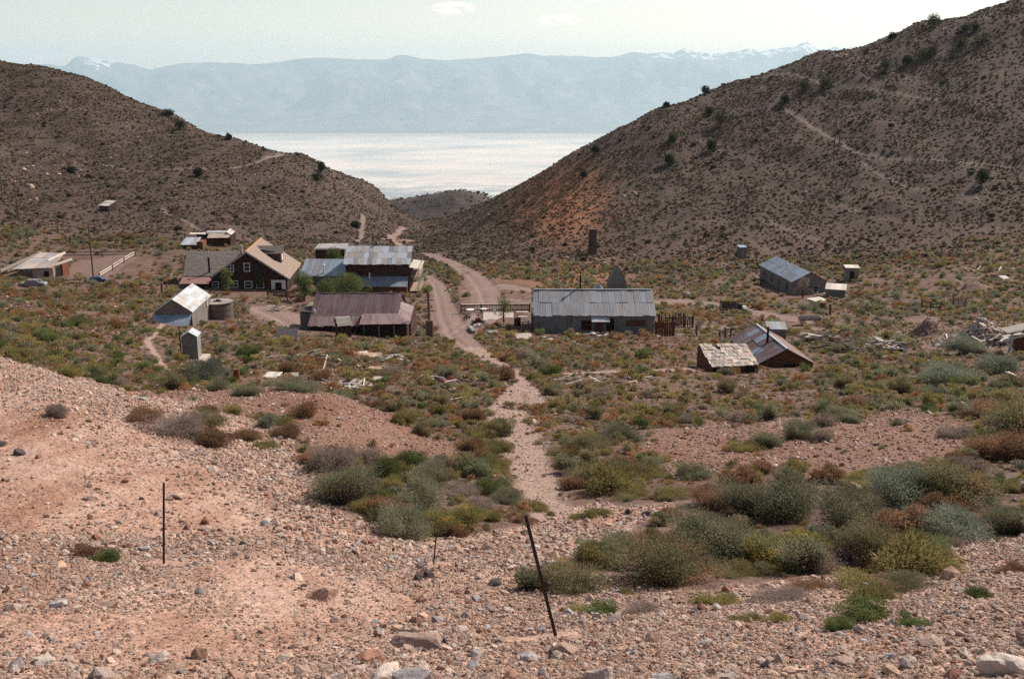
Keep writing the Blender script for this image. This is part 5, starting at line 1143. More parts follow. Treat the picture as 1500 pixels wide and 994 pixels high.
for y_ in (-.83, .83):
    for j in range(5): mb = MB(); z = .80 + j * .22; mb.box((-2.45 * k, (y_ - .02) * k, z * k), (.7 * k, (y_ + .02) * k, (z + .17) * k)); mb.obj('side_board', M['charred'], bed)
    for j in range(5): mb = MB(); a = -2.4 + j * .76; mb.box((a * k, (y_ - .05) * k, .74 * k), ((a + .08) * k, (y_ + .05) * k, 1.95 * k)); mb.obj('stake', M['brown'], bed)
mb = MB(); mb.box((.80 * k, -.75 * k, .55 * k), (1.5 * k, .75 * k, 1.65 * k)); cb = mb.obj('cab', M['cardark'], t)
mb = MB(); mb.slab([(1.52 * k, -.6 * k, 1.15 * k), (1.52 * k, .6 * k, 1.15 * k), (1.5 * k, .6 * k, 1.55 * k), (1.5 * k, -.6 * k, 1.55 * k)], .03, Vector((1, 0, 0))); mb.obj('windscreen', M['glass'], cb)
mb = MB(); mb.box((.95 * k, -.77 * k, 1.15 * k), (1.4 * k, -.752 * k, 1.5 * k)); mb.obj('side_window', M['glass'], cb)
mb = MB(); v = [(1.54 * k, -.5 * k, .55 * k), (2.45 * k, -.4 * k, .55 * k), (2.45 * k, .4 * k, .55 * k), (1.54 * k, .5 * k, .55 * k), (1.54 * k, -.5 * k, 1.15 * k), (2.42 * k, -.36 * k, 1.05 * k), (2.42 * k, .36 * k, 1.05 * k), (1.54 * k, .5 * k, 1.15 * k)]; mb.add(v, [(3, 2, 1, 0), (4, 5, 6, 7), (0, 1, 5, 4), (1, 2, 6, 5), (2, 3, 7, 6), (3, 0, 4, 7)]); mb.obj('hood', M['white'], t)
for y_ in (-.66, .66):
    mb = MB(); mb.box((1.75 * k, (y_ - .14) * k, .72 * k), (2.55 * k, (y_ + .14) * k, .82 * k)); mb.obj('fender', M['white'], t); wheel_parts(t, (2.1 * k, y_ * k, .4 * k), .4 * k); wheel_parts(t, (-1.6 * k, y_ * k, .4 * k), .4 * k)
mb = MB(); mb.rod((2.47 * k, -.3 * k, .9 * k), (2.55 * k, -.3 * k, .9 * k), .1 * k, k=10); mb.obj('headlight', M['plastic'], t); mb = MB(); mb.rod((2.47 * k, .3 * k, .9 * k), (2.55 * k, .3 * k, .9 * k), .1 * k, k=10); mb.obj('headlight', M['plastic'], t)
g = ground(1185, 475, 100); k = 31 * g.y / FPX / 3.6
t = thing('wooden_wagon', 'grey wooden freight wagon with reddish spoked wheels below the bunkhouse', 'wagon', g, -.08)
mb = MB(); mb.box((-1.8 * k, -.6 * k, .8 * k), (1.8 * k, .6 * k, .9 * k)); bd = mb.obj('floor', M['greyx'], t)
for y_ in (-.6, .6):
    for j in range(3): mb = MB(); mb.box((-1.85 * k, (y_ - .03) * k, (.85 + j * .24) * k), (1.85 * k, (y_ + .03) * k, (1.07 + j * .24) * k)); mb.obj('side_board', M['greyx'], t)
for s_ in (-1, 1): mb = MB(); mb.box((s_ * 1.82 * k - .03, -.57 * k, .9 * k), (s_ * 1.82 * k + .03, .57 * k, 1.5 * k)); mb.obj('end_board', M['greyx'], t)
for a in (-1.2, 1.2):
    for y_ in (-.72, .72): wheel_parts(t, (a * k, y_ * k, .52 * k), .52 * k, 'y', .08, 10, 'redpaint', 'redpaint')
mb = MB(); mb.beam((1.8 * k, 0, .6 * k), (3.1 * k, 0, .15 * k), .1, .1); mb.obj('tongue', M['charred'], t)
# ------------------------------------------------------------------ terrace things and odds and ends
def round_table(px, py, wpx, label):
    g = ground(px, py + 7, 60); r = wpx / 2 * g.y / FPX; t = thing('garden_table', label, 'table', g); mb = MB(); mb.rod((0, 0, .70), (0, 0, .74), r, k=20); mb.obj('tabletop', M['plastic'], t)
    for i in range(4): a = .78 + i * 1.571; mb = MB(); mb.rod((math.cos(a) * r * .7, math.sin(a) * r * .7, 0), (math.cos(a) * r * .4, math.sin(a) * r * .4, .70), .03); mb.obj('leg', M['plastic'], t)
round_table(689, 453, 13, 'round white table at the west end of the terrace'); round_table(709, 452, 11, 'round white table nearer the young pine')
g = ground(724, 458, 60); t = thing('garden_chair', 'white garden chair by the terrace fence', 'chair', g); mb = MB(); mb.box((-.24, -.24, .40), (.24, .24, .44)); mb.obj('seat', M['plastic'], t); mb = MB(); mb.box((-.24, .2, .44), (.24, .24, .9)); mb.obj('backrest', M['plastic'], t)
for sx in (-.2, .2):
    for sy in (-.2, .2): mb = MB(); mb.box((sx - .02, sy - .02, 0), (sx + .02, sy + .02, .4)); mb.obj('leg', M['plastic'], t)
def bench(px, py, wpx, label, rz=0.0, mat='pale'):
    g = ground(px, py, 60); w = wpx * g.y / FPX; t = thing('bench', label, 'bench', g, rz); mb = MB(); mb.box((-w / 2, -.2, .42), (w / 2, .2, .48)); mb.obj('seat', M[mat], t)
    for s_ in (-1, 1): mb = MB(); mb.box((s_ * w * .42 - .04, -.18, 0), (s_ * w * .42 + .04, .18, .42)); mb.obj('leg', M[mat], t)
bench(765, 461, 18, 'pale bench highest against the storehouse end'); bench(766, 468, 14, 'shorter pale bench below the highest one'); bench(770, 476, 12, 'crooked pale bench at the storehouse corner', .5)
def drum(px, py, wpx, hpx, label, mat='rust', name='oil_drum', cat='drum'):
    g = ground(px, py, 60); r = wpx / 2 * g.y / FPX; h = hpx * g.y / FPX; t = thing(name, label, cat, g); mb = MB(); mb.rod((0, 0, -.1), (0, 0, h), r, k=16); mb.obj('barrel_body', M[mat], t)
    for z in (.02, h * .35, h * .68, h - .02): mb = MB(); mb.rod((0, 0, z - .015), (0, 0, z + .025), r * 1.05, k=16); mb.obj('hoop', M[mat], t)
drum(347, 555, 10, 16, 'rust-brown oil drum behind the pink dump'); drum(758, 477, 10, 12, 'squat brown barrel by the terrace benches', 'brown', 'barrel', 'barrel'); drum(722, 488, 16, 3, 'wide shallow metal tub in the junk before the terrace', 'galv', 'wash_tub', 'tub'); drum(1204, 457, 8, 15, 'red-brown barrel below the plank walk', 'red', 'barrel', 'barrel')
def machine(px, py, wpx, label, rz=0.0, mat='black', name='farm_machine', y_0=60):
    g = ground(px, py, y_0); k = wpx * g.y / FPX / 2.0; t = thing(name, label, 'machine', g, rz)
    mb = MB(); mb.box((-.7 * k, -.3 * k, .45 * k), (.6 * k, .3 * k, .6 * k)); fr_ = mb.obj('frame', M[mat], t); mb = MB(); mb.box((-.3 * k, -.22 * k, .6 * k), (.35 * k, .22 * k, 1.0 * k)); mb.obj('engine', M['rust'], t); mb = MB(); mb.rod((.15 * k, 0, .98 * k), (.15 * k, 0, 1.45 * k), .05 * k, k=6); mb.obj('stack', M[mat], t)
    for a in (-.6, .6):
        for y_ in (-.4, .4): wheel_parts(t, (a * k, y_ * k, .36 * k), .36 * k, 'y', .07 * k, 8, mat, mat)
    mb = MB(); mb.beam((.6 * k, 0, .5 * k), (1.2 * k, -.1 * k, .2 * k), .06, .06); mb.obj('drawbar', M[mat], t)
machine(700, 476, 22, 'rusted machine on spoked iron wheels at the front of the terrace', .5); machine(727, 480, 17, 'dark low machine with an engine block before the young pine', -.2); machine(655, 416, 8, 'small dark engine in the brush between the two roads', .2); machine(656, 426, 10, 'pale little cart below the small dark engine', -.3, 'white'); machine(612, 430, 9, 'black wheeled contraption beside the hotel gallery', .4); machine(600, 433, 7, 'smaller black contraption at the hotel corner', 1.2); machine(684, 467, 12, 'little iron cart at the west end of the terrace', 1.0)
plank(677, 402, 692, 399, 2, 'charred', 'dark log barrier lying at the road bend', None, .3, y_0=100, name='log'); plank(688, 480, 694, 488, 4, 'galv', 'pale piece of pipe on the roadside before the terrace', None, .2, name='culvert_pipe', th=.3)
# curved pipe on the flat
pts = [ground(a, b, 50) for a, b in ((624, 572), (634, 568.5), (645, 568), (655, 573), (664, 578), (671, 583))]; mb = MB()
for a, b in zip(pts[:-1], pts[1:]): mb.rod(Vector((a.x, a.y, gz(a.x, a.y) + .15)) - pts[0], Vector((b.x, b.y, gz(b.x, b.y) + .15)) - pts[0], .05, k=6)
o = mb.obj('bent_pipe', M['black'], None); o.location = pts[0]; tag(o, 'long bent black pipe lying in rusty brush above the white plank', 'pipe')
# T-shaped rack, scrap frame, red scrap
g = ground(790, 486, 60); t = thing('clothesline_post', 'grey T-shaped post before the west end of the storehouse', 'post', g); h = 13 * g.y / FPX; mb = MB(); mb.beam((0, 0, -.3), (0, 0, h), .1, .1); mb.obj('shaft', M['grey'], t); mb = MB(); mb.beam((-.6, 0, h - .05), (.65, 0, h + .1), .08, .08); mb.obj('arm', M['grey'], t)
g = ground(1062, 497, 60); t = thing('timber_frame', 'collapsed slanting timber frame west of the cabin', 'frame', g, .2); s_ = g.y / FPX
for a, b in (((-10, 0, 0), (-2, 0, 17)), ((-10, 0, 14), (12, 0, 1)), ((-8, 2, 9), (13, 2, -1)), ((-2, 0, 17), (8, 0, 17)), ((8, 0, 0), (9, 0, 17)), ((-9, 0, 5), (-9, 3, 14))): mb = MB(); mb.beam(Vector(a) * s_, Vector(b) * s_, .16, .12); mb.obj('beam', M[R.choice(['charred', 'greyx', 'pale'])], t)
g = ground(650, 560, 50); t = thing('broken_cart', 'faded red and white wreck of a cart on the flat near the footpath', 'cart', g, -.5); mb = MB(); mb.box((-.7, -.25, .15), (.7, .25, .24)); mb.obj('bed', M['redpaint'], t); mb = MB(); mb.box((-.7, -.27, .25), (.2, -.22, .5)); mb.obj('side_board', M['white'], t); wheel_parts(t, (-.4, -.33, .25), .25, 'y', .06, 6, 'redpaint', 'redpaint'); wheel_parts(t, (.45, .33, .25), .25, 'y', .06, 6, 'redpaint', 'redpaint')
# wrecked ore-bin frame at the east margin
g = ground(1490, 515, 60); s_ = g.y / FPX; t = thing('ore_bin', 'wrecked brown timber ore bin with a sloping plank top at the east margin', 'ore bin', g)
for i in range(6): mb = MB(); a = -8 + i * 5; mb.box((a * s_, -.05, -.5), ((a + 4.7) * s_, .05, 26 * s_)); mb.obj('side_plank', M['red'], t)
for i in range(4): mb = MB(); mb.slab([Vector((-20, -4 + i * 7, 30)) * s_, Vector((24, -4 + i * 7, 40)) * s_, Vector((24, 2.6 + i * 7, 41)) * s_, Vector((-20, 2.6 + i * 7, 31)) * s_], .08, Vector((0, 0, 1))); mb.obj('top_plank', M['greyx'], t)
for a, b in (((-26, -4, 18), (24, -4, 32)), ((-14, -2, -4), (-12, -2, 30)), ((-6, -6, 0), (-20, 0, 18))): mb = MB(); mb.beam(Vector(a) * s_, Vector(b) * s_, .2, .16); mb.obj('beam', M['pale'], t)
# ------------------------------------------------------------------ vegetation
def leafmat(name, c1, c2, tip=None, var=.5, k=1.0):
    c1 = tuple(a * k for a in c1); c2 = tuple(a * k for a in c2)
    t = NT(name, .85); t.b.inputs['Specular IOR Level'].default_value = .15
    rnd = t.node('ShaderNodeObjectInfo').outputs['Random']; p = t.obj()
    c = t.mix(t.ramp(t.noise(p, 2.3, 3, .6), [(.35, (0, 0, 0)), (.65, (1, 1, 1))]), c1, c2)
    if tip:
        c = t.mix(t.ramp(t.noise(p, 1.3, 2, .5), [(.50, (0, 0, 0)), (.62, (.85, .85, .85))]), c, tip)
    k = t.math('MULTIPLY_ADD', rnd, var, 1 - var / 2); w = t.node('ShaderNodeCombineXYZ')
    for i in range(3): t.l.new(k, w.inputs[i])
    c = t.mix(1.0, c, w.outputs[0], 'MULTIPLY')
    tr = t.node('ShaderNodeBsdfTranslucent'); t.l.new(c, tr.inputs[0]); ms = t.node('ShaderNodeMixShader'); ms.inputs[0].default_value = .46
    t.l.new(t.b.outputs[0], ms.inputs[1]); t.l.new(tr.outputs[0], ms.inputs[2]); t.l.new(ms.outputs[0], t.n['Material Output'].inputs['Surface'])
    return t.done(c)
LM = dict(
    sage=leafmat('sage_leaves', (.185, .185, .11), (.28, .27, .17)), sagerust=leafmat('sage_leaves_rusting', (.195, .18, .095), (.28, .25, .14), (.42, .23, .12)),
    rust=leafmat('rust_brown_leaves', (.27, .15, .085), (.38, .235, .145), k=.8), green=leafmat('green_leaves', (.13, .165, .055), (.22, .245, .095), k=.85),
    olive=leafmat('olive_leaves', (.24, .205, .075), (.37, .305, .125), k=.85), yellow=leafmat('yellow_flowering_leaves', (.19, .18, .07), (.29, .25, .10), (.60, .40, .08)),
    twig=leafmat('dry_grey_brush', (.26, .195, .16), (.36, .28, .235)), teal=leafmat('blue_green_leaves', (.17, .19, .135), (.26, .275, .20)),
    dark=leafmat('dark_juniper_leaves', (.025, .035, .018), (.06, .07, .035)))
STEM = plain('shrub_stems', (.24, .19, .16), .9, .2)
def shrub_mesh(name, mat, n=2600, r=.55, h=.75, leaf=(.016, .075), lobes=9, seed=0, upright=.7, stems=26, flat=0.0):
    """unit-ish shrub: leafy sprays spread through a lobed dome, bare stems below"""
    g = np.random.RandomState(seed)
    lc = np.stack([g.uniform(-.55, .55, lobes) * r, g.uniform(-.55, .55, lobes) * r, g.uniform(.14, .72, lobes) * h], 1)
    lr = g.uniform(.30, .52, lobes) * r
    k = g.randint(0, lobes, n); d = g.normal(size=(n, 3)); d /= np.linalg.norm(d, axis=1)[:, None]
    rad = lr[k] * (g.uniform(0, 1, n) ** .38) * (1 + .28 * g.normal(size=n) * (g.uniform(size=n) < .25))
    c = lc[k] + d * rad[:, None] * np.array([1, 1, .95])
    low = c[:, 2] < .06 * h; c[low, 2] = g.uniform(.03, .25, low.sum()) * h
    dirn = d * .6 + np.stack([c[:, 0] / r * .6, c[:, 1] / r * .6, np.full(n, upright)], 1) + g.normal(size=(n, 3)) * .28
    dirn /= np.linalg.norm(dirn, axis=1)[:, None]
    side = np.cross(dirn, g.normal(size=(n, 3))); side /= np.linalg.norm(side, axis=1)[:, None] + 1e-6
    w = leaf[0] * g.uniform(.6, 1.4, n)[:, None]; l = leaf[1] * g.uniform(.5, 1.5, n)[:, None]
    v = np.stack([c - side * w, c + side * w, c + dirn * l], 1).reshape(-1, 3)
    f = np.arange(n * 3).reshape(-1, 3)
    sv = []; sf = []
    for i in range(stems):
        a = g.uniform(0, 6.283); rr_ = g.uniform(.3, .98) * r; q = np.array([math.cos(a) * rr_, math.sin(a) * rr_, g.uniform(.3, .75) * h]); b = np.array([math.cos(a), math.sin(a), 0]) * .05 * r
        s = np.array([-math.sin(a), math.cos(a), 0]) * .012; m = (b + q) / 2 + np.array([0, 0, -.06 * h])
        o = len(sv); sv += [b - s, b + s, m + s * .7, m - s * .7, q]; sf += [(o, o + 1, o + 2), (o, o + 2, o + 3), (o + 3, o + 2, o + 4)]
    V_ = np.concatenate([v, np.array(sv)]) if sv else v; F_ = f.tolist() + [tuple(n * 3 + a for a in t) for t in sf]
    me = bpy.data.meshes.new(name); me.from_pydata(V_.tolist(), [], F_)
    me.materials.append(mat); me.materials.append(STEM)
    mi = np.zeros(len(F_), np.int32); mi[n:] = 1; me.polygons.foreach_set('material_index', mi)
    return me
# far clumps: a lumpy low mound of a few dozen facets, with gaps
def clump_mesh(name, mat, seed, n=46, r=.5, h=.55):
    g = np.random.RandomState(seed); V_ = []; F_ = []
    for i in range(n):
        d = g.normal(size=3); d /= np.linalg.norm(d); d[2] = abs(d[2]) * .9 + .05
        c = d * np.array([r, r, h]) * g.uniform(.55, 1.0); s = np.cross(d, g.normal(size=3)); s /= np.linalg.norm(s); t_ = np.cross(d, s)
        k = g.uniform(.14, .24) * r * 1.7; o = len(V_)
        V_ += [c + s * k, c - s * k * .6 + t_ * k, c - s * k * .6 - t_ * k * .8, c + d * k * .9]; F_ += [(o, o + 1, o + 3), (o + 1, o + 2, o + 3), (o + 2, o, o + 3)]
    me = bpy.data.meshes.new(name); me.from_pydata([tuple(a) for a in V_], [], F_); me.materials.append(mat); return me
def proto_collection(name, meshes):
    c = bpy.data.collections.new(name)
    for i, m in enumerate(meshes):
        o = bpy.data.objects.new('%s_%02d' % (name, i), m); c.objects.link(o)
    return c
def scatter(name, pts, scales, which, coll, label_kind='stuff', tilt=0.0, rough_rot=False, seed=1):
    """many small growing or lying things as one instanced object; each copy stands at its own point of the ground"""
    g = np.random.RandomState(seed); n = len(pts)
    me = bpy.data.meshes.new(name); me.vertices.add(n); me.vertices.foreach_set('co', np.asarray(pts, np.float32).ravel())
    rot = np.zeros((n, 3), np.float32); rot[:, 2] = g.uniform(0, 6.283, n)
    if rough_rot: rot[:, 0] = g.uniform(0, 6.283, n); rot[:, 1] = g.uniform(0, 6.283, n)
    else: rot[:, :2] = g.normal(0, .08 + tilt, (n, 2))
    a = me.attributes.new('rot', 'FLOAT_VECTOR', 'POINT'); a.data.foreach_set('vector', rot.ravel())
    sc = np.asarray(scales, np.float32); sc = np.repeat(sc[:, None], 3, 1) if sc.ndim == 1 else sc
    a = me.attributes.new('scl', 'FLOAT_VECTOR', 'POINT'); a.data.foreach_set('vector', sc.astype(np.float32).ravel())
    a = me.attributes.new('which', 'INT', 'POINT'); a.data.foreach_set('value', np.asarray(which, np.int32))
    o = bpy.data.objects.new(name, me); COL.objects.link(o); o['kind'] = 'stuff'
    ng = bpy.data.node_groups.new(name + '_scatter', 'GeometryNodeTree')
    ng.interface.new_socket('Geometry', in_out='INPUT', socket_type='NodeSocketGeometry'); ng.interface.new_socket('Geometry', in_out='OUTPUT', socket_type='NodeSocketGeometry')
    N = ng.nodes; Lk = ng.links; gi = N.new('NodeGroupInput'); go = N.new('NodeGroupOutput')
    ci = N.new('GeometryNodeCollectionInfo'); ci.inputs['Collection'].default_value = coll; ci.inputs['Separate Children'].default_value = True; ci.inputs['Reset Children'].default_value = True
    ip = N.new('GeometryNodeInstanceOnPoints'); ip.inputs['Pick Instance'].default_value = True
    def na(nm, typ):
        q = N.new('GeometryNodeInputNamedAttribute'); q.data_type = typ; q.inputs['Name'].default_value = nm; return [s for s in q.outputs if s.enabled and s.name == 'Attribute'][0]
    mp_ = N.new('GeometryNodeMeshToPoints') if False else None
    Lk.new(gi.outputs[0], ip.inputs['Points']); Lk.new(ci.outputs[0], ip.inputs['Instance']); Lk.new(na('which', 'INT'), ip.inputs['Instance Index'])
    e2r = N.new('FunctionNodeEulerToRotation'); Lk.new(na('rot', 'FLOAT_VECTOR'), e2r.inputs[0]); Lk.new(e2r.outputs[0], ip.inputs['Rotation'])
    Lk.new(na('scl', 'FLOAT_VECTOR'), ip.inputs['Scale']); Lk.new(ip.outputs[0], go.inputs[0])
    md = o.modifiers.new('scatter', 'NODES'); md.node_group = ng; return o

KINDS = {'sage': (.55, .80), 'sagerust': (.55, .75), 'rust': (.55, .6), 'green': (.55, .68), 'olive': (.58, .5), 'yellow': (.55, .7), 'twig': (.58, .5), 'teal': (.56, .72)}
PROTO = {}
for i, (k, (r_0, h_0)) in enumerate(KINDS.items()):
    PROTO[k] = [shrub_mesh('%s_shrub' % k, LM[k], 6500 if k in ('sage', 'sagerust', 'teal', 'green', 'olive', 'rust') else 5200, r_0, h_0, (.011, .055), 10 + 3 * v, 40 + 7 * i + v, .9 if k in ('sage', 'sagerust') else .5) for v in range(2)]
BIGP = {k: [shrub_mesh('%s_bush' % k, LM[k], 17000, KINDS[k][0], KINDS[k][1], (.0062, .030), 16 + 5 * v, 240 + 5 * i + v, .8, 170) for v in range(2 if k in ('sage', 'sagerust') else 1)] for i, k in enumerate(KINDS)}
MIDN = list(KINDS)
LMM = {k: leafmat('mid_' + k, *c) for k, c in dict(sage=((.20, .20, .12), (.31, .30, .19)), sagerust=((.25, .21, .11), (.36, .30, .17), (.44, .24, .12)), rust=((.28, .15, .07), (.40, .24, .13)), green=((.12, .15, .05), (.21, .23, .09)), olive=((.24, .20, .07), (.36, .30, .12)), yellow=((.28, .22, .08), (.42, .34, .14)), twig=((.28, .21, .165), (.38, .30, .24)), teal=((.19, .205, .145), (.29, .295, .215))).items()}
MID = [shrub_mesh('mid_%s' % k, LMM[k], 700, .55, KINDS[k][1], (.030, .10), 7, 300 + i * 3 + v, .6, 6) for i, k in enumerate(MIDN) for v in range(2)]
MIDC = proto_collection('mid_shrubs', MID)
# footprints where nothing grows: buildings and other things
FOOT = []
for o in list(COL.objects):
    if o.get('category') and o.type == 'EMPTY' and o.children:
        cs_ = [o.matrix_basis @ v.co for c in o.children for v in (c.data.vertices if c.type == 'MESH' else [])]
        xs = [c.x for c in cs_]; ys = [c.y for c in cs_]; FOOT.append((min(xs) - .3, max(xs) + .3, min(ys) - .3, max(ys) + .3))
def clear(x, y, z, road_ok=False):
    ok = np.ones(x.shape, bool)
    for a, b, c, d in FOOT: ok &= ~((x > a) & (x < b) & (y > c) & (y < d))
    return ok
# ---- the shrubs that stand out one by one: x, y of the foot and width in the photo, kind, height factor
BIG = [
 (487,692,78,'twig',1.2,'grey-green bush with twiggy grey base at the foot of the pink dump'),(503,735,90,'sage',1.0,'broad grey-green sagebrush at the left rim of the hollow'),(562,700,56,'green',.9,'bright green bush in the middle of the hollow under the dump'),
 (594,684,62,'green',.8,'low bright green bush at the top of the hollow cluster'),(632,712,56,'sage',1.0,'pale sagebrush between green bushes in the hollow'),(612,748,86,'sage',.95,'large sagebrush in the centre of the hollow cluster'),(552,742,56,'green',1.0,'small deep green bush squeezed between two sagebrushes'),
 (590,784,88,'sage',.85,'shadowed sagebrush at the bottom of the hollow'),(664,776,82,'yellow',.8,'yellow-flowering bush at the lower right of the hollow cluster'),(716,760,44,'olive',.7,'small olive bush just right of the yellow-flowering one'),(642,690,54,'twig',.7,'dry grey brush behind the hollow sagebrushes'),
 (690,694,64,'green',.7,'green bush beside the left edge of the gravel wash'),(708,722,64,'green',.7,'second green bush down the left edge of the wash'),(742,736,50,'sage',.6,'small sagebrush touching the gravel wash'),(722,688,50,'olive',.6,'olive bush where the wash narrows'),
 (560,766,60,'green',.7,'dark green bush at the lower left rim of the hollow'),(634,776,54,'teal',.7,'small bluish bush beside the yellow-flowering one'),(528,708,46,'green',.8,'green bush between the two west sagebrushes of the hollow'),(575,716,44,'yellow',.7,'yellow-green tuft in the heart of the hollow'),
 (768,764,44,'rust',.6,'rusty little bush at the top of the leaning fence post'),(782,748,44,'olive',.55,'olive-rust tuft behind the leaning fence post'),(668,724,60,'twig',.55,'brownish dry brush in the middle of the hollow'),(700,742,50,'twig',.45,'dry brush patch above the yellow-flowering bush'),
 (212,616,62,'rust',.6,'rust-brown shrub at the west end of the patch on the pink dump'),(252,632,84,'twig',.75,'dry greyish shrub in the patch at the dump edge'),(300,626,62,'sagerust',.75,'green shrub flushed with rust on the dump edge'),(286,640,40,'green',.5,'small green tuft below the dry shrub on the dump edge'),(302,603,40,'rust',.45,'little rusty tuft behind the dump-edge shrubs'),
 (381,612,34,'olive',.5,'small olive bush on the pink dump'),(409,622,46,'olive',.55,'olive bush beside a rusty one on the dump'),(358,642,58,'rust',.45,'flat rusty shrub on the dump'),(420,640,52,'rust',.6,'round rusty shrub on the dump'),(393,654,40,'olive',.5,'olive tuft at the stony foot of the dump shrubs'),
 (790,862,72,'sage',.75,'grey-green bush just behind the leaning post'),(840,862,96,'sagerust',.75,'rust-tinged bush to the right of the leaning post'),(872,822,60,'teal',.8,'bluish sagebrush at the west tip of the long thicket'),(905,818,70,'sage',.9,'sagebrush near the west end of the long thicket'),
 (968,846,150,'sagerust',.72,'broad rusty-topped sagebrush in front of the long thicket'),(1030,818,120,'sage',.85,'large sagebrush in the west half of the long thicket'),(1092,818,100,'sage',.9,'tall sagebrush left of the orange flowers'),(1150,826,112,'yellow',.85,'sagebrush dotted with orange-yellow flowers'),
 (1215,832,100,'twig',.85,'grey woody bush below the orange flowers'),(1282,826,112,'sagerust',.95,'rust-tinged sagebrush in the east half of the long thicket'),(1345,822,76,'sage',.7,'last small sagebrush at the east end of the long thicket'),
 (1048,742,84,'rust',.8,'dark rusty bush at the upper west of the thicket'),(1092,752,92,'sage',.95,'sagebrush of the upper row, west part'),(1152,760,108,'sage',.95,'dense dark sagebrush in the upper row left of the gap'),(1246,770,118,'sage',.85,'wide pale sagebrush right of the dark gap'),
 (1316,742,110,'teal',.95,'bluish sagebrush high in the upper row'),(1392,738,116,'sagerust',.95,'tall rusting sagebrush in the upper row, east part'),(1392,788,116,'teal',.65,'blue-green low sagebrush at the pale gravel edge'),(1474,776,90,'sage',.75,'sagebrush at the frame side east of the blue-green one'),
 (1360,700,46,'sage',.6,'small round sagebrush below the brown mound'),(1294,706,56,'sage',.7,'grey-green bush on the lower side of the brown mound'),(1258,712,50,'yellow',.6,'yellow-green bush below the brown mound'),(1440,712,70,'green',.5,'low green bush below the east end of the mound'),
 (1078,842,84,'olive',.45,'low olive bush in front of the long thicket'),(1134,838,48,'olive',.5,'olive tuft beside the low olive bush'),(1052,880,66,'olive',.45,'olive bush on gravel south of the thicket'),(1136,910,46,'olive',.6,'olive tuft on open gravel'),(1092,908,44,'olive',.45,'flat olive tuft west of its twin on open gravel'),
 (1150,880,90,'twig',.35,'spread of dry pinkish brush on gravel'),(1230,922,44,'green',.9,'bright green shrub at the front of the gravel clump'),(1268,906,74,'green',.8,'green shrub in the middle of the gravel clump'),(1336,914,46,'green',.6,'round bright green shrub east of the gravel clump'),(1280,880,80,'olive',.5,'olive shrub behind the gravel clump'),
 (1435,874,40,'green',.6,'lone small green shrub on pale gravel'),(1190,862,80,'rust',.3,'flat rusty mat below the thicket'),(1262,858,76,'olive',.4,'olive mat below the thicket'),(1330,862,84,'sagerust',.35,'low rusty-green mat toward the pale gravel'),(1300,838,60,'olive',.4,'olive tuft near the east thicket'),
 (884,898,50,'green',.55,'bright green tuft near the foot of the leaning post'),(938,898,70,'twig',.35,'pinkish dry brush right of the green tuft'),(846,896,40,'olive',.35,'thin olive tuft beside the leaning post foot'),(916,868,32,'olive',.35,'tiny olive tuft between the leaning post and the thicket'),(1488,838,46,'rust',.5,'rusty bush at the east margin on gravel'),
 (1470,668,100,'rust',.72,'big rusty bush at the east side above the mound'),(1490,640,110,'sagerust',.85,'tall rust-and-green bush at the east side'),(1452,610,70,'rust',.7,'rusty bush behind the big rusty one'),(1400,640,60,'twig',.6,'dry brush at the east end of the mound'),
 (155,820,42,'green',.75,'small green bush on the bare gravel slope'),(122,812,46,'rust',.5,'rusty dry tuft left of the green bush on the bare slope'),(874,756,44,'olive',.5,'yellow-olive tuft on the pale wash gravel'),(846,760,34,'olive',.4,'small tuft beside the wash'),(905,704,86,'sagerust',.7,'rust-topped bush right of the wash'),
 (860,706,60,'sagerust',.6,'rusty-green bush at the right bank of the wash'),(950,700,70,'olive',.6,'olive bush east of the wash'),(925,728,50,'olive',.5,'olive bush near two dark boulders'),(985,728,60,'olive',.5,'olive-green bush above two dark boulders'),(1015,700,60,'sage',.6,'sagebrush below the left brown mound'),
 (296,560,64,'teal',.9,'dark bluish bush in front of the corrugated privy'),(318,572,40,'sage',.7,'small pale sagebrush before the corrugated privy'),(358,578,50,'sage',.5,'low sagebrush near the rusty drum'),(435,572,70,'sage',.4,'low sage mat behind the pink dump crest'),
 (725,660,50,'olive',.6,'olive bush on the west bank of the wash'),(700,640,46,'olive',.6,'olive bush below the end of the pink dump'),(830,665,50,'olive',.6,'olive bush on the east bank of the wash'),(868,660,60,'sagerust',.6,'rust-green bush above the wash'),(905,640,60,'sage',.6,'sagebrush east of the wash'),
 (1170,640,54,'sage',.7,'sagebrush at the top rim of the brown mound'),(1232,616,46,'sage',.7,'round sagebrush at the crest of the brown mound'),(1120,652,50,'sage',.7,'sagebrush on the west rim of the mound'),(1090,660,50,'olive',.6,'olive bush west of the mound rim'),
 (1416,518,50,'teal',.8,'big dark green bush in front of the stone heap'),(1400,560,80,'teal',.55,'wide blue-green thicket below the lumber'),(1455,545,60,'teal',.7,'blue-green bush at the east side below the lumber'),
]
NB = []; taken = []
GS = []
def kind_obj(k, px, py, w, hf, label=None, group=None, y0=8):
    g = ground(px, py, y0); wd = (1.38 if w >= 84 else 1.34) * w * g.y / FPX
    o = bpy.data.objects.new('rabbitbrush' if k in ('yellow', 'green') else 'saltbush' if k in ('rust', 'twig') else 'sagebrush', R.choice(BIGP[k] if wd > 1.25 else PROTO[k])); COL.objects.link(o)
    s = wd / 1.12; o.location = (g.x, g.y, gz(g.x, g.y) - .04 * s); o.scale = (s * R.uniform(.92, 1.08), s * R.uniform(.8, 1.0), s * hf * (.74 if w >= 84 else .84) * R.uniform(.95, 1.05)); o.rotation_euler = (0, 0, R.uniform(0, 6.28))
    tag(o, label, 'shrub', group); taken.append((g.x, g.y, wd * .4)); return o
for px, py, w, k, hf, lab in BIG:
    kind_obj(k, px, py, w, hf, lab, 'shrubs of the near slopes and wash', 8 if py > 700 else 20)
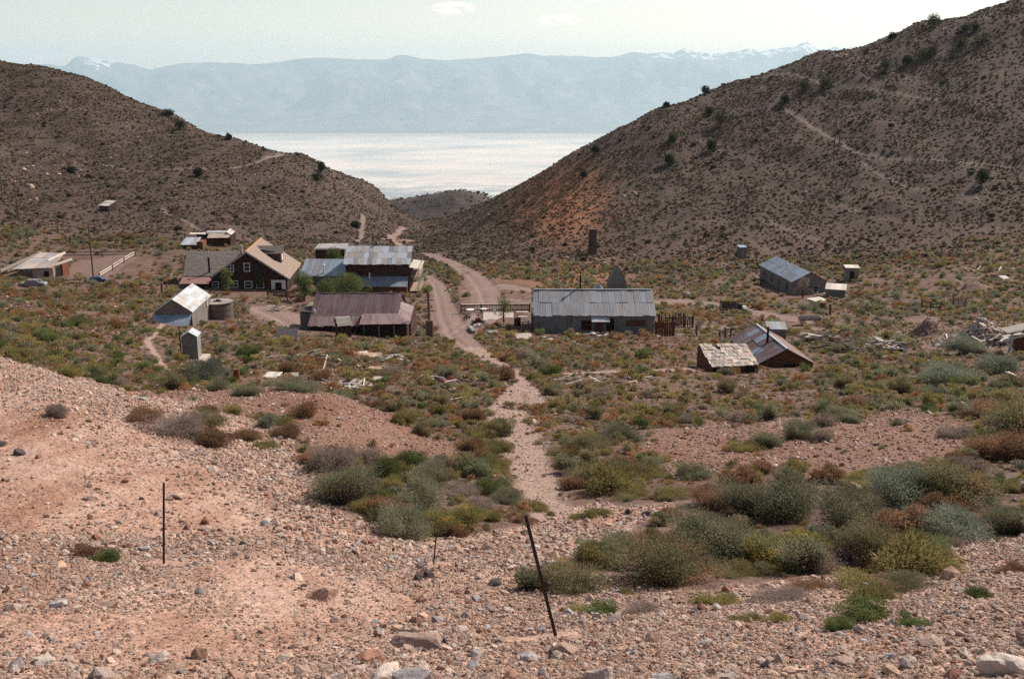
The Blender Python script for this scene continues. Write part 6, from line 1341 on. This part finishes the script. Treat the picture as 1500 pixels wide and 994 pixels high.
# ---- the rest, by density, in world space
def cand(n, ymin, ymax, seed, umax=.62):
    g = np.random.RandomState(seed)
    yy = np.sqrt(g.uniform((ymin + OFF) ** 2, (ymax + OFF) ** 2, n)) - OFF; xx = g.uniform(-umax, umax, n) * (yy + OFF)
    return xx, yy, g
CELL = {}
def thin(x, y, r):
    """drop points nearer than r to one already kept"""
    keep = []; grid = {}; cs = float(np.max(r))
    for i in range(len(x)):
        cx, cy = int(x[i] // cs), int(y[i] // cs); ok = True
        for a in (-1, 0, 1):
            for b in (-1, 0, 1):
                for j in grid.get((cx + a, cy + b), ()):
                    if (x[i] - x[j]) ** 2 + (y[i] - y[j]) ** 2 < (r[i] * .5 + r[j] * .5) ** 2: ok = False; break
                if not ok: break
            if not ok: break
        if ok: keep.append(i); grid.setdefault((cx, cy), []).append(i)
    return np.array(keep)
# near and middle ground: 12 to 170 m
xx, yy, g = cand(52000, 14, 215, 5)
zz = H(xx, yy, False); fo, ma, mb_, ya, ro, pa, tr = masks(xx, yy, zz)
px_, py_ = proj(xx, yy, zz)
dens = .38 + .55 * sstep(-.16, .18, fbm(xx, yy, 3, 1 / 7.0)) + .25 * sstep(0, .3, fbm(xx, yy, 2, 1 / 22.0))
dens = np.where(fo, .006, dens); dens = np.where(ma | mb_, .03, dens); dens = np.where(ya, .04, dens)
dens *= (1 - np.clip(ro * 1.6, 0, 1)) * (1 - np.clip(pa * 1.5, 0, .985)); dens *= .22 + .78 * sstep(-.28, .04, fbm(xx + 40, yy, 3, 1 / 16.0))
for a, b, c, d in FOOT:
    if b - a > 3: q_d = np.maximum(np.maximum(a - xx, xx - b), np.maximum(c - yy, yy - d)); dens *= np.where(q_d < 4.5, .45, 1.0)
dens = np.where((px_ > 850) & (py_ > 690) & ~fo, dens * .8, dens)
dens = np.where((px_ > 600) & (px_ < 745) & (py_ > 600) & (yy < 70), dens * 1.3, dens)
dens = np.where((px_ > 860) & (px_ < 1060) & (py_ > 490) & (py_ < 545), dens * .7, dens)
dens = np.where((px_ > 120) & (px_ < 200) & (py_ > 365) & (py_ < 405), dens * .2, dens)
dens = np.where((px_ > 380) & (px_ < 440) & (py_ > 445) & (py_ < 480), dens * .3, dens)
dens = np.where((px_ > 670) & (px_ < 790) & (py_ > 410) & (py_ < 480), dens * .12, dens)
ok = (g.uniform(0, 1, len(xx)) < dens) & clear(xx, yy, zz)
for a, b, r_ in taken: ok &= (xx - a) ** 2 + (yy - b) ** 2 > (r_ * .8) ** 2
xx, yy = xx[ok], yy[ok]; n = len(xx)
sz = np.clip(np.exp(g.normal(-.13, .42, n)), .3, 2.4) * (1 + .25 * sstep(90, 160, yy))
k_ = thin(xx, yy, sz * .66); xx, yy, sz = xx[k_], yy[k_], sz[k_]; n = len(xx)
zz = H(xx, yy, False); px_, py_ = proj(xx, yy, zz)
tone = fbm(xx, yy, 3, 1 / 11.0) + g.normal(0, .30, n)
kc = np.empty(n, int)
def wchoice(ws): 
    ws = np.array(ws, float); return np.searchsorted(np.cumsum(ws / ws.sum()), g.uniform(0, 1, n))
#            sage sr  rust grn olv yel twig teal
flat = wchoice([.10, .27, .25, .04, .20, .03, .10, .01]); left = wchoice([.12, .15, .10, .20, .33, .01, .06, .03]); east = wchoice([.25, .22, .12, .08, .16, .01, .08, .08]); hilly = wchoice([.26, .26, .10, .03, .22, .0, .12, .01])
kc = np.where(tone > .1, flat, np.where(px_ > 1100, east, flat)); kc = np.where((px_ < 420) & (py_ > 470), left, kc); kc = np.where((px_ > 1250) & (py_ < 600), east, kc); kc = np.where(yy > 165, hilly, kc)
app = sz * FPX / yy                                   # width in the photo
inview = (px_ > -20) & (px_ < 1520) & (py_ < 1010)
order = np.argsort(-app * inview)[:165]
isobj = np.zeros(n, bool); isobj[order] = True
KN = {'sage': 'grey-green sagebrush', 'sagerust': 'sagebrush turning rusty', 'rust': 'rust-brown bush', 'green': 'bright green bush', 'olive': 'olive bush', 'yellow': 'yellow-tipped bush', 'twig': 'dry grey-brown bush', 'teal': 'blue-green sagebrush'}
def zone(px, py):
    if px < 430: return 'on the slope west of the pink dump' if py > 560 else 'below the tin shed and privy'
    if px < 745: return 'on the flat between pink dump and wash' if py > 560 else 'among scattered boards on the flat'
    if px < 930: return 'on the banks of the gravel wash' if py > 590 else 'between footpath and storehouse'
    if py < 600: return 'on the flat below the rusty cabin' if px < 1250 else 'on the flat below the lumber heaps'
    return 'around the brown mounds east of the wash' if px < 1250 else 'on the east side beyond the thicket'
MARKS = [(*list(ground(a, b, 20))[:2], l) for a, b, l in ((814, 931, 'tall leaning steel post'), (452.5, 567, 'rusty short post'), (347, 555, 'oil drum'), (280, 528, 'corrugated privy'), (672, 585, 'lone white plank'), (541, 523, 'large tan panel'), (1065, 546, 'patchwork-roofed shed'),
  (1150, 546, 'rusty cabin'), (1200, 505, 'dark lumber heap'), (1300, 512, 'middle lumber pile'), (650, 560, 'red and white cart wreck'), (318, 468, 'round water tank'), (935, 636, 'black stone on the brown mound'), (768, 495, 'pale slab south of the terrace'), (500, 492, 'crooked-roofed privy'), (920, 752, 'two dark boulders'),
  (1488, 680, 'big rusty eastern bush'), (785, 590, 'end of the dirt footpath'), (740, 545, 'bend of the footpath'), (600, 640, 'tail of the pink dump'), (1240, 612, 'crest of the brown mound'), (1400, 560, 'blue-green thicket'), (150, 540, 'rim of the bare slope'))]
for i in order:
    k = MIDN[kc[i]]; o = bpy.data.objects.new('rabbitbrush' if k in ('yellow', 'green') else 'saltbush' if k in ('rust', 'twig') else 'sagebrush', PROTO[k][i % 2]); COL.objects.link(o)
    s = sz[i] / 1.12; o.location = (xx[i], yy[i], float(zz[i]) - .04 * s); o.scale = (s, s * R.uniform(.85, 1.1), s * R.uniform(.65, .95)); o.rotation_euler = (0, 0, R.uniform(0, 6.28))
    lab = 'one of the %s shrubs %s' % (KN[k].rsplit(' ', 1)[0] + ' ' + KN[k].rsplit(' ', 1)[1], zone(px_[i], py_[i]))
    zo = zone(px_[i], py_[i]); d_ = sorted((math.hypot(xx[i] - a, yy[i] - b), l) for a, b, l in MARKS)[0]
    lab = '%s %s %s' % (('broad', 'middling', 'small')[0 if app[i] > 62 else 1 if app[i] > 42 else 2], KN[k], zo)
    if d_[0] < 5: lab = '%s %s close to the %s' % (lab.split()[0], KN[k], d_[1])
    tag(o, lab, 'shrub', lab)
m = ~isobj
scatter('scrub', np.stack([xx, yy, zz - .03 * sz], 1)[m], np.stack([sz / 1.1, sz / 1.1 * g.uniform(.8, 1.1, n), sz / 1.1 * g.uniform(.6, .95, n)], 1)[m], (kc * 2 + g.randint(0, 2, n))[m], MIDC)
print('SHRUBS mid', n)
# small tufts between them
xx, yy, g = cand(60000, 16, 130, 9)
zz = H(xx, yy, False); fo, ma, mb_, ya, ro, pa, tr = masks(xx, yy, zz)
dens = .25 + .75 * sstep(-.1, .25, fbm(xx, yy, 3, 1 / 4.0)); dens = np.where(fo, .0012, dens); dens = np.where(ma | mb_, .02, dens); dens *= (1 - np.clip(ro * 1.6, 0, 1)) * (1 - np.clip(pa * 1.1, 0, .97))
ok = (g.uniform(0, 1, len(xx)) < dens) & clear(xx, yy, zz); xx, yy, zz = xx[ok], yy[ok], zz[ok]; n = len(xx); sz = np.exp(g.normal(-1.35, .35, n)); kc = g.choice(8, n, p=[.1, .2, .28, .04, .2, .0, .16, .02])
scatter('dry_tufts', np.stack([xx, yy, zz - .01], 1), np.stack([sz, sz, sz * g.uniform(.45, .8, n)], 1), kc * 2 + g.randint(0, 2, n), MIDC)
# hillsides: dark round bushes with pale ones between
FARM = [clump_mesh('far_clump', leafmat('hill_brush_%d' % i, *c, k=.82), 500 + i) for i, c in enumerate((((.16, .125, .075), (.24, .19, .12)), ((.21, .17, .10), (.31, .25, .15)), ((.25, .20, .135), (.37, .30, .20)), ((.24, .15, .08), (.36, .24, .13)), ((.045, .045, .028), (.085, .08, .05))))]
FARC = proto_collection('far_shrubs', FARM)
xx, yy, g = cand(230000, 200, 470, 12, .66)
zz = H(xx, yy, False); px_, py_ = proj(xx, yy, zz)
fo, ma, mb_, ya, ro, pa, tr = masks(xx, yy, zz)
dens = .35 + .5 * sstep(-.2, .2, fbm(xx, yy, 3, 1 / 14.0)) + .2 * sstep(-.1, .3, fbm(xx, yy, 2, 1 / 60.0)); dens *= (1 - np.clip(ro * 1.6 + tr * 1.4 + ya, 0, 1)); rr_g = 1 - np.abs(fbm(xx * .9 - .5 * yy, yy * .35, 3, 1 / 17.0)) * 2; dens *= 1.15 - .85 * sstep(.62, .92, rr_g)
ok = (g.uniform(0, 1, len(xx)) < dens) & clear(xx, yy, zz); xx, yy = xx[ok], yy[ok]; n = len(xx)
sz = np.clip(np.exp(g.normal(-.50, .36, n)), .3, 2.4); k_ = thin(xx, yy, sz * .95); xx, yy, sz = xx[k_], yy[k_], sz[k_]; n = len(xx); zz = H(xx, yy, False); px_, py_ = proj(xx, yy, zz)
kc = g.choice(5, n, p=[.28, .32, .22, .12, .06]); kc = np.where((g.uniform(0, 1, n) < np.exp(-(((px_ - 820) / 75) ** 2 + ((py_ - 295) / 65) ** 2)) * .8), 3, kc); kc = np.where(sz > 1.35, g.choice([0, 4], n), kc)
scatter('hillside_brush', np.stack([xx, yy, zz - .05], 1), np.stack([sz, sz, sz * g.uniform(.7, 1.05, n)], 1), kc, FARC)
print('SHRUBS far', n)
hxx = g.uniform(-240, 110, 9000); hyy = g.uniform(640, 830, 9000)
hzz = []
ci_ = np.clip(((hxx + 330) / 490 * 169), 0, 168).astype(int); ri_ = np.clip(((hyy - 560) / 540 * 89), 0, 88).astype(int)
hzz = hz[ri_, ci_]
scatter('far_hill_brush', np.stack([hxx, hyy, hzz], 1), np.clip(np.exp(g.normal(.15, .4, 9000)), .4, 3), g.choice(5, 9000), FARC)

# ---- trees
def tree(name, label, px, py, w, hgt, kind='dark', cat='tree', group=None, y0=20, seed=0, trunk=.22, n=2600, leaf=(.07, .2), round_=1.0, Y=None, bark='post'):
    g_ = np.random.RandomState(seed + 900); p_ = ground(px, py, y0) if Y is None else Vector(P(px, py, Y)); s = p_.y / FPX; W_ = w * s; H_ = hgt * s
    if Y is not None and name != 'juniper_tree': H_ = max(H_, P(px, py - hgt, Y)[2] - gz(p_.x, p_.y))
    t = thing(name, label, cat, (p_.x, p_.y, gz(p_.x, p_.y)), R.uniform(0, 6.28), group)
    mb = MB(); rt = max(.06, W_ * .055); mb.rod((0, 0, -.3), (W_ * .03, 0, H_ * .35), rt, rt * .7, 7); mb.rod((W_ * .03, 0, H_ * .34), (-W_ * .02, W_ * .03, H_ * .85), rt * .7, rt * .2, 6)
    lc = []
    nl = 9
    for i in range(nl):
        a = i * 2.4 + g_.uniform(-.4, .4); f = g_.uniform(.25, 1.0); zc_ = H_ * (trunk + (1 - trunk) * (.18 + .72 * (i / nl))) ; rr = W_ * .5 * f * (1 - .55 * (i / nl)) * .85
        e = Vector((math.cos(a) * rr, math.sin(a) * rr, zc_)); lc.append((e, W_ * g_.uniform(.17, .27) * round_)); mb.rod((0, 0, H_ * (trunk * .6 + .4 * i / nl)), e, rt * .4, rt * .12, 5)
    mb.obj('trunk', M[bark], t)
    k = g_.randint(0, nl, n); d = g_.normal(size=(n, 3)); d /= np.linalg.norm(d, axis=1)[:, None]; C_ = np.array([tuple(e) for e, r in lc]); R_ = np.array([r for e, r in lc])
    c = C_[k] + d * (R_[k] * g_.uniform(.3, 1.08, n) ** .6)[:, None] * np.array([1, 1, .8]); dn = d + g_.normal(size=(n, 3)) * .5; dn /= np.linalg.norm(dn, axis=1)[:, None]
    sd_ = np.cross(dn, g_.normal(size=(n, 3))); sd_ /= np.linalg.norm(sd_, axis=1)[:, None]; sc_ = max(.5, s * 6.0)
    lw_ = leaf[0] * g_.uniform(.6, 1.4, n)[:, None]; ll_ = leaf[1] * g_.uniform(.6, 1.4, n)[:, None]
    v = np.stack([c - sd_ * lw_, c + sd_ * lw_, c + dn * ll_], 1).reshape(-1, 3)
    me = bpy.data.meshes.new('crown'); me.from_pydata(v.tolist(), [], np.arange(n * 3).reshape(-1, 3).tolist()); me.materials.append(LM[kind] if kind in LM else M[kind])
    o = bpy.data.objects.new('crown', me); COL.objects.link(o); o.parent = t; return t
tree('pine_tree', 'dark green conifer by the gate between the brown house and the blue tin wing', 446, 441, 36, 46, 'green', y0=60, seed=1, n=5200, leaf=(.05, .16), trunk=.08)
tree('tree', 'leafy green tree in front of the small shed behind the hotel wing', 488, 388, 32, 26, 'green', Y=174.5, seed=2, n=5000, leaf=(.07, .17), trunk=.1, round_=1.3)
tree('bush', 'big bright-green leafy bush between the hotel porch and the purple-roofed house', 512, 432, 62, 30, 'green', y0=60, seed=3, n=7000, leaf=(.06, .15), trunk=.02, round_=1.2)
tree('bush', 'smaller green bush with white blooms left of the big leafy one behind the purple roof', 478, 433, 40, 22, 'green', y0=60, seed=4, n=4500, leaf=(.06, .15), trunk=.02, round_=1.2)
tree('pine_tree', 'thin see-through young pine standing on the terrace', 738, 472, 28, 43, 'green', y0=60, seed=5, n=900, leaf=(.04, .2), trunk=.25)
tree('dead_tree', 'reddish bare dying tree before the gable of the bunkhouse', 1176, 436, 26, 34, 'twig', y0=60, seed=6, n=1500, leaf=(.03, .16), trunk=.1)
tree('vine_bush', 'dark climbing bush against the left gable windows of the brown house', 333, 428, 22, 42, 'green', y0=60, seed=7, n=2200, leaf=(.05, .15), trunk=.05)
tree('vine_bush', 'bushy sapling in front of the lower middle windows of the brown house', 381, 424, 16, 25, 'green', y0=60, seed=8, n=1500, leaf=(.05, .15), trunk=.1)
JUN = [(1367,36,20,15,'round black-green juniper alone on the east skyline'),(1307,56,12,9,'smaller juniper on the skyline down-slope of the round one'),(1033,135,14,9,'tiny juniper on the skyline above the lake'),(976,155,9,6,'lowest skyline juniper on the east ridge'),
 (1298,102,22,15,'juniper below the crest left of a row of dark bushes'),(1413,48,20,14,'juniper near the upper right crest'),(1428,44,12,10,'twin of the juniper near the upper right crest'),(1408,68,20,12,'dark juniper just below the crest pair'),(1352,84,26,12,'broad juniper in the row under the crest'),(1365,78,16,10,'small juniper in the row under the crest'),
 (1330,92,16,10,'low juniper starting the row under the crest'),(1440,62,28,10,'flat-topped juniper under the crest'),(1178,132,26,14,'juniper at the top of the old track'),(1210,126,24,10,'wide juniper right of the track top'),(1150,148,14,9,'small juniper left of the track top'),
 (1056,184,28,20,'spreading juniper in mid east slope'),(1042,220,16,17,'upright juniper below the spreading one'),(980,240,16,16,'dark juniper at the edge of the orange patch'),(985,205,16,10,'small juniper above the dark one'),(855,258,10,9,'lone juniper within the orange patch'),(873,222,14,10,'dark juniper by the east skyline above the orange patch'),
 (1438,270,22,24,'big dark juniper low on the far east slope'),(1040,165,12,8,'little juniper above the spreading one'),(265,187,14,12,'juniper clump on the west skyline'),(247,168,18,8,'dark rocks and juniper on the west skyline'),(335,203,9,8,'lone juniper on the lower west skyline'),(291,256,13,11,'round juniper just below the west track'),
 (8,88,14,7,'juniper at the left end of the west skyline'),(471,252,14,18,'spiky tree below the end of the west track'),(465,262,20,8,'dark scrub juniper beside the spiky tree'),(105,252,12,9,'faint dark bush high on the west slope'),(607,316,12,11,'juniper in the notch between the hills'),(683,302,11,9,'juniper on the flank of the notch'),(520,332,16,9,'dark juniper low on the west slope near the notch')]
for i, (px, py, w, h_, lab) in enumerate(JUN):
    g0 = ground(px, py + 2, 100, 460)
    tree('juniper_tree', lab, px, py, w, h_, 'dark', y0=100, seed=20 + i, n=700, leaf=(.16, .42), trunk=.12, round_=1.25, group='junipers on the hillsides', Y=g0.y if g0.y < 455 else None)
# ------------------------------------------------------------------ stones
def stonemat(name, c1, c2, spot):
    t = NT(name, .9); p = t.obj(); rnd = t.node('ShaderNodeObjectInfo').outputs['Random']
    c = t.mix(t.noise(p, 2.2, 6, .6), c1, c2); c = t.mix(t.math('MULTIPLY', t.math('GREATER_THAN', t.noise(p, 5.0, 5, .6), .57), .6), c, spot)
    tone = t.ramp(rnd, [(0, (.62, .56, .55)), (.3, (.85, .8, .78)), (.65, (1.0, 1.0, 1.0)), (1, (1.28, 1.26, 1.22))]); c = t.mix(1.0, c, tone, 'MULTIPLY')
    return t.done(c, t.bump(t.noise(p, 6.0, 6, .65), .7, .06))
SM = [stonemat('pale_pink_stone', (.47, .34, .27), (.58, .47, .40), (.34, .22, .17)), stonemat('tan_stone', (.40, .255, .18), (.52, .38, .29), (.30, .15, .10)),
      stonemat('red_brown_stone', (.26, .125, .085), (.38, .21, .15), (.18, .09, .07)), stonemat('grey_stone', (.30, .275, .275), (.44, .41, .40), (.20, .17, .165)), stonemat('white_stone', (.45, .37, .32), (.57, .495, .44), (.46, .36, .30)),
      stonemat('dark_stone', (.075, .055, .055), (.14, .11, .105), (.05, .04, .04))]
def rock_mesh(name, mat, seed, sub=1, fl=.62, k=.22, cut=5):
    bm = bmesh.new(); bmesh.ops.create_icosphere(bm, subdivisions=sub, radius=.5); g = np.random.RandomState(seed)
    pl_ = [(Vector(g.normal(size=3)).normalized(), g.uniform(.24, .40)) for _ in range(cut)]
    sx = g.uniform(.75, 1.25)
    for v in bm.verts:
        p = v.co.copy()
        for n_, d in pl_:
            e = p.dot(n_) - d
            if e > 0: p -= n_ * e * .92
        f = 1 + k * (float(fbm(np.array([p.x * 2.1 + seed]), np.array([p.y * 2.1 + p.z * 1.7 - seed]), 3)[0]))
        v.co = Vector((p.x * f * sx, p.y * f, p.z * f * fl))
    me = bpy.data.meshes.new(name); bm.to_mesh(me); bm.free(); me.materials.append(mat); return me
PEB = [rock_mesh('stone', SM[m], 60 + i, 1, f_) for i, (m, f_) in enumerate(((0, .6), (0, .75), (1, .6), (1, .5), (2, .6), (3, .55), (4, .6), (0, .45), (5, .6)))]
PC = proto_collection('stones', PEB)
def stones(name, n0, y0, y1, seed, mu, sd, dens_f, pw, umax=.62, smax=.5):
    xx, yy, g = cand(n0, y0, y1, seed, umax); zz = H(xx, yy)
    mk = masks(xx, yy, zz); px_, py_ = proj(xx, yy, zz)
    d = dens_f(xx, yy, px_, py_, mk); ok = (g.uniform(0, 1, len(xx)) < d) & clear(xx, yy, zz); xx, yy, zz = xx[ok], yy[ok], zz[ok]; n = len(xx)
    sz = np.clip(np.exp(g.normal(mu, sd, n)), .02, smax); w = g.choice(len(PEB), n, p=pw)
    print(name, n)
    return scatter(name, np.stack([xx, yy, zz + sz * .08], 1), sz, w, PC, seed=seed, tilt=.35)
STREAK = lambda x, y: fbm((x * .82 + y * .57) * 1.0, (-x * .57 + y * .82) * .28, 3, 1 / 2.6)
def d_fore(x, y, px, py, mk):
    fo, ma, mb_, ya, ro, pa, tr = mk
    k = sstep(-.25, .35, STREAK(x, y)) * .75 + .12
    band = np.exp(-((py - (545 + .42 * px - 20)) / 45.0) ** 2) * (px < 620)               # stones rolled to the edge of the slope
    k = k + .9 * band + .5 * (px > 430) * sstep(720, 800, py) + .35 * sstep(900, 990, py)
    k = np.where((px < 330) & (py > 780) & (py < 900), k + .45, k)
    smooth_ = inpoly(px, py, [(-50, 560), (150, 600), (330, 700), (420, 760), (200, 790), (-50, 780)])
    k = np.where(smooth_, k * .35, k); smooth2 = inpoly(px, py, [(180, 860), (400, 800), (620, 880), (560, 960), (200, 960)]); k = np.where(smooth2, k * .35, k)
    return np.where(fo, np.clip(k, 0, 1), 0)
def d_mound(x, y, px, py, mk): return np.where(mk[1] | mk[2], .38, 0) * (1 - mk[0])
def d_path(x, y, px, py, mk): return np.where(mk[5] > .2, .95, 0) * ~mk[0] * (y < 75)
def d_flat(x, y, px, py, mk): return np.where(~(mk[0] | mk[1] | mk[2]), .2 + .5 * sstep(0, .3, fbm(x, y, 3, 1 / 5.0)), 0) * (1 - np.clip(mk[4] * 1.3, 0, 1))
pw_f = [.22, .16, .19, .14, .08, .06, .05, .08, .02]
stones('gravel', 190000, 7.5, 22, 31, -3.15, .45, d_fore, pw_f, .60, .16)
stones('gravel', 170000, 20, 52, 32, -2.5, .42, d_fore, pw_f, .60, .3)
stones('loose_stones', 9000, 8, 52, 33, -1.85, .40, d_fore, [.2, .12, .12, .1, .08, .16, .12, .08, .02], .60, .55)
stones('mound_rubble', 100000, 33, 62, 34, -2.35, .45, d_mound, [.14, .08, .16, .12, .34, .06, .03, .05, .02], .60, .4)
stones('path_gravel', 40000, 24, 70, 35, -2.5, .4, d_path, [.24, .16, .14, .14, .04, .12, .06, .08, .02], .60, .3)
stones('flat_stones', 26000, 24, 170, 36, -1.75, .5, d_flat, [.2, .1, .14, .1, .18, .12, .04, .06, .06], .62, .7)
# ---- the stones that stand out one by one: x, y, width in the photo, height factor, stone, label
BR = [(470,878,52,.5,1,'rusty tan boulder lying alone on the smooth gravel slope'),(603,950,82,.34,0,'flat brown-edged ledge stone half buried near the bottom'),(545,968,56,.45,2,'red-brown rock wedged behind white stones at the bottom'),
 (562,996,58,.6,4,'white blocky stone at the bottom edge'),(600,1000,70,.45,3,'grey-blue slab beside the white block at the bottom edge'),(880,998,64,.6,4,'large pinkish-white boulder at the bottom edge, centre'),(826,958,42,.6,0,'pink angular rock at the foot of the leaning post'),
 (773,968,34,.6,3,'small grey slab left of the pink angular rock'),(1478,985,76,.6,4,'large pale boulder in the bottom corner'),(62,974,36,.55,4,'pale rock at the lower left'),(228,972,36,.5,4,'whitish rock at the bottom, left half'),(133,731,26,.6,0,'pinkish rock high on the bare slope'),
 (26,666,18,.8,5,'dark rock at the left margin of the slope'),(56,672,12,.6,2,'small brown rock right of the dark one'),(183,705,12,.7,2,'small rusty rock on the bare slope'),(126,862,20,.7,2,'reddish rock on the stony patch'),(212,808,20,.6,3,'grey stone next to the upright fence post'),
 (390,770,22,.5,3,'grey-blue stone in the rubble below the dump shrubs'),(920,752,16,.9,5,'left of two dark boulders by the wash'),(950,756,22,.6,5,'right of two dark boulders by the wash'),(1134,985,26,.5,0,'pale stone at the bottom, right half'),(1128,862,24,.5,0,'tan slab below the thicket'),
 (1060,880,22,.5,0,'tan stone beside the olive bush'),(980,792,14,.6,0,'small stone on the wash gravel'),(1420,972,16,.6,0,'small stone near the bottom right corner boulder'),(330,700,14,.6,0,'pale stone in the rubble band, centre left'),(105,600,16,.6,0,'stone at the upper rim of the bare slope'),(206,586,18,.5,3,'flat stone at the slope rim near the dump'),(360,690,16,.5,0,'pink stone above the rubble band'),
 (935,636,8,.9,5,'black stone on the west part of the brown mound'),(700,958,24,.5,0,'tan stone at bottom centre'),(690,860,16,.6,0,'pale stone in the rubble behind the leaning post'),(620,830,20,.5,0,'pale flat stone near the thin short post'),(1000,900,16,.6,2,'red-brown stone right of the dry brush'),(640,620,7,.8,4,'white stone at the end of the pink dump')]
BM_ = {}
for i, (px, py, w, hf, m_, lab) in enumerate(BR):
    g = ground(px, min(py, 1000), 7); s = w * g.y / FPX; o = bpy.data.objects.new('boulder', rock_mesh('boulder', SM[m_], 700 + i * 3, 3, 1.0, .35, 9)); COL.objects.link(o)
    o.data.polygons.foreach_set('use_smooth', np.zeros(len(o.data.polygons), bool))
    o.scale = (s * 1.15, s * R.uniform(.8, 1.1), s * hf * 1.25); o.location = (g.x, g.y + s * .15, gz(g.x, g.y) + s * hf * .05); o.rotation_euler = (R.uniform(-.2, .2), R.uniform(-.25, .25), R.uniform(0, 6.28))
    tag(o, lab, 'rock', 'rocks lying on the near slope')

def heap_stones(b, n_, name, w_p, mu):
    bx, by_, r_, h_, e_ = BUMPS[b]; g = np.random.RandomState(77 + b); a = g.uniform(0, 6.283, n_); rr = r_ * 1.1 * np.sqrt(g.uniform(0, 1, n_)); x = bx + np.cos(a) * rr; y = by_ + np.sin(a) * rr * e_; z = H(x, y); s_ = np.exp(g.normal(mu, .4, n_))
    scatter(name, np.stack([x, y, z + s_ * .1], 1), s_, g.choice(len(PEB), n_, p=w_p), PC, seed=80 + b, tilt=.4)
heap_stones(1, 3600, 'stone_heap', [.1, .05, .06, .04, .12, .40, .1, .1, .03], -1.15)
heap_stones(0, 900, 'mound_gravel', [.1, .1, .2, .1, .25, .15, .02, .06, .02], -2.0)
heap_stones(5, 900, 'bank_gravel', [.1, .1, .2, .1, .30, .1, .02, .06, .02], -2.0)

def d_crag(x, y, px, py, mk):
    r_ = 1 - np.abs(fbm(x * .9 - .5 * y, y * .35, 3, 1 / 17.0)) * 2
    return sstep(.10, .32, fbm(x - 90, y, 3, 1 / 34.0)) * (.15 + .85 * sstep(.7, .95, r_)) * (1 - np.clip(mk[4] * 2 + mk[6], 0, 1)) + .02
stones('hillside_stones', 30000, 200, 440, 37, -.75, .5, d_crag, [.06, .05, .10, .1, .30, .27, .02, .06, .04], .64, 2.4)

BAND = wline([(60, 545, 60), (200, 582, 60), (330, 612, 80), (430, 668, 90), (470, 735, 80), (560, 785, 80), (680, 800, 90), (800, 815, 110), (900, 850, 90)])
def d_band(x, y, px, py, mk):
    d, w = seg_dist(x, y, BAND); return np.exp(-(d / (w * .8)) ** 2) * sstep(-.35, .25, fbm(x, y, 3, 1 / 3.0)) * (1 - .6 * mk[5])
stones('rubble_band', 60000, 14, 55, 38, -2.25, .42, d_band, [.24, .16, .08, .06, .06, .2, .1, .08, .02], .6, .4)
